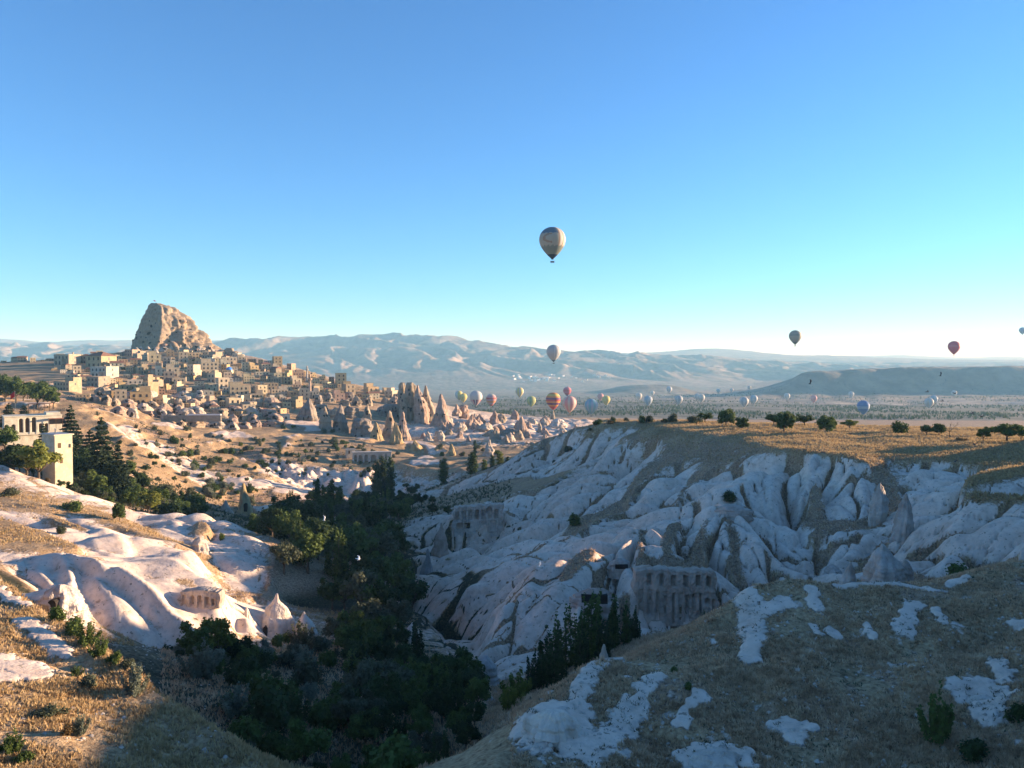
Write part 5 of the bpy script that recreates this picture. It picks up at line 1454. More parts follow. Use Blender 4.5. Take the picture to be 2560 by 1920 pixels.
def tower_house():
    d = 213.0; s = d / FPX
    g = at_depth(134, d); base = P(134, 1186, d)[2]; top = P(134, 1090, d)[2]
    e = empty('tower_house', (g.x, d, base), R(-36))
    h = top - base; w = 7.6
    bm = bmesh.new(); box(bm, -w, 0, 0, 4.6, -6, h); box(bm, -w - 0.35, 0.35, -0.35, 4.95, h + 0.003, h + 0.3)
    link('wall', mesh_bm('wall', bm, WALL), e)
    bm = bmesh.new(); box(bm, -w, -0.1, 0, 4.5, h + 0.303, h + 0.4); link('roof', mesh_bm('roof', bm, M_METAL), e)
    win(e, 'door', 0, 1.2, h - 3.4, 1.4, R(90)); win(e, 'door', 0, 1.6, h - 7.6, 1.3, R(90))
    bm = bmesh.new(); box(bm, 0.003, 0.35, 4.0, 4.55, h - 3.4, h - 2.4); link('balcony_box', mesh_bm('balcony_box', bm, WALL), e)
    bm = bmesh.new(); lathe(bm, [(0.18, h + 0.4), (0.18, h + 1.5), (0.26, h + 1.52), (0.2, h + 1.7)], 10); link('chimney', mesh_bm('chimney', bm, M_METAL), e, (-4.5, 2.2, 0))
    tint(e, (0.64, 0.57, 0.41))
    tag(e, 'tall narrow yellow house with two windows on its sunlit end wall', 'house'); THINGS.append((e, 150, 1135))
tower_house()
# retaining wall and ruined arcade in the meadows
def low_wall():
    a, b = Vector(P(409, 1073, 556)), Vector(P(551, 1068, 556))
    a.z = max(a.z, at_depth(409, 556).z + 0.6)
    e = empty('retaining_wall', a, math.atan2(b.y - a.y, b.x - a.x))
    ln = (b - a).length
    link('stone_face', relief_panel('stone_face', ln, 4.4, 1.2, [], WALL, 0.5, 0.12, 4), e, (ln / 2, 0, -1.4))
    bm = bmesh.new(); box(bm, ln * 0.42, ln, -0.25, 1.3, 3.003, 3.9); link('white_parapet', mesh_bm('white_parapet', bm, M_WHITE), e)
    tint(e, STONE)
    tag(e, 'long grey retaining wall with a white parapet below the cave dwellings', 'wall'); THINGS.append((e, 480, 1062))
low_wall()
def arcade_ruin():
    d = 505.0; s = d / FPX
    e = empty('arcade_ruin', Vector(P(930, 1158, d)), R(8))
    w, h = 96 * s, 26 * s
    rec = []
    x = -w / 2 + 1.0
    for q, dp in ((1.6, 3), (0.5, 0), (2.3, 3), (0.6, 0), (2.3, 3), (0.8, 0), (3.6, 3), (0.7, 0), (2.6, 3), (0.9, 0), (1.2, 3)):
        if dp: rec.append((x, x + q, 0.3, h * 0.80, dp, True))
        x += q + (0.5 if dp else 0.25)
    link('facade', relief_panel('facade', w, h, 4.5, rec, WALL, 0.16, 0.06, 8), e)
    bm = bmesh.new(); box(bm, -w / 2 - 0.3, w / 2 + 0.3, -0.4, 4.7, h + 0.1, h + 0.6); link('roof', mesh_bm('roof', bm, WALL), e)
    tint(e, (0.58, 0.52, 0.44)); tag(e, 'ruined pale stone arcade with five open arches', 'ruin'); THINGS.append((e, 930, 1145))
    e = empty('stone_hut', Vector(P(877, 1134, 512)), R(20))
    bm = bmesh.new(); box(bm, -2.8, 2.8, 0, 4, -3, 2.6); link('wall', mesh_bm('wall', bm, WALL), e)
    bm = bmesh.new(); box(bm, -3.0, 3.0, -0.2, 4.2, 2.603, 2.9); link('roof', mesh_bm('roof', bm, M_FLAT), e)
    win(e, 'door', -1, 0, 0, 2.0, name='door')
    tint(e, WHITEW); tag(e, 'small white stone hut left of the ruined arcade', 'hut'); THINGS.append((e, 877, 1126))
arcade_ruin()

# cliff facades: dovecotes cut in the rock
def cliff_facade(px, base, wpx, hpx, d, rz, rec, label, col, topline=None, seed=3, thick=3.0):
    s = d / FPX
    rt = random.Random(seed)
    if topline: topline = (list(np.linspace(-wpx * s / 2, wpx * s / 2, 26)), [float(np.interp(q, *topline)) + rt.uniform(-0.02, 0.025)  for q in np.linspace(-wpx * s / 2, wpx * s / 2, 26)])
    e = empty('dovecote_facade', Vector(P(px, base, d)), rz)
    w, h = wpx * s / math.cos(rz), hpx * s
    rr = [(a * w / 2, b * w / 2, c * h, f * h, dp, ar) for a, b, c, f, dp, ar in rec]
    b = link('facade', relief_panel('facade', w, h, thick, rr, ROCK, 0.09, 0.16, seed, topline, edge=0.8), e)
    tint(e, col)
    tag(e, label, 'rock facade'); THINGS.append((e, px, base - hpx / 2))
rec = []
for x in (-0.66, -0.36, -0.06, 0.24, 0.54, 0.80):
    rec.append((x - 0.06, x + 0.06, 0.72, 0.92, 0.9, False))
for x0, x1, z0, z1, dp in [(-0.92, -0.80, 0.1, 0.66, 0.35), (-0.70, -0.58, 0.2, 0.64, 0.3), (-0.50, -0.42, 0.12, 0.62, 0.5), (-0.33, -0.20, 0.34, 0.62, 0.3), (-0.10, -0.03, 0.05, 0.6, 0.7), (0.05, 0.17, 0.30, 0.60, 0.35), (0.24, 0.32, 0.02, 0.58, 0.7),
                           (0.40, 0.50, 0.28, 0.60, 0.4), (0.58, 0.64, 0.04, 0.60, 0.8), (0.72, 0.84, 0.40, 0.50, 0.6), (0.90, 0.96, 0.05, 0.5, 0.4)]:
    rec.append((x0, x1, z0, z1, dp * 0.9, False))
for x, z, w_, h_ in [(-0.27, 0.24, 0.05, 0.10), (0.12, 0.22, 0.06, 0.12), (0.78, 0.42, 0.06, 0.09), (-0.26, 0.50, 0.03, 0.04), (0.44, 0.52, 0.04, 0.06), (-0.63, 0.46, 0.03, 0.05), (0.11, 0.12, 0.03, 0.04), (-0.86, 0.42, 0.04, 0.05)]:
    rec.append((x - w_ / 2, x + w_ / 2, z, z + h_, 1.5, True))
cliff_facade(1690, 1566, 204, 140, 127.4, R(0), rec, 'tall cut rock facade of an old dovecote with niches, behind the valley trees', (0.52, 0.405, 0.32), ([-9, -4, 0, 9], [0.96, 1.02, 1.0, 0.97]), 5)
rec = []
for i in range(7): rec.append((-0.92 + i * 0.26, -0.76 + i * 0.26, 0.56, 0.86, 0.9, False))
for x0, x1 in ((-0.86, -0.64), (-0.56, -0.34)): rec.append((x0, x1, 0.26, 0.46, 2.8, False))
rec += [(0.02, 0.34, 0.18, 0.48, 0.35, False), (0.46, 0.72, 0.2, 0.5, 0.4, False), (-0.6, -0.5, 0.0, 0.14, 0.8, False), (-0.1, -0.03, 0.02, 0.2, 0.6, False), (0.3, 0.52, 0.78, 0.94, 1.2, True), (0.8, 0.95, 0.3, 0.6, 0.5, False)]
cliff_facade(1196, 1342, 126, 78, 221.4, R(0), rec, 'square cut dovecote cliff with two dark windows, above the reddish pointed rock', (0.53, 0.425, 0.35), ([-8, 0, 8], [0.94, 1.0, 1.06]), 9)
cliff_facade(500, 1522, 96, 46, 113.4, R(0), [(-0.9, -0.74, 0.1, 0.8, 0.3, False), (-0.52, -0.32, 0.05, 0.72, 0.8, True), (-0.12, 0.08, 0.05, 0.70, 0.9, True), (0.30, 0.44, 0.1, 0.66, 0.6, False), (0.62, 0.74, 0.2, 0.6, 0.5, False)],
             'pillared white rock facade with two brown doorways in the cave rock', (0.56, 0.46, 0.38), ([-3, 0, 3], [0.9, 1.05, 0.85]), 12, 2.0)
cliff_facade(1478, 1232, 60, 34, 288, R(15), [(-0.8, -0.66, 0.2, 0.9, 0.5, False), (-0.4, -0.26, 0.2, 0.85, 0.6, False), (0.0, 0.14, 0.1, 0.9, 0.6, False), (0.4, 0.52, 0.2, 0.8, 0.5, False), (0.7, 0.86, 0.3, 0.9, 0.5, False)],
             'row of dark slots cut in the pale rock on the far right slope', (0.46, 0.38, 0.33), None, 15, 2.0)
# ------------------------------------------------------------ trees and bushes
def leaf_cards(rng, clumps, n, size, up=0.3, squash=1.0):
    """n small leaf-spray faces spread through ellipsoid clumps [(x, y, z, rx, ry, rz)]."""
    cl = np.array(clumps)
    wgt = (cl[:, 3] * cl[:, 4] * cl[:, 5]) ** 0.72
    pick = rng.choice(len(cl), n, p=wgt / wgt.sum())
    v = rng.normal(size=(n, 3)); v /= np.linalg.norm(v, axis=1)[:, None]
    rad = rng.random(n) ** 0.42
    lump = 1 + 0.22 * np.sin(v[:, 0] * 7 + pick) * np.cos(v[:, 1] * 6 - pick) + 0.12 * rng.normal(size=n)
    pos = cl[pick, :3] + v * cl[pick, 3:6] * (rad * lump)[:, None]
    nrm = v + rng.normal(size=(n, 3)) * 0.75 + np.array([0, 0, up])
    nrm /= np.linalg.norm(nrm, axis=1)[:, None]
    t = np.cross(nrm, rng.normal(size=(n, 3))); t /= np.linalg.norm(t, axis=1)[:, None] + 1e-9
    b = np.cross(nrm, t)
    s = size * rng.uniform(0.55, 1.25, n)[:, None]
    q = np.stack([pos - t * s * 0.5 - b * s * 0.22, pos + t * s * 0.12 - b * s * 0.5, pos + t * s * 0.6 + b * s * 0.08, pos - t * s * 0.05 + b * s * 0.5], axis=1)
    return q.reshape(-1, 3), np.arange(4 * n).reshape(n, 4)

def limb(bm, a, b, ra, rb, n=7):
    a, b = Vector(a), Vector(b)
    d = (b - a).normalized()
    u = d.orthogonal().normalized(); v = d.cross(u)
    r0 = [bm.verts.new(a + (u * math.cos(2 * math.pi * k / n) + v * math.sin(2 * math.pi * k / n)) * ra) for k in range(n)]
    r1 = [bm.verts.new(b + (u * math.cos(2 * math.pi * k / n) + v * math.sin(2 * math.pi * k / n)) * rb) for k in range(n)]
    for k in range(n):
        bm.faces.new((r0[k], r0[(k + 1) % n], r1[(k + 1) % n], r1[k])).smooth = True
    bm.faces.new(r1); bm.faces.new(r0[::-1])

PLANTS = {}
def plant_mesh(kind, var):
    """(trunk mesh or None, crown mesh, height of the model)"""
    key = (kind, var)
    if key in PLANTS: return PLANTS[key]
    rng = np.random.default_rng(abs(hash(kind)) % 1000 if False else sum(map(ord, kind)) * 13 + var)
    r = random.Random(sum(map(ord, kind)) + var * 31)
    bm = bmesh.new(); cl = []
    if kind == 'broad':                                              # 8 m round crowned tree
        limb(bm, (0, 0, -0.6), (0.1, 0, 2.2), 0.26, 0.18)
        for k in range(6):
            a = k * 1.05 + r.random(); ex = (math.cos(a) * r.uniform(1.2, 2.0), math.sin(a) * r.uniform(1.2, 2.0), r.uniform(3.6, 5.4))
            limb(bm, (0.1, 0, 2.0 + 0.1 * k), ex, 0.12, 0.03, 5)
            s = r.uniform(0.9, 1.5)
            cl.append((ex[0] * 1.15, ex[1] * 1.15, ex[2] + 0.3, s, s, s * 0.85))
        for k in range(7):
            s = r.uniform(0.7, 1.25)
            cl.append((r.gauss(0, 1.1), r.gauss(0, 1.1), r.uniform(3.4, 7.0), s, s, s * 0.9))
        n, size, H = 2600, 0.42, 8.0
    elif kind == 'umbrella':                                         # round, low orchard tree on a short trunk
        limb(bm, (0, 0, -0.5), (0.1, 0.1, 1.3), 0.2, 0.14)
        for k in range(13):
            a = k * 2.4 + r.random() * 0.6; z = 1.5 + 2.4 * (k / 12); q = 1.9 * math.sqrt(max(0.05, 1 - ((z - 2.3) / 2.0) ** 2)) * r.uniform(0.55, 1.0); ex = (math.cos(a) * q, math.sin(a) * q, z)
            limb(bm, (0.1, 0.1, 1.2), ex, 0.08, 0.02, 5)
            s = r.uniform(0.65, 1.05); cl.append((ex[0], ex[1], ex[2], s, s, s * 0.8))
        cl.append((0, 0, 2.6, 1.3, 1.3, 1.1))
        n, size, H = 3400, 0.34, 4.6
    elif kind == 'bush':
        for k in range(9):
            a = r.uniform(0, 6.3); q = r.uniform(0.2, 1.5); s = r.uniform(0.55, 0.95)
            ex = (math.cos(a) * q, math.sin(a) * q, r.uniform(0.5, 1.9) * (1 - 0.25 * q))
            cl.append((*ex, s, s, s)); limb(bm, (0, 0, -0.2), ex, 0.05, 0.015, 4)
        n, size, H = 1500, 0.28, 2.7
    elif kind == 'sprig':                                            # upright shoots: willow, tamarisk, suckers
        for k in range(16):
            a = r.uniform(0, 6.3); q = r.uniform(0.1, 1.4)
            x, y = math.cos(a) * q, math.sin(a) * q; h = r.uniform(1.6, 3.1) * (1 - 0.15 * q)
            limb(bm, (x * 0.4, y * 0.4, -0.2), (x * 1.2, y * 1.2, h), 0.035, 0.01, 4)
            for j in range(5):
                f = 0.25 + 0.75 * j / 4; s = 0.30 * (1.25 - 0.7 * f)
                cl.append((x * (0.4 + 0.8 * f), y * (0.4 + 0.8 * f), h * f, s, s, 0.42))
        n, size, H = 2400, 0.20, 3.0
    elif kind == 'poplar':
        limb(bm, (0, 0, -0.8), (0.1, 0, 12.5), 0.22, 0.03)
        for k in range(15):
            z = 1.2 + k * 0.9; a = k * 2.4; s = 1.35 * math.sin(math.pi * min(1, (z + 0.6) / 16.2)) ** 0.6 * r.uniform(0.75, 1.05)
            cl.append((math.cos(a) * 0.45, math.sin(a) * 0.45, z, s, s, 1.25))
            limb(bm, (0, 0, z - 0.6), (math.cos(a) * 0.8, math.sin(a) * 0.8, z + 0.6), 0.06, 0.02, 4)
        n, size, H = 3000, 0.40, 15.0
    elif kind == 'thicket':                                          # stand of thin upright poplar suckers
        for k in range(9):
            a = r.uniform(0, 6.3); q = r.uniform(0.2, 2.1); x, y = math.cos(a) * q, math.sin(a) * q; h = r.uniform(5, 8)
            limb(bm, (x, y, -0.5), (x * 1.1, y * 1.1, h * 0.9), 0.10, 0.02, 5)
            for j in range(8):
                f = j / 7; s = 0.72 * (1.1 - 0.75 * f) * r.uniform(0.8, 1.1)
                cl.append((x + r.gauss(0, 0.1), y + r.gauss(0, 0.1), 0.8 + (h - 0.8) * f, s, s, 0.75))
        n, size, H = 4200, 0.30, 8.0
    elif kind == 'conifer':
        limb(bm, (0, 0, -1), (0, 0, 16.5), 0.32, 0.04)
        for k in range(15):
            z = 1.6 + k * 1.03; R0 = (17.6 - z) * 0.235 * r.uniform(0.85, 1.1)
            m = 7 if k < 9 else 5
            for j in range(m):
                a = j * 6.283 / m + k * 0.7 + r.uniform(-0.2, 0.2); q = R0 * r.uniform(0.8, 1.15)
                limb(bm, (0, 0, z), (math.cos(a) * q, math.sin(a) * q, z - 0.25 * q), 0.06, 0.02, 4)
                for f in (0.4, 0.7, 0.95):
                    s = q * 0.26 + 0.22; cl.append((math.cos(a) * q * f, math.sin(a) * q * f, z - 0.22 * q * f, s, s, 0.36))
        cl.append((0, 0, 16.9, 0.3, 0.3, 0.8))
        n, size, H = 8200, 0.52, 17.6
    elif kind == 'bare':
        def twig(a, d, ln, rad, lev):
            b = a + d * ln; limb(bm, a, b, rad, rad * 0.6, 5)
            if lev:
                for _ in range(3): twig(b, (d + Vector((r.gauss(0, 0.5), r.gauss(0, 0.5), r.gauss(0.1, 0.3)))).normalized(), ln * r.uniform(0.55, 0.8), rad * 0.55, lev - 1)
        twig(Vector((0, 0, -0.3)), Vector((-0.15, 0, 1)).normalized(), 2.4, 0.16, 3)
        n, size, H = 0, 0.3, 6.2
    tm = mesh_bm('trunk', bm, BARK)
    cm = None
    if n:
        co, q = leaf_cards(rng, cl, n, size)
        co[:, 2] = np.maximum(co[:, 2], 0.05)
        cm = mesh_np('crown', co, q, LEAF['green'], smooth_shade=False)
    PLANTS[key] = (tm, cm, H)
    return PLANTS[key]

CNAME = {'dark': 'dark green', 'green': 'green', 'yellow': 'yellow green', 'olive': 'grey green', 'sage': 'silvery', 'pine': 'dark', 'brown': 'brown'}
KNAME = {'broad': 'leafy tree', 'umbrella': 'spreading low tree', 'bush': 'bush', 'sprig': 'shoot covered shrub', 'poplar': 'slender poplar', 'thicket': 'upright tree clump', 'conifer': 'conifer', 'bare': 'bare dead tree'}
RP = random.Random(31)
TREES = []
def plant(kind, col, px, d=None, h=None, py=None, hpx=None, wpx=None, label=None, group=None, name=None, dmin=40, top=None):
    """A plant in column px: at depth d or on the ground seen at row py; h metres or hpx rows high, wpx columns wide."""
    g = at_depth(px, d) if d else ground_at(px, py, dmin)
    if g is None: return
    var = RP.randrange(3)
    tm, cm, H = plant_mesh(kind, var)
    if top is not None: h = P(px, top, d)[2] - g.z
    if h is None: h = hpx / FPX * g.y
    s = h / H
    nat = {'broad': 5.6, 'umbrella': 5.6, 'bush': 4.0, 'sprig': 3.6, 'poplar': 2.9, 'thicket': 5.0, 'conifer': 7.6, 'bare': 4}[kind]
    sw = s if wpx is None else wpx / FPX * g.y / nat
    nm = name or {'bush': 'bush', 'sprig': 'shrub', 'poplar': 'poplar_tree', 'conifer': 'conifer_tree', 'bare': 'dead_tree'}.get(kind, 'leafy_tree')
    e = empty(nm, (g.x, g.y, g.z - 0.05 * h), RP.uniform(0, 6.28), (sw, sw, s))
    if tm: link('trunk' if kind not in ('bush', 'sprig') else 'stem', tm, e)
    if cm:
        c = link('crown' if kind not in ('bush', 'sprig') else 'foliage', cm, e)
        c.material_slots[0].link = 'OBJECT'; c.material_slots[0].material = LEAF[col]
    cat = 'bush' if kind in ('bush', 'sprig') else 'tree'
    tag(e, label, cat, group)
    qx, qy = pix(g.x, g.y, g.z + 0.5 * h)
    THINGS.append((e, qx, qy) if label else (e, qx, qy, CNAME[col] + ' ' + KNAME[kind]))
    return e

ORCH = 'trees along the far edge of the grass plateau'
for (k, c, px, py, hh, ww, lab) in [
        ('umbrella', 'dark', 1817, 1065, 38, 54, 'flat topped dark tree, leftmost of the big trees along the plateau edge'),
        ('umbrella', 'green', 1856, 1074, 28, 38, 'small green tree just right of the flat topped dark one'),
        ('umbrella', 'dark', 1962, 1081, 48, 56, 'tallest rounded dark tree in the clump left of the plateau middle'),
        ('broad', 'dark', 1936, 1064, 30, 34, 'dark tree at the left flank of the tallest rounded one'),
        ('broad', 'green', 1984, 1066, 28, 26, 'mid green tree at the right flank of the tallest rounded one'),
        ('broad', 'dark', 2012, 1066, 30, 36, 'rounded dark tree between the tall clump and the lone slender trunk'),
        ('umbrella', 'dark', 2070, 1083, 40, 54, 'lone tree with a dark crown on a slender visible trunk'),
        ('broad', 'yellow', 2126, 1072, 23, 38, 'yellow green shrubby tree beside the blue balloon'),
        ('bush', 'dark', 2248, 1084, 38, 48, 'round dense dark bush standing alone on the grass'),
        ('broad', 'green', 2319, 1090, 28, 32, 'light green tree, left one of a touching pair'),
        ('umbrella', 'green', 2350, 1087, 26, 36, 'light green flat tree, right one of a touching pair'),
        ('bare', 'dark', 2378, 1096, 46, 30, 'bare leafless dead tree right of the touching pair'),
        ('broad', 'yellow', 2461, 1104, 32, 28, 'bright green narrow tree right of the dead tree'),
        ('broad', 'dark', 2475, 1090, 24, 24, 'dark small tree behind the bright green narrow one'),
        ('broad', 'dark', 2521, 1104, 46, 66, 'wide dark tree near the right edge of the plateau'),
        ('broad', 'dark', 2556, 1102, 34, 34, 'dark tree cut by the right edge of the picture'),
        ('broad', 'green', 1764, 1056, 24, 34, 'small green tree at the left end of the plateau row'),
        ('bush', 'olive', 1735, 1058, 22, 46, 'wide grey green bush at the left end of the plateau'),
        ('bush', 'olive', 1684, 1055, 24, 30, 'upright grey green bush left of the wide one'),
        ('bush', 'olive', 1628, 1056, 18, 30, 'low grey green bush on the hill crest'),
        ('bush', 'green', 1496, 1062, 16, 30, 'low bright green bush on the tip of the far crest'),
        ('bush', 'brown', 1527, 1060, 10, 24, 'low brown dry bush next to the bright green one'),
        ('bush', 'brown', 2404, 1102, 9, 30, 'low brown heap of dead branches by the dead tree')]:
    g = ground_at(px, py, 160)
    d = g.y if g is not None and g.y < 345 else None
    if d is None:
        for q in range(1, 14):
            g = ground_at(px, py + q, 160)
            if g is not None and g.y < 345: d = g.y; break
    plant(k, 'green' if c == 'dark' else c, px, d=d or 300, hpx=None, h=1.2 * hh / FPX * (d or 300), wpx=ww * 1.1, label=lab, group=ORCH)
# bushes on the white slopes and the mound
plant('bush', 'dark', 1817, py=1251, hpx=30, wpx=52, dmin=120, label='dark bush on the white knoll in the middle of the right slope')
plant('bush', 'green', 2418, d=94, h=3.0, wpx=116, label='dense green bush behind the mound near the right slabs')
plant('bush', 'green', 1430, py=1312, hpx=34, wpx=46, dmin=120, label='bright green bush in the gully above the smooth white ribs')
plant('sprig', 'green', 2340, py=1850, hpx=140, wpx=122, label='large feathery green shrub on the near right mound')
plant('bush', 'dark', 2540, py=1800, hpx=60, wpx=80, label='dark low bush at the right edge of the mound')
plant('bush', 'dark', 2440, py=1888, hpx=54, wpx=110, label='dark spreading bush at the bottom right of the mound')
plant('bush', 'green', 1718, py=1722, hpx=22, wpx=30, label='small dark green tuft on the mound between white streaks')
plant('bush', 'green', 1682, py=1680, hpx=16, wpx=30, label='tiny green tuft higher up the mound')
plant('sprig', 'olive', 1770, d=84, h=2.2, wpx=40, label='olive shrub at the foot of the cut rock facade')
plant('bush', 'dark', 1572, d=122, h=3.2, wpx=44, label='dark round bush in front of the tall cut rock facade')
# clump of trees under the facade
for (px, d, h, c, lab) in [(1385, 99, 6.8, 'dark', 'dark upright tree, left end of the clump under the cut facade'), (1432, 103, 8.6, 'green', 'tallest green upright tree under the cut facade'), (1490, 106, 9.4, 'green', 'green upright tree right of the tallest one under the cut facade'),
                            (1545, 109, 8.0, 'green', 'green upright tree, right end of the clump under the cut facade'), (1340, 93, 5.2, 'dark', 'short dark tree below the left end of the facade clump'), (1455, 93, 5.6, 'dark', 'dark tree in front of the facade clump, behind the pinnacle'), (1590, 112, 5.0, 'dark', 'short dark tree right of the facade clump'), (1400, 88, 4.6, 'dark', 'lowest dark tree of the facade clump, over the mound edge'), (1515, 98, 5.6, 'dark', 'dark tree just over the mound crest right of the pinnacle')]:
    plant('thicket', c, px, d=d, h=h, label=lab, group='tree clump under the cut facade')
plant('sprig', 'yellow', 1300, d=76, h=3.4, label='yellow green shrub in the shade left of the mound')
plant('sprig', 'yellow', 1275, d=72, h=2.4, label='smaller yellow green shrub low beside the mound')
# far poplars in the sun
for (px, top, base, ww, d, c, lab) in [(1181, 1127, 1198, 30, 405, 'green', 'broad sunlit poplar, biggest of the group beyond the dark slope'), (1108, 1136, 1210, 26, 402, 'green', 'sunlit poplar left of the biggest one'), (1211, 1134, 1180, 16, 412, 'green', 'slim sunlit poplar right of the biggest one'),
                                  (1250, 1119, 1168, 20, 418, 'yellow', 'yellow green poplar above the dark slope crest'), (1231, 1120, 1165, 14, 425, 'dark', 'thin dark poplar left of the yellow green one'), (1268, 1128, 1162, 12, 420, 'dark', 'short thin poplar at the right end of the group'), (1187, 1085, 1130, 9, 520, 'dark', 'very thin dark poplar standing alone further back')]:
    plant('poplar', c, px, d=d, h=(base - top) / FPX * d, wpx=ww, label=lab, group='poplars beyond the dark slope')
for (px, top, d, ww, lab) in [(940, 1168, 392, 26, 'dark poplar, left one of the tall trio in the middle'), (957, 1149, 398, 28, 'tallest dark poplar of the middle trio'), (975, 1160, 394, 26, 'dark poplar, right one of the tall trio in the middle')]:
    plant('poplar', 'dark', px, d=d, h=(1272 - top) / FPX * d, wpx=ww, label=lab, group='dark poplars in the valley')
for (px, top, d, ww, lab) in [(790, 1230, 300, 24, 'poplar with sunlit tips, left one of the pair above the valley trees'), (826, 1234, 302, 26, 'poplar with sunlit tips, right one of the pair above the valley trees'), (808, 1246, 296, 26, 'dark poplar between the two with sunlit tips'), (846, 1250, 298, 24, 'dark poplar right of the two with sunlit tips')]:
    plant('poplar', 'green', px, d=d, h=(1330 - top) / FPX * d, wpx=ww, label=lab, group='dark poplars in the valley')
# the dark wood on the valley floor
VAL = 'trees of the shaded valley wood'
rv = random.Random(5)
for d, x0, x1, n, h0, h1 in [(345, 700, 1010, 7, 5, 8), (315, 760, 1030, 7, 6, 10), (285, 690, 1040, 9, 6, 10), (262, 700, 1040, 7, 7, 10), (240, 690, 1010, 9, 8, 11), (218, 655, 990, 9, 8, 12), (198, 640, 1010, 11, 8, 12),
                             (178, 650, 1040, 10, 8, 12), (160, 680, 1050, 9, 8, 12), (146, 800, 1010, 6, 7, 10), (132, 830, 1000, 6, 5, 8), (118, 840, 1040, 6, 4, 7), (106, 860, 1110, 7, 4, 6), (94, 860, 1170, 9, 4, 7), (84, 820, 1210, 10, 3, 6), (76, 860, 1200, 9, 3, 5.5), (69, 880, 1190, 8, 2.5, 5), (63, 940, 1180, 6, 2.5, 4.5)]:
    for i in range(n):
        px = x0 + (x1 - x0) * (i + rv.uniform(0.1, 0.9)) / n
        plant(rv.choice(['broad', 'broad', 'broad', 'broad', 'broad', 'thicket', 'poplar' if d > 190 else 'broad']), rv.choice(['dark', 'dark', 'green', 'green', 'olive']), px, d=d * rv.uniform(0.96, 1.04), h=rv.uniform(h0, h1), group=VAL)
for d, x0, x1, n in [(98, 400, 660, 9), (90, 430, 780, 8), (82, 460, 840, 8), (74, 520, 880, 8), (67, 560, 900, 7), (61, 640, 960, 6), (56, 720, 1000, 5), (108, 640, 830, 7), (120, 680, 840, 6)]:
    for i in range(n):
        px = x0 + (x1 - x0) * (i + rv.uniform(0.1, 0.9)) / n
        plant(rv.choice(['bush', 'sprig', 'bush', 'broad']), rv.choice(['dark', 'green', 'olive', 'sage', 'green', 'dark']), px, d=d * rv.uniform(0.96, 1.04), h=rv.uniform(1.4, 4.4), group='shrubs of the shaded ravine')
plant('broad', 'yellow', 532, d=98, h=7.0, label='big bushy tree with a sunlit yellow green top below the cave rock')
plant('broad', 'green', 470, d=96, h=5.2, label='dark bushy tree left of the one with a sunlit top')
plant('broad', 'dark', 590, d=100, h=5.0, label='dark bushy tree right of the one with a sunlit top')
for i in range(9):
    plant('bush', rv.choice(['dark', 'green', 'olive']), 1290 + i * 46 + rv.uniform(-15, 15), d=rv.uniform(288, 312), h=rv.uniform(1.5, 3.5), group='bushes on the far grassy terrace')
for px, py, h in [(1080, 1262, 4), (1030, 1285, 7), (1052, 1300, 6), (1005, 1290, 8), (985, 1310, 7), (1080, 1330, 5), (1000, 1345, 7), (1120, 1410, 4), (1020, 1240, 5)]:
    plant('broad', 'dark', px, d={True: 295, False: 250}[py < 1320], h=h, group=VAL)
# left side: trees round the hotel and the tower house
LT = 'trees round the hotel and the tower house'
plant('conifer', 'pine', 252, d=232, top=1026, wpx=118, label='largest dark conifer, standing right of the tower house', group=LT)
plant('conifer', 'pine', 174, d=272, top=1005, wpx=92, label='dark conifer behind the yellow tower house', group=LT)
plant('conifer', 'pine', 222, d=250, top=1062, wpx=84, label='dark conifer at the left flank of the largest one', group=LT)
plant('conifer', 'pine', 292, d=228, top=1092, wpx=80, label='shorter conifer at the right flank of the largest one', group=LT)
plant('conifer', 'pine', 106, d=262, top=1052, wpx=64, label='small conifer in front of the arcaded hotel', group=LT)
plant('conifer', 'pine', 20, d=330, h=12, wpx=60, label='conifer above the flag at the left edge', group=LT)
plant('conifer', 'pine', 58, d=345, h=11, wpx=56, label='conifer right of the flag staff', group=LT)
plant('broad', 'yellow', 92, d=200, top=1086, wpx=92, label='broad olive green tree left of the tower house', group=LT)
plant('broad', 'dark', 30, d=212, h=10, wpx=90, label='dark leafy tree at the left edge below the hotel', group=LT)
plant('broad', 'dark', 62, d=206, h=7.5, wpx=70, label='dark leafy tree between the two left of the tower house', group=LT)
plant('broad', 'green', 8, d=262, h=11, wpx=60, label='green tree at the left edge beside the hotel arches', group=LT)
plant('bush', 'brown', 110, d=196, h=1.6, label='rust red shrub below the broad olive green tree')
lt = random.Random(8)
for i in range(22):
    px = lt.uniform(185, 420)
    plant('broad', lt.choice(['dark', 'green', 'green', 'olive']), px, d=lt.uniform(222, 262), h=lt.uniform(5, 9.5) * float(np.interp(px, [185, 420], [1.15, 0.75])), group=LT)
for (px, d, h, k, c) in [(205, 238, 12, 'broad', 'dark'), (230, 222, 9, 'broad', 'green'), (275, 245, 11, 'broad', 'dark'), (310, 236, 8, 'broad', 'green'), (335, 230, 7.5, 'broad', 'green'), (195, 222, 7, 'broad', 'olive'), (150, 240, 9, 'broad', 'dark'), (128, 228, 8, 'broad', 'dark'), (80, 232, 7, 'broad', 'green'), (45, 236, 8, 'broad', 'dark'), (10, 226, 7, 'broad', 'dark'), (305, 262, 9, 'broad', 'green'), (350, 250, 8, 'broad', 'dark'), (258, 214, 6, 'broad', 'green')]:
    plant(k, c, px, d=d, h=h, group=LT)
for i in range(15):
    plant('broad', lt.choice(['dark', 'green', 'green', 'dark']), lt.uniform(-20, 135), d=lt.uniform(400, 520), h=lt.uniform(11, 17), group='grove behind the hotel')
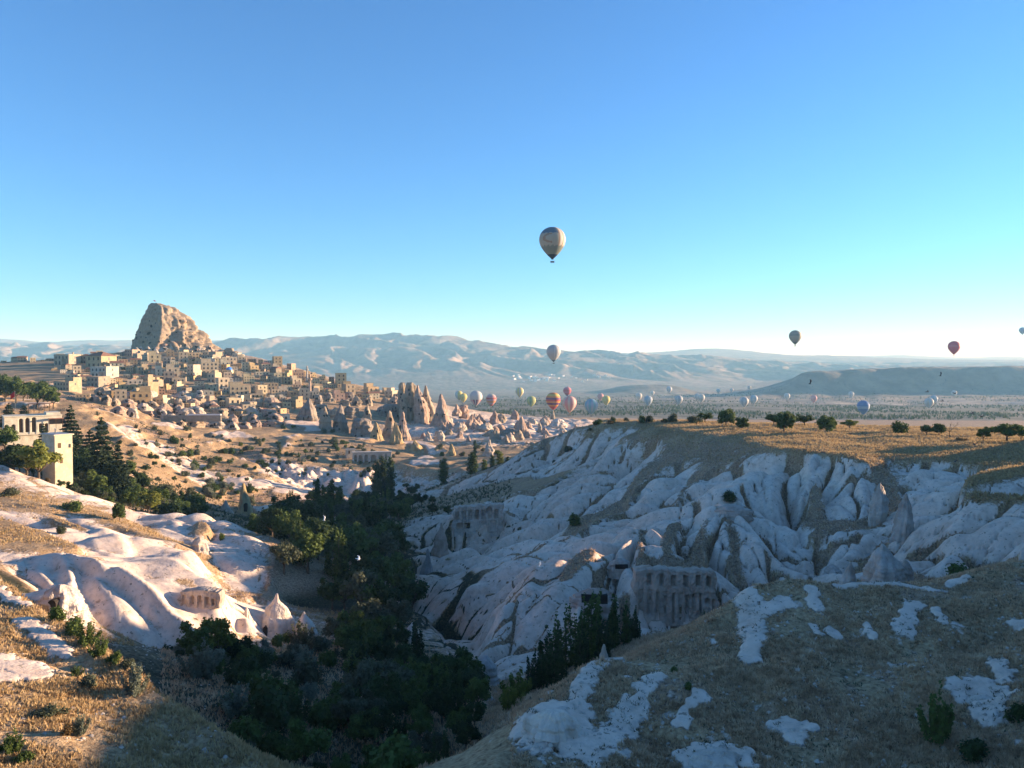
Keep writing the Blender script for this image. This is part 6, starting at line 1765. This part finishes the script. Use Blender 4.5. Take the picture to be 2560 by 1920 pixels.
for i in range(14):
    px = lt.uniform(135, 270); plant(lt.choice(['bush', 'broad', 'bush']), lt.choice(['dark', 'olive', 'green', 'dark']), px, d=np.interp(px, [135, 270], [196, 205]) * lt.uniform(0.98, 1.08), h=lt.uniform(2.0, 4.2), group='bushes below the tower house')
for i in range(52):
    px = lt.uniform(235, 500); plant(lt.choice(['bush', 'broad', 'bush', 'broad']), lt.choice(['dark', 'green', 'green', 'olive', 'dark']), px, d=np.interp(px, [235, 500], [212, 222]) * lt.uniform(0.97, 1.22), h=lt.uniform(3.0, 7.0), group='bushes on the slope under the conifers')
plant('broad', 'yellow', 367, d=200, h=7.6, wpx=64, label='bright yellow green bush in the hollow behind the white ridge')
plant('umbrella', 'green', 298, py=1304, hpx=52, wpx=44, dmin=120, label='single small tree with a short trunk on the grassy ridge')
plant('bush', 'green', 184, py=1276, hpx=36, wpx=56, dmin=120, label='grey green bush on the grass above the white tongue')
plant('bush', 'olive', 150, py=1334, hpx=22, wpx=40, dmin=110, label='small olive bush between two white tongues')
plant('bush', 'green', 552, py=1350, hpx=22, wpx=22, dmin=120, label='tiny green bush on the knob')
plant('bush', 'olive', 20, py=1240, hpx=28, wpx=60, dmin=120, label='grey green scrub patch at the left edge of the terraces')
for px, py, h, w, k, c, lab in [(150, 1552, 44, 66, 'bush', 'green', 'green bush at the lower rim of the sunlit boulder'), (180, 1582, 50, 70, 'bush', 'green', 'green bush, second along the spur crest'), (215, 1612, 58, 74, 'sprig', 'green', 'bright green shrub at the middle of the spur crest'), (250, 1640, 52, 60, 'sprig', 'green', 'bright green shrub right of the middle of the spur crest'),
                            (285, 1660, 40, 50, 'bush', 'green', 'green bush near the right end of the spur crest'), (318, 1672, 36, 40, 'bush', 'olive', 'olive bush at the right end of the spur crest'), (335, 1735, 84, 84, 'sprig', 'sage', 'large silvery feathery shrub on the sunlit spur edge'), (197, 1836, 60, 54, 'sprig', 'sage', 'smaller silvery shrub at the shadow line, lower left'),
                            (165, 1838, 44, 40, 'bush', 'brown', 'dark brownish bush beside the smaller silvery shrub'), (30, 1880, 60, 80, 'sprig', 'green', 'leafy green shrub at the bottom left corner'), (60, 1905, 40, 50, 'bush', 'green', 'green bush just below the leafy one in the bottom left corner'), (190, 1690, 26, 40, 'sprig', 'green', 'small dark green shrub on the dry spur'),
                            (120, 1795, 40, 90, 'bush', 'olive', 'olive scrub patch in the dry grass of the spur'), (215, 1715, 34, 60, 'bush', 'olive', 'pale olive bush below the small dark green shrub')]:
    plant(k, c, px, py=py, hpx=h, wpx=w, label=lab)
# middle distance bushes in the sun
MB = 'bushes in the sunlit meadows below the village'
mb = random.Random(17)
for (x0, x1, y0, y1, n, cs) in [(550, 650, 1108, 1140, 8, ['olive', 'green', 'green']), (665, 748, 1050, 1074, 8, ['green', 'olive', 'dark']), (775, 835, 1078, 1116, 7, ['olive', 'olive', 'sage']), (818, 912, 1108, 1134, 8, ['olive', 'sage', 'green']), (650, 800, 1128, 1172, 12, ['green', 'olive', 'olive', 'dark']),
                                (505, 640, 1205, 1262, 14, ['olive', 'green', 'olive', 'sage']), (690, 740, 1000, 1032, 5, ['dark', 'green']), (460, 560, 1150, 1205, 8, ['olive', 'green']), (290, 366, 912, 932, 7, ['dark', 'green']), (430, 480, 1060, 1095, 4, ['olive']), (1010, 1060, 1215, 1240, 5, ['dark', 'olive']), (1090, 1250, 1108, 1150, 7, ['olive', 'green']), (420, 520, 1105, 1150, 6, ['olive', 'green']), (150, 215, 905, 940, 6, ['dark', 'green']), (840, 1000, 1130, 1160, 5, ['olive'])]:
    for i in range(n):
        px, py = mb.uniform(x0, x1), mb.uniform(y0, y1)
        plant(mb.choice(['bush', 'bush', 'broad']), mb.choice(cs), px, py=py, dmin=230, h=mb.uniform(2.2, 5.0), group=MB)
for i in range(150):
    px = mb.uniform(240, 960); lo = np.interp(px, [240, 400, 560, 960], [1030, 1075, 1090, 1120]); hi = np.interp(px, [240, 400, 560, 700, 960], [1120, 1225, 1250, 1190, 1200])
    plant(mb.choice(['bush', 'bush', 'sprig', 'broad']), mb.choice(['olive', 'olive', 'green', 'sage', 'dark']), px, py=mb.uniform(lo, hi), dmin=230, h=mb.uniform(1.2, 3.6), group=MB)
VT = 'trees among the village houses'
for i in range(34):
    px, py = mb.uniform(200, 960), mb.uniform(905, 1030)
    if not inside_village(px, py): continue
    plant(mb.choice(['broad', 'poplar', 'bush']), mb.choice(['dark', 'green', 'olive']), px, py=py, dmin=450, h=mb.uniform(3.5, 7.5), group=VT)
# ------------------------------------------------------------ balloons
def cloth(name, col):
    m, nt, b = new_mat(name); dull(b, 0.6)
    tr = N(nt, 'ShaderNodeBsdfTranslucent'); tr.inputs[0].default_value = (*col, 1)
    b.inputs['Base Color'].default_value = (*col, 1)
    mx = N(nt, 'ShaderNodeMixShader'); mx.inputs[0].default_value = 0.18
    nt.links.new(b.outputs[0], mx.inputs[1]); nt.links.new(tr.outputs[0], mx.inputs[2])
    nt.links.new(mx.outputs[0], nt.nodes['Material Output'].inputs[0])
    return m
FAB = {k: cloth(k + '_cloth', c) for k, c in dict(cream=(0.55, 0.50, 0.42), white=(0.56, 0.54, 0.51), navy=(0.02, 0.025, 0.05), slate=(0.10, 0.15, 0.21), moss=(0.19, 0.21, 0.18), yellow=(0.62, 0.50, 0.14), orange=(0.62, 0.27, 0.08),
       red=(0.50, 0.08, 0.06), pink=(0.58, 0.13, 0.15), rose=(0.60, 0.30, 0.28), purple=(0.16, 0.06, 0.15), teal=(0.20, 0.40, 0.46), blue=(0.13, 0.21, 0.40), green=(0.30, 0.36, 0.16), grey=(0.38, 0.39, 0.40), khaki=(0.35, 0.32, 0.26), brown=(0.30, 0.20, 0.14), skyblue=(0.34, 0.41, 0.48)).items()}
def env_profile(t):
    """radius at t = 0 (mouth) .. 1 (crown) of an envelope 1 wide and 1.2 high"""
    a = 0.60
    if t < a:
        f = t / a
        return 0.055 + 0.445 * math.sin(f * math.pi / 2) ** 0.92
    f = (t - a) / (1 - a)
    return 0.5 * math.sqrt(max(0, 1 - f ** 2.05))
BALLOON = {}
def envelope(key, scheme):
    mats, fn = scheme
    g, rows = 48, 44
    co, q, mi = [], [], []
    for i in range(rows + 1):
        t = i / rows
        t = t if t < 0.9 else 0.9 + (t - 0.9)
        r = max(env_profile(t), 0.012)
        for k in range(g):
            a = 2 * math.pi * (k + 0.5) / g
            rr = r * (1 + 0.018 * abs(math.sin(a * 12)) - 0.012)
            co.append((rr * math.cos(a), rr * math.sin(a), 0.16 + t * 1.18))
    for i in range(rows):
        for k in range(g):
            q.append((i * g + k, i * g + (k + 1) % g, (i + 1) * g + (k + 1) % g, (i + 1) * g + k)); mi.append(fn((i + 0.5) / rows, k, g))
    me = mesh_np('envelope', co, q, [FAB[m] for m in mats])
    me.polygons.foreach_set('material_index', np.array(mi, dtype=np.int32))
    return me
def skirt_basket(dark):
    bm = bmesh.new(); lathe(bm, [(0.045, 0.125), (0.058, 0.17)], 16); sk = mesh_bm('skirt', bm, FAB[dark])
    bm = bmesh.new(); box(bm, -0.075, 0.075, -0.03, 0.03, 0.0, 0.048); box(bm, -0.08, 0.08, -0.035, 0.035, 0.0483, 0.055); bk = mesh_bm('basket', bm, M_WOOD)
    bm = bmesh.new()
    for x in (-0.07, 0.07):
        for y in (-0.025, 0.025): limb(bm, (x, y, 0.05), (x * 0.62, y * 1.2, 0.135), 0.0022, 0.0022, 4)
    box(bm, -0.02, 0.02, -0.008, 0.008, 0.095, 0.105)
    return sk, bk, mesh_bm('rigging', bm, M_METAL)
def solid(c, band=None):
    return ([c, band or c], lambda t, k, g: 1 if band and 0.52 < t < 0.62 else 0)
def vstripe(a, b, n=8): return ([a, b], lambda t, k, g: (k * n // g) % 2)
def hband(*cs): return (list(cs), lambda t, k, g: min(len(cs) - 1, int(t * len(cs))))
def main_scheme(t, k, g):
    a = k / g * 360                                                  # 270 faces the viewer
    zz = 0.018 * (k % 3)
    if t < 0.12: return 0
    if t < 0.34 + zz: return 2
    emblem = abs(math.hypot((a - 255) / 34, (t - 0.60) / 0.13) - 1) < 0.22 and a < 262
    if (a > 285 or a < 60): return 3 if k % 3 == 0 else 1
    if t > 0.78 - zz * 0.6: return 4
    return 3 if emblem else 5
SCHEMES = {
    'main': (['navy', 'cream', 'moss', 'brown', 'slate', 'khaki'], main_scheme),
    'grey': (['slate', 'grey', 'white'], lambda t, k, g: 0 if t < 0.1 else (2 if (k % 4 == 0 and (k > 34 or k < 10)) else 1)),
    'khaki': (['moss', 'khaki'], lambda t, k, g: 0 if t < 0.15 or 0.62 < t < 0.68 else 1),
    'red': (['pink', 'rose'], lambda t, k, g: 1 if 0.58 < t < 0.64 else 0),
    'bluegrey': solid('skyblue'), 'yellow': solid('yellow'), 'lemon': vstripe('yellow', 'white', 4), 'limestripe': vstripe('green', 'yellow', 12),
    'whitepurple': (['white', 'purple', 'rose'], lambda t, k, g: (1 if k % 4 < 2 else 2) if t < 0.42 and (k % 6 < 4) else 0),
    'salmon': hband('red', 'rose', 'orange', 'rose', 'red', 'rose', 'cream'), 'gold': vstripe('yellow', 'cream', 12),
    'rainbow': hband('red', 'red', 'orange', 'purple', 'orange', 'red', 'purple', 'orange', 'yellow', 'orange'),
    'pinkred': hband('purple', 'red', 'pink', 'red', 'pink', 'rose'), 'creamstripe': vstripe('cream', 'rose', 14), 'teal': vstripe('teal', 'skyblue', 16),
    'cream': vstripe('cream', 'white', 10), 'white': vstripe('white', 'grey', 12), 'blue': hband('blue', 'blue', 'skyblue', 'blue', 'blue'), 'pale': vstripe('white', 'skyblue', 10), 'rose': solid('rose')}
BG = 'hot air balloons over the plain'
def balloon(key, px, py, wpx, label, W=22.0, rz=0.0, d=None, lift=True):
    """py is the middle row of the envelope, wpx its width."""
    if key not in BALLOON: BALLOON[key] = (envelope(key, SCHEMES[key]),) + (skirt_basket('navy' if key in ('main', 'grey') else 'red' if key == 'red' else 'khaki'))
    d = d or W * FPX / wpx
    W = wpx / FPX * d
    c = Vector(P(px, py, d)); z = c.z - 0.82 * W
    if lift: z = max(z, height(c.x, d) + 0.3)
    e = empty('hot_air_balloon', (c.x, c.y, z), rz, W)
    for n, m in zip(('envelope', 'skirt', 'basket', 'rigging'), BALLOON[key]): link(n, m, e)
    tag(e, label, 'balloon', BG); THINGS.append((e, px, py))
for a in [
        ('main', 1381, 602, 66, 'nearest and largest balloon, cream with a slate top, alone in the sky'),
        ('grey', 1384, 880, 35.5, 'grey balloon with white right side stripes against the mountain ridge'),
        ('khaki', 1988, 841, 30, 'khaki balloon in the pale sky above the horizon, right of the middle'),
        ('red', 2385, 867, 28, 'pinkish red balloon in the pale sky near the right edge'),
        ('bluegrey', 2556, 826, 15, 'small blue grey balloon cut by the right picture edge'),
        ('lemon', 1147, 987, 20, 'lemon and white balloon peeping over the rocks, leftmost one'),
        ('yellow', 1158, 993, 20, 'yellow balloon overlapping the lemon and white one'),
        ('whitepurple', 1190, 993, 32, 'white balloon with purple streaks round its base'),
        ('salmon', 1228, 998, 26, 'salmon and red banded balloon right of the white purple one'),
        ('gold', 1299, 979, 21, 'cream and gold striped balloon floating highest over the rocks'),
        ('limestripe', 1328, 1013, 23, 'green and yellow striped balloon standing behind the badlands'),
        ('rainbow', 1383, 1000, 37, 'large orange balloon with purple and red bands'),
        ('pinkred', 1418, 977, 20, 'pinkish red banded balloon above the cream striped one'),
        ('creamstripe', 1424, 1008, 35, 'large cream balloon with rose stripes right of the orange one'),
        ('teal', 1478, 1014, 33, 'large pale teal balloon standing low over the plain'),
        ('yellow', 1515, 1001, 21, 'plain yellow balloon right of the teal one'),
        ('rose', 1501, 1022, 16, 'small rose balloon low between the teal and the yellow one'),
        ('cream', 1597, 990, 16, 'small cream balloon, left one of three near the small mesa'),
        ('pale', 1620, 1000, 22, 'white and blue balloon in front of the small mesa'),
        ('cream', 1631, 987, 10, 'tiny cream balloon right above the white and blue one'),
        ('pale', 1673, 973, 14, 'small pale balloon high in front of the small mesa'),
        ('white', 1697, 1019, 20, 'white balloon above the upright grey green bush'),
        ('cream', 1753, 1000, 18, 'cream balloon over the plain above the small plateau tree'),
        ('white', 1743, 1026, 15, 'white balloon just over the wide grey green bush'),
        ('pale', 1795, 1020, 10, 'tiny pale balloon left of the flat topped dark tree'),
        ('white', 1829, 1016, 9, 'tiny white balloon above the flat topped dark tree'),
        ('white', 1873, 986, 9, 'tiny white balloon drifting high before the great mesa'),
        ('white', 1860, 1031, 22, 'white balloon, left one of two between the plateau trees'),
        ('pale', 1884, 1034, 19, 'bluish white balloon, right one of two between the plateau trees'),
        ('white', 1967, 1026, 15, 'white balloon right above the tallest rounded tree'),
        ('rose', 2034, 1037, 16, 'rose balloon above the gap left of the lone tree'),
        ('white', 2127, 1037, 14, 'white balloon above the yellow green shrubby tree'),
        ('blue', 2158, 1049, 30, 'deep blue balloon standing behind the plateau grass'),
        ('white', 2195, 1051, 8, 'tiny white balloon low between the blue one and the round bush'),
        ('cream', 2322, 1040, 22, 'cream yellow balloon above the touching pair of trees'),
        ('pale', 2333, 1054, 19, 'bluish balloon half hidden by the touching pair of trees'),
        ('white', 2384, 1053, 13, 'small white balloon beside the dead tree top')]:
    balloon(*a[:4], a[4], rz=R(12 * (a[1] % 7)) if a[0] not in ('main', 'grey') else 0.0)

# ------------------------------------------------------------ pigeons
def cloth_bird(name, c): return plain(name, c, 0.8, 0.15, 20)
M_PIG, M_PALE = cloth_bird('dark_feathers', (0.055, 0.055, 0.065)), cloth_bird('white_feathers', (0.72, 0.70, 0.68))
def bird_mesh(pose, mat):
    """One continuous body: lofted trunk with tail, and wings grown out of its flanks."""
    sk = bpy.data.meshes.new('pigeon')
    up, sweep, fold = pose
    V = [(0, -0.15, 0.005), (0, -0.10, 0.02), (0, -0.05, 0.01), (0, 0.03, 0.0), (0, 0.10, 0.0), (0, 0.20, 0.0)]
    Rr = [(0.014, 0.014), (0.028, 0.028), (0.034, 0.036), (0.05, 0.048), (0.035, 0.025), (0.05, 0.008)]
    E = [(0, 1), (1, 2), (2, 3), (3, 4), (4, 5)]
    for s in (-1, 1):
        b = len(V)
        u = up if s > 0 else up * 0.92
        V += [(s * 0.09, -0.03, 0.02 + 0.09 * u), (s * (0.19 - 0.07 * fold), -0.06 + sweep * 0.02, 0.02 + 0.20 * u), (s * (0.33 - 0.16 * fold), 0.03 + sweep * 0.06, 0.02 + 0.34 * u)]
        Rr += [(0.055, 0.012), (0.060, 0.008), (0.018, 0.004)]
        E += [(3, b), (b, b + 1), (b + 1, b + 2)]
    sk.from_pydata(V, E, [])
    o = bpy.data.objects.new('pigeon', sk); COL.objects.link(o)
    m = o.modifiers.new('skin', 'SKIN'); m.use_smooth_shade = True
    sk.skin_vertices[0].data[3].use_root = True
    for i, r in enumerate(Rr): sk.skin_vertices[0].data[i].radius = r
    o.modifiers.new('sub', 'SUBSURF').levels = 1
    dg = bpy.context.evaluated_depsgraph_get()
    me = bpy.data.meshes.new_from_object(o.evaluated_get(dg))
    bpy.data.objects.remove(o)
    me.materials.clear(); me.materials.append(mat)
    return me
POSES = {'up': (1.5, 0.2, 0.6), 'mid': (0.5, 0.5, 0.0), 'down': (-0.8, 0.6, 0.2), 'glide': (0.15, 1.0, 0.0)}
BM = {}
for (px, py, wpx, pose, white, yaw, lab) in [
        (2025, 960, 15, 'up', 0, 80, 'pigeon with raised wings before the left end of the great mesa'),
        (2351, 940, 13, 'up', 0, 70, 'pigeon with raised wings, highest over the great mesa'),
        (2318, 980, 17, 'glide', 0, 50, 'dark pigeon gliding, leftmost of the flock of three on the mesa'),
        (2387, 984, 16, 'mid', 0, 110, 'dark pigeon flapping, rightmost of the flock of three on the mesa'),
        (2356, 1003, 17, 'glide', 0, 60, 'dark pigeon gliding, lowest of the flock of three on the mesa'),
        (2432, 1031, 15, 'down', 0, 30, 'dark pigeon with lowered wings right of the dead tree'),
        (2454, 1042, 18, 'mid', 0, 95, 'dark pigeon with a pale belly above the bright green narrow tree'),
        (2436, 1112, 17, 'mid', 0, 85, 'pigeon flying low over the grass near the right trees'),
        (2392, 1150, 16, 'down', 0, 20, 'pigeon flying over the front edge of the grass plateau'),
        (2126, 1086, 14, 'mid', 0, 90, 'pigeon low over the grass below the yellow green tree'),
        (896, 1397, 24, 'glide', 1, 100, 'white pigeon gliding over the dark valley trees'),
        (810, 1301, 15, 'up', 1, 120, 'white pigeon over the tree tops left of the valley'),
        (1348, 1416, 16, 'up', 1, 75, 'white pigeon in front of the long white rib'),
        (2457, 1524, 8, 'glide', 1, 30, 'tiny white pigeon over the mound near the right slabs'),
        (1566, 1101, 9, 'glide', 1, 60, 'tiny white pigeon in front of the far pale cliff')]:
    k = (pose, white)
    if k not in BM: BM[k] = bird_mesh(POSES[pose], M_PALE if white else M_PIG)
    d = 0.62 * FPX / wpx
    e = link('pigeon', BM[k], None, P(px, py, d), R(yaw))
    e.rotation_euler = (R(8), R(-14 if pose == 'glide' else 6), R(yaw))
    tag(e, lab, 'bird', 'pigeons in flight'); THINGS.append((e, px, py))
# distant village at the foot of the mountain
bm = bmesh.new(); box(bm, -8, 8, 0, 12, -4, 9); fh = mesh_bm('distant_house', bm, M_WHITE)
rf = random.Random(3)
for i in range(46):
    px, py = rf.gauss(1340, 28) if i < 30 else rf.uniform(1240, 1560), rf.uniform(938, 955)
    g = ground_at(px, py, 4500, 9000)
    if g is None: continue
    o = link('distant_house', fh, None, (g.x, g.y, g.z), rf.uniform(-0.5, 0.8)); s = rf.uniform(0.8, 1.7); o.scale = (s, s, s)
    tag(o, 'tiny pale house of the distant village at the foot of the mountains', 'house', 'houses of the distant village')

# ------------------------------------------------------------ dry grass and scrub tufts: uncountable, one object each
def tufts(name, pts, hmin, hmax, mat, blades=5, spread=0.5, seed=0):
    rng = np.random.default_rng(seed)
    n = len(pts); m = n * blades
    base = np.repeat(np.asarray(pts), blades, axis=0)
    hh = rng.uniform(hmin, hmax, (m, 1))
    a = rng.uniform(0, 2 * math.pi, m)
    out = np.stack([np.cos(a), np.sin(a), np.zeros(m)], -1)
    side = np.stack([-np.sin(a), np.cos(a), np.zeros(m)], -1) * hh * rng.uniform(0.12, 0.3, (m, 1))
    b0 = base + out * hh * 0.25 * rng.uniform(0, 1, (m, 1)) - np.array([0, 0, 0.08])
    tip = b0 + out * hh * spread * rng.uniform(0.3, 1, (m, 1)) + np.array([0, 0, 1]) * hh
    mid = (b0 * 0.45 + tip * 0.55)
    co = np.stack([b0 - side * 0.5, b0 + side * 0.5, mid + side * 0.55, tip, mid - side * 0.55], axis=1).reshape(-1, 3)
    i = np.arange(m) * 5
    q = np.stack([i, i + 1, i + 2, i + 4], -1); t = np.stack([i + 4, i + 2, i + 3], -1)
    return tag(link(name, mesh_np(name, co, q, mat, smooth_shade=False, tris=t)), kind='stuff')
def grass_mat(name, a, b_, c):
    m, nt, b = new_mat(name); dull(b, 0.9)
    geo = N(nt, 'ShaderNodeNewGeometry')
    n = noise_n(nt, geo.outputs['Position'], 1.1, 4, 0.7)
    col = ramp(nt, [(0.3, a), (0.5, b_), (0.7, c)], n)
    nt.links.new(col, b.inputs['Base Color'])
    tr = N(nt, 'ShaderNodeBsdfTranslucent'); nt.links.new(col, tr.inputs[0])
    mx = N(nt, 'ShaderNodeMixShader'); mx.inputs[0].default_value = 0.35
    nt.links.new(b.outputs[0], mx.inputs[1]); nt.links.new(tr.outputs[0], mx.inputs[2])
    nt.links.new(mx.outputs[0], nt.nodes['Material Output'].inputs[0])
    return m
GOLD = grass_mat('golden_grass', (0.26, 0.17, 0.085), (0.46, 0.32, 0.16), (0.60, 0.46, 0.27))
DUST = grass_mat('grey_scrub', (0.28, 0.17, 0.10), (0.54, 0.36, 0.22), (0.68, 0.52, 0.35))
def scatter(n, u0, u1, t0, t1, keep, seed):
    rng = np.random.default_rng(seed)
    y = np.exp(rng.uniform(math.log(u0), math.log(u1), n)) if u1 / u0 > 1.6 else rng.uniform(u0, u1, n)
    x = rng.uniform(t0, t1, n) * y
    z, w, h, s = terrain(x, y)
    k = keep(x, y, z, w, s, rng.random(n))
    return np.stack([x, y, z], -1)[k]
flat = lambda x, y, z, w, s, r: (w < 0.3) & (z > -30) & (r > s)
tufts('dry_grass', scatter(110000, 138, 345, -0.02, 0.75, lambda x, y, z, w, s, r: (w < 0.34) & (z > -28.5) & (r > s * 1.3), 1), 0.25, 0.65, GOLD, 4, 0.7, 1)
tufts('dry_grass', scatter(60000, 40, 100, -0.75, -0.2, lambda x, y, z, w, s, r: (w < 0.4) & (noise(x * 0.25, y * 0.25, 91) + 0.5 > r) & (s < 0.6), 2), 0.10, 0.42, GOLD, 5, 0.7, 2)
tufts('dry_grass', scatter(50000, 110, 480, -0.72, -0.12, lambda x, y, z, w, s, r: (w < 0.35) & (noise(x * 0.1, y * 0.1, 92) + 0.5 > r) & (s < 0.75), 3), 0.25, 0.6, GOLD, 4, 0.7, 3)
tufts('grey_scrub', scatter(90000, 42, 82, 0.0, 0.75, lambda x, y, z, w, s, r: (w < 0.45) & (noise(x * 0.22, y * 0.22, 93) * 0.9 + 0.55 > r), 4), 0.10, 0.36, DUST, 5, 0.8, 4)
tufts('grey_scrub', scatter(60000, 84, 240, -0.02, 0.7, lambda x, y, z, w, s, r: (w < 0.55) & (s > 0.3) & (r < s), 5), 0.2, 0.6, DUST, 4, 0.8, 5)
tufts('grey_scrub', scatter(30000, 50, 130, -0.45, 0.15, lambda x, y, z, w, s, r: (s > 0.4) & (r < s), 6), 0.15, 0.5, DUST, 4, 0.8, 6)
tufts('green_scrub', scatter(26000, 210, 560, -0.6, 0.0, lambda x, y, z, w, s, r: (s > 0.25) & (w < 0.5) & (r < s * 0.9), 8), 0.4, 1.1, LEAF['olive'], 5, 1.0, 8)
tufts('far_woods', scatter(16000, 1320, 4200, -0.05, 0.72, lambda x, y, z, w, s, r: (z < -85) & (noise(x * 0.004, y * 0.004, 98) + 0.35 > r), 9), 2.5, 6.5, LEAF['dark'], 4, 0.9, 9)
# dark cushions of scrub dotted over the bare tuff
tufts('dark_scrub', scatter(5000, 44, 80, 0.02, 0.75, lambda x, y, z, w, s, r: (noise(x * 0.3, y * 0.3, 95) + 0.35 > r), 7), 0.10, 0.24, LEAF['olive'], 10, 1.6, 7)

# loose stones on the two near slopes
def stones(name, pts, mat, seed):
    rng = np.random.default_rng(seed)
    base = np.array([(1, 0, 0), (0.5, 0.87, 0), (-0.5, 0.87, 0), (-1, 0, 0), (-0.5, -0.87, 0), (0.5, -0.87, 0), (0.45, 0.1, 0.6), (-0.35, 0.3, 0.65), (-0.1, -0.4, 0.6)])
    tr = np.array([(0, 1, 6), (1, 7, 6), (1, 2, 7), (2, 3, 7), (3, 8, 7), (3, 4, 8), (4, 5, 8), (5, 6, 8), (5, 0, 6), (6, 7, 8)])
    n = len(pts); a = rng.uniform(0, 6.28, n); sc = 0.05 + 0.16 * rng.random(n) ** 3
    v = np.repeat(base[None], n, 0) * (1 + 0.25 * rng.normal(size=(n, 9, 3))) * sc[:, None, None]
    ca, sa = np.cos(a)[:, None], np.sin(a)[:, None]
    co = np.stack([v[..., 0] * ca - v[..., 1] * sa, v[..., 0] * sa + v[..., 1] * ca, v[..., 2] - 0.02], -1) + np.asarray(pts)[:, None, :]
    return tag(link(name, mesh_np(name, co.reshape(-1, 3), None, mat, smooth_shade=False, tris=(tr[None] + (np.arange(n) * 9)[:, None, None]).reshape(-1, 3))), kind='stuff')
STONE_M = plain('pale_stones', (0.46, 0.39, 0.32), 0.95, 0.35, 2.0)
stones('gravel', np.concatenate([scatter(9000, 42, 82, 0.0, 0.72, lambda x, y, z, w, s, r: noise(x * 0.3, y * 0.3, 96) + 0.35 > r, 11), scatter(5000, 42, 90, -0.72, -0.2, lambda x, y, z, w, s, r: noise(x * 0.3, y * 0.3, 97) + 0.3 > r, 12)]), STONE_M, 13)
# ------------------------------------------------------------ labels for the many: what it looks like, and where by its nearest landmark
MARKS = [('the castle rock', 425, 830), ('the blue dome', 569, 923), ('the brown minaret', 775, 960), ('the yellow tower house', 150, 1135), ('the arcaded hotel', 80, 1050),
         ('the tower cluster', 1040, 1000), ('the pink rock pyramid', 1104, 1025), ('the ochre tall chimney', 990, 1100), ('the lone yellow chimney', 612, 1250), ('the ruined arcade', 930, 1145),
         ('the retaining wall', 480, 1062), ('the largest conifer', 252, 1100), ('the middle poplar trio', 957, 1210), ('the biggest sunlit poplar', 1181, 1160), ('the two window dovecote', 1196, 1300),
         ('the bulb shaped cone', 764, 1570), ('the white cave house', 692, 1545), ('the cut rock facade', 1690, 1490), ('the reddish pointed rock', 1102, 1364), ('the sunlit topped tree', 528, 1640),
         ('the tall pink spire', 1304, 1076), ('the gliding white pigeon', 896, 1397), ('the mound pinnacle', 1509, 1650), ('the pitted foot boulder', 1212, 1685), ('the white valley boulder', 1030, 1580), ('the sunlit tipped poplars', 808, 1280)]
ORD = ['nearest', 'second', 'third', 'fourth', 'fifth', 'sixth', 'seventh', 'eighth', 'ninth', 'tenth', 'eleventh', 'twelfth', 'thirteenth', 'fourteenth', 'fifteenth', 'sixteenth', 'seventeenth', 'eighteenth', 'nineteenth', 'twentieth']
def label_rest():
    bins = {}
    for t in THINGS:
        e = t[0]
        if e.get('label'): continue
        words = t[3] if len(t) > 3 else {'rock_cone': 'weathered tuff cone', 'cave_dwelling': 'cave dwelling'}.get(e.name.split('.')[0], 'pale rock')
        m = min(MARKS, key=lambda q: (q[1] - t[1]) ** 2 + (1.6 * (q[2] - t[2])) ** 2)
        dx, dy = t[1] - m[1], (t[2] - m[2]) * 1.6
        side = ('right of' if dx > 0 else 'left of') if abs(dx) > abs(dy) else ('below' if dy > 0 else 'above')
        bins.setdefault((words, side, m[0]), []).append((dx * dx + dy * dy, e))
    for (words, side, mark), v in bins.items():
        v.sort(key=lambda q: q[0])
        for i, (_, e) in enumerate(v):
            if len(v) == 1: e['label'] = '%s %s %s' % (words, side, mark)
            elif i == 0: e['label'] = '%s %s %s, nearest to it' % (words, side, mark)
            else: e['label'] = '%s %s %s, %s nearest' % (words, side, mark, ORD[min(i, 19)])
label_rest()
# ------------------------------------------------------------ the air
def add_haze():
    bm = bmesh.new()
    box(bm, -42000, 62000, -400, 36000, -262, 470)
    m = bpy.data.materials.new('air'); m.use_nodes = True
    nt = m.node_tree
    for n in list(nt.nodes):
        if n.type == 'BSDF_PRINCIPLED': nt.nodes.remove(n)
    v = nt.nodes.new('ShaderNodeVolumePrincipled')
    v.inputs['Color'].default_value = (0.34, 0.70, 1.0, 1)
    v.inputs['Absorption Color'].default_value = (1, 1, 1, 1)
    v.inputs['Density'].default_value = 7.5e-5
    v.inputs['Anisotropy'].default_value = 0.0
    nt.links.new(v.outputs[0], nt.nodes['Material Output'].inputs['Volume'])
    tag(link('haze', mesh_bm('haze', bm, m)), kind='stuff')
add_haze()
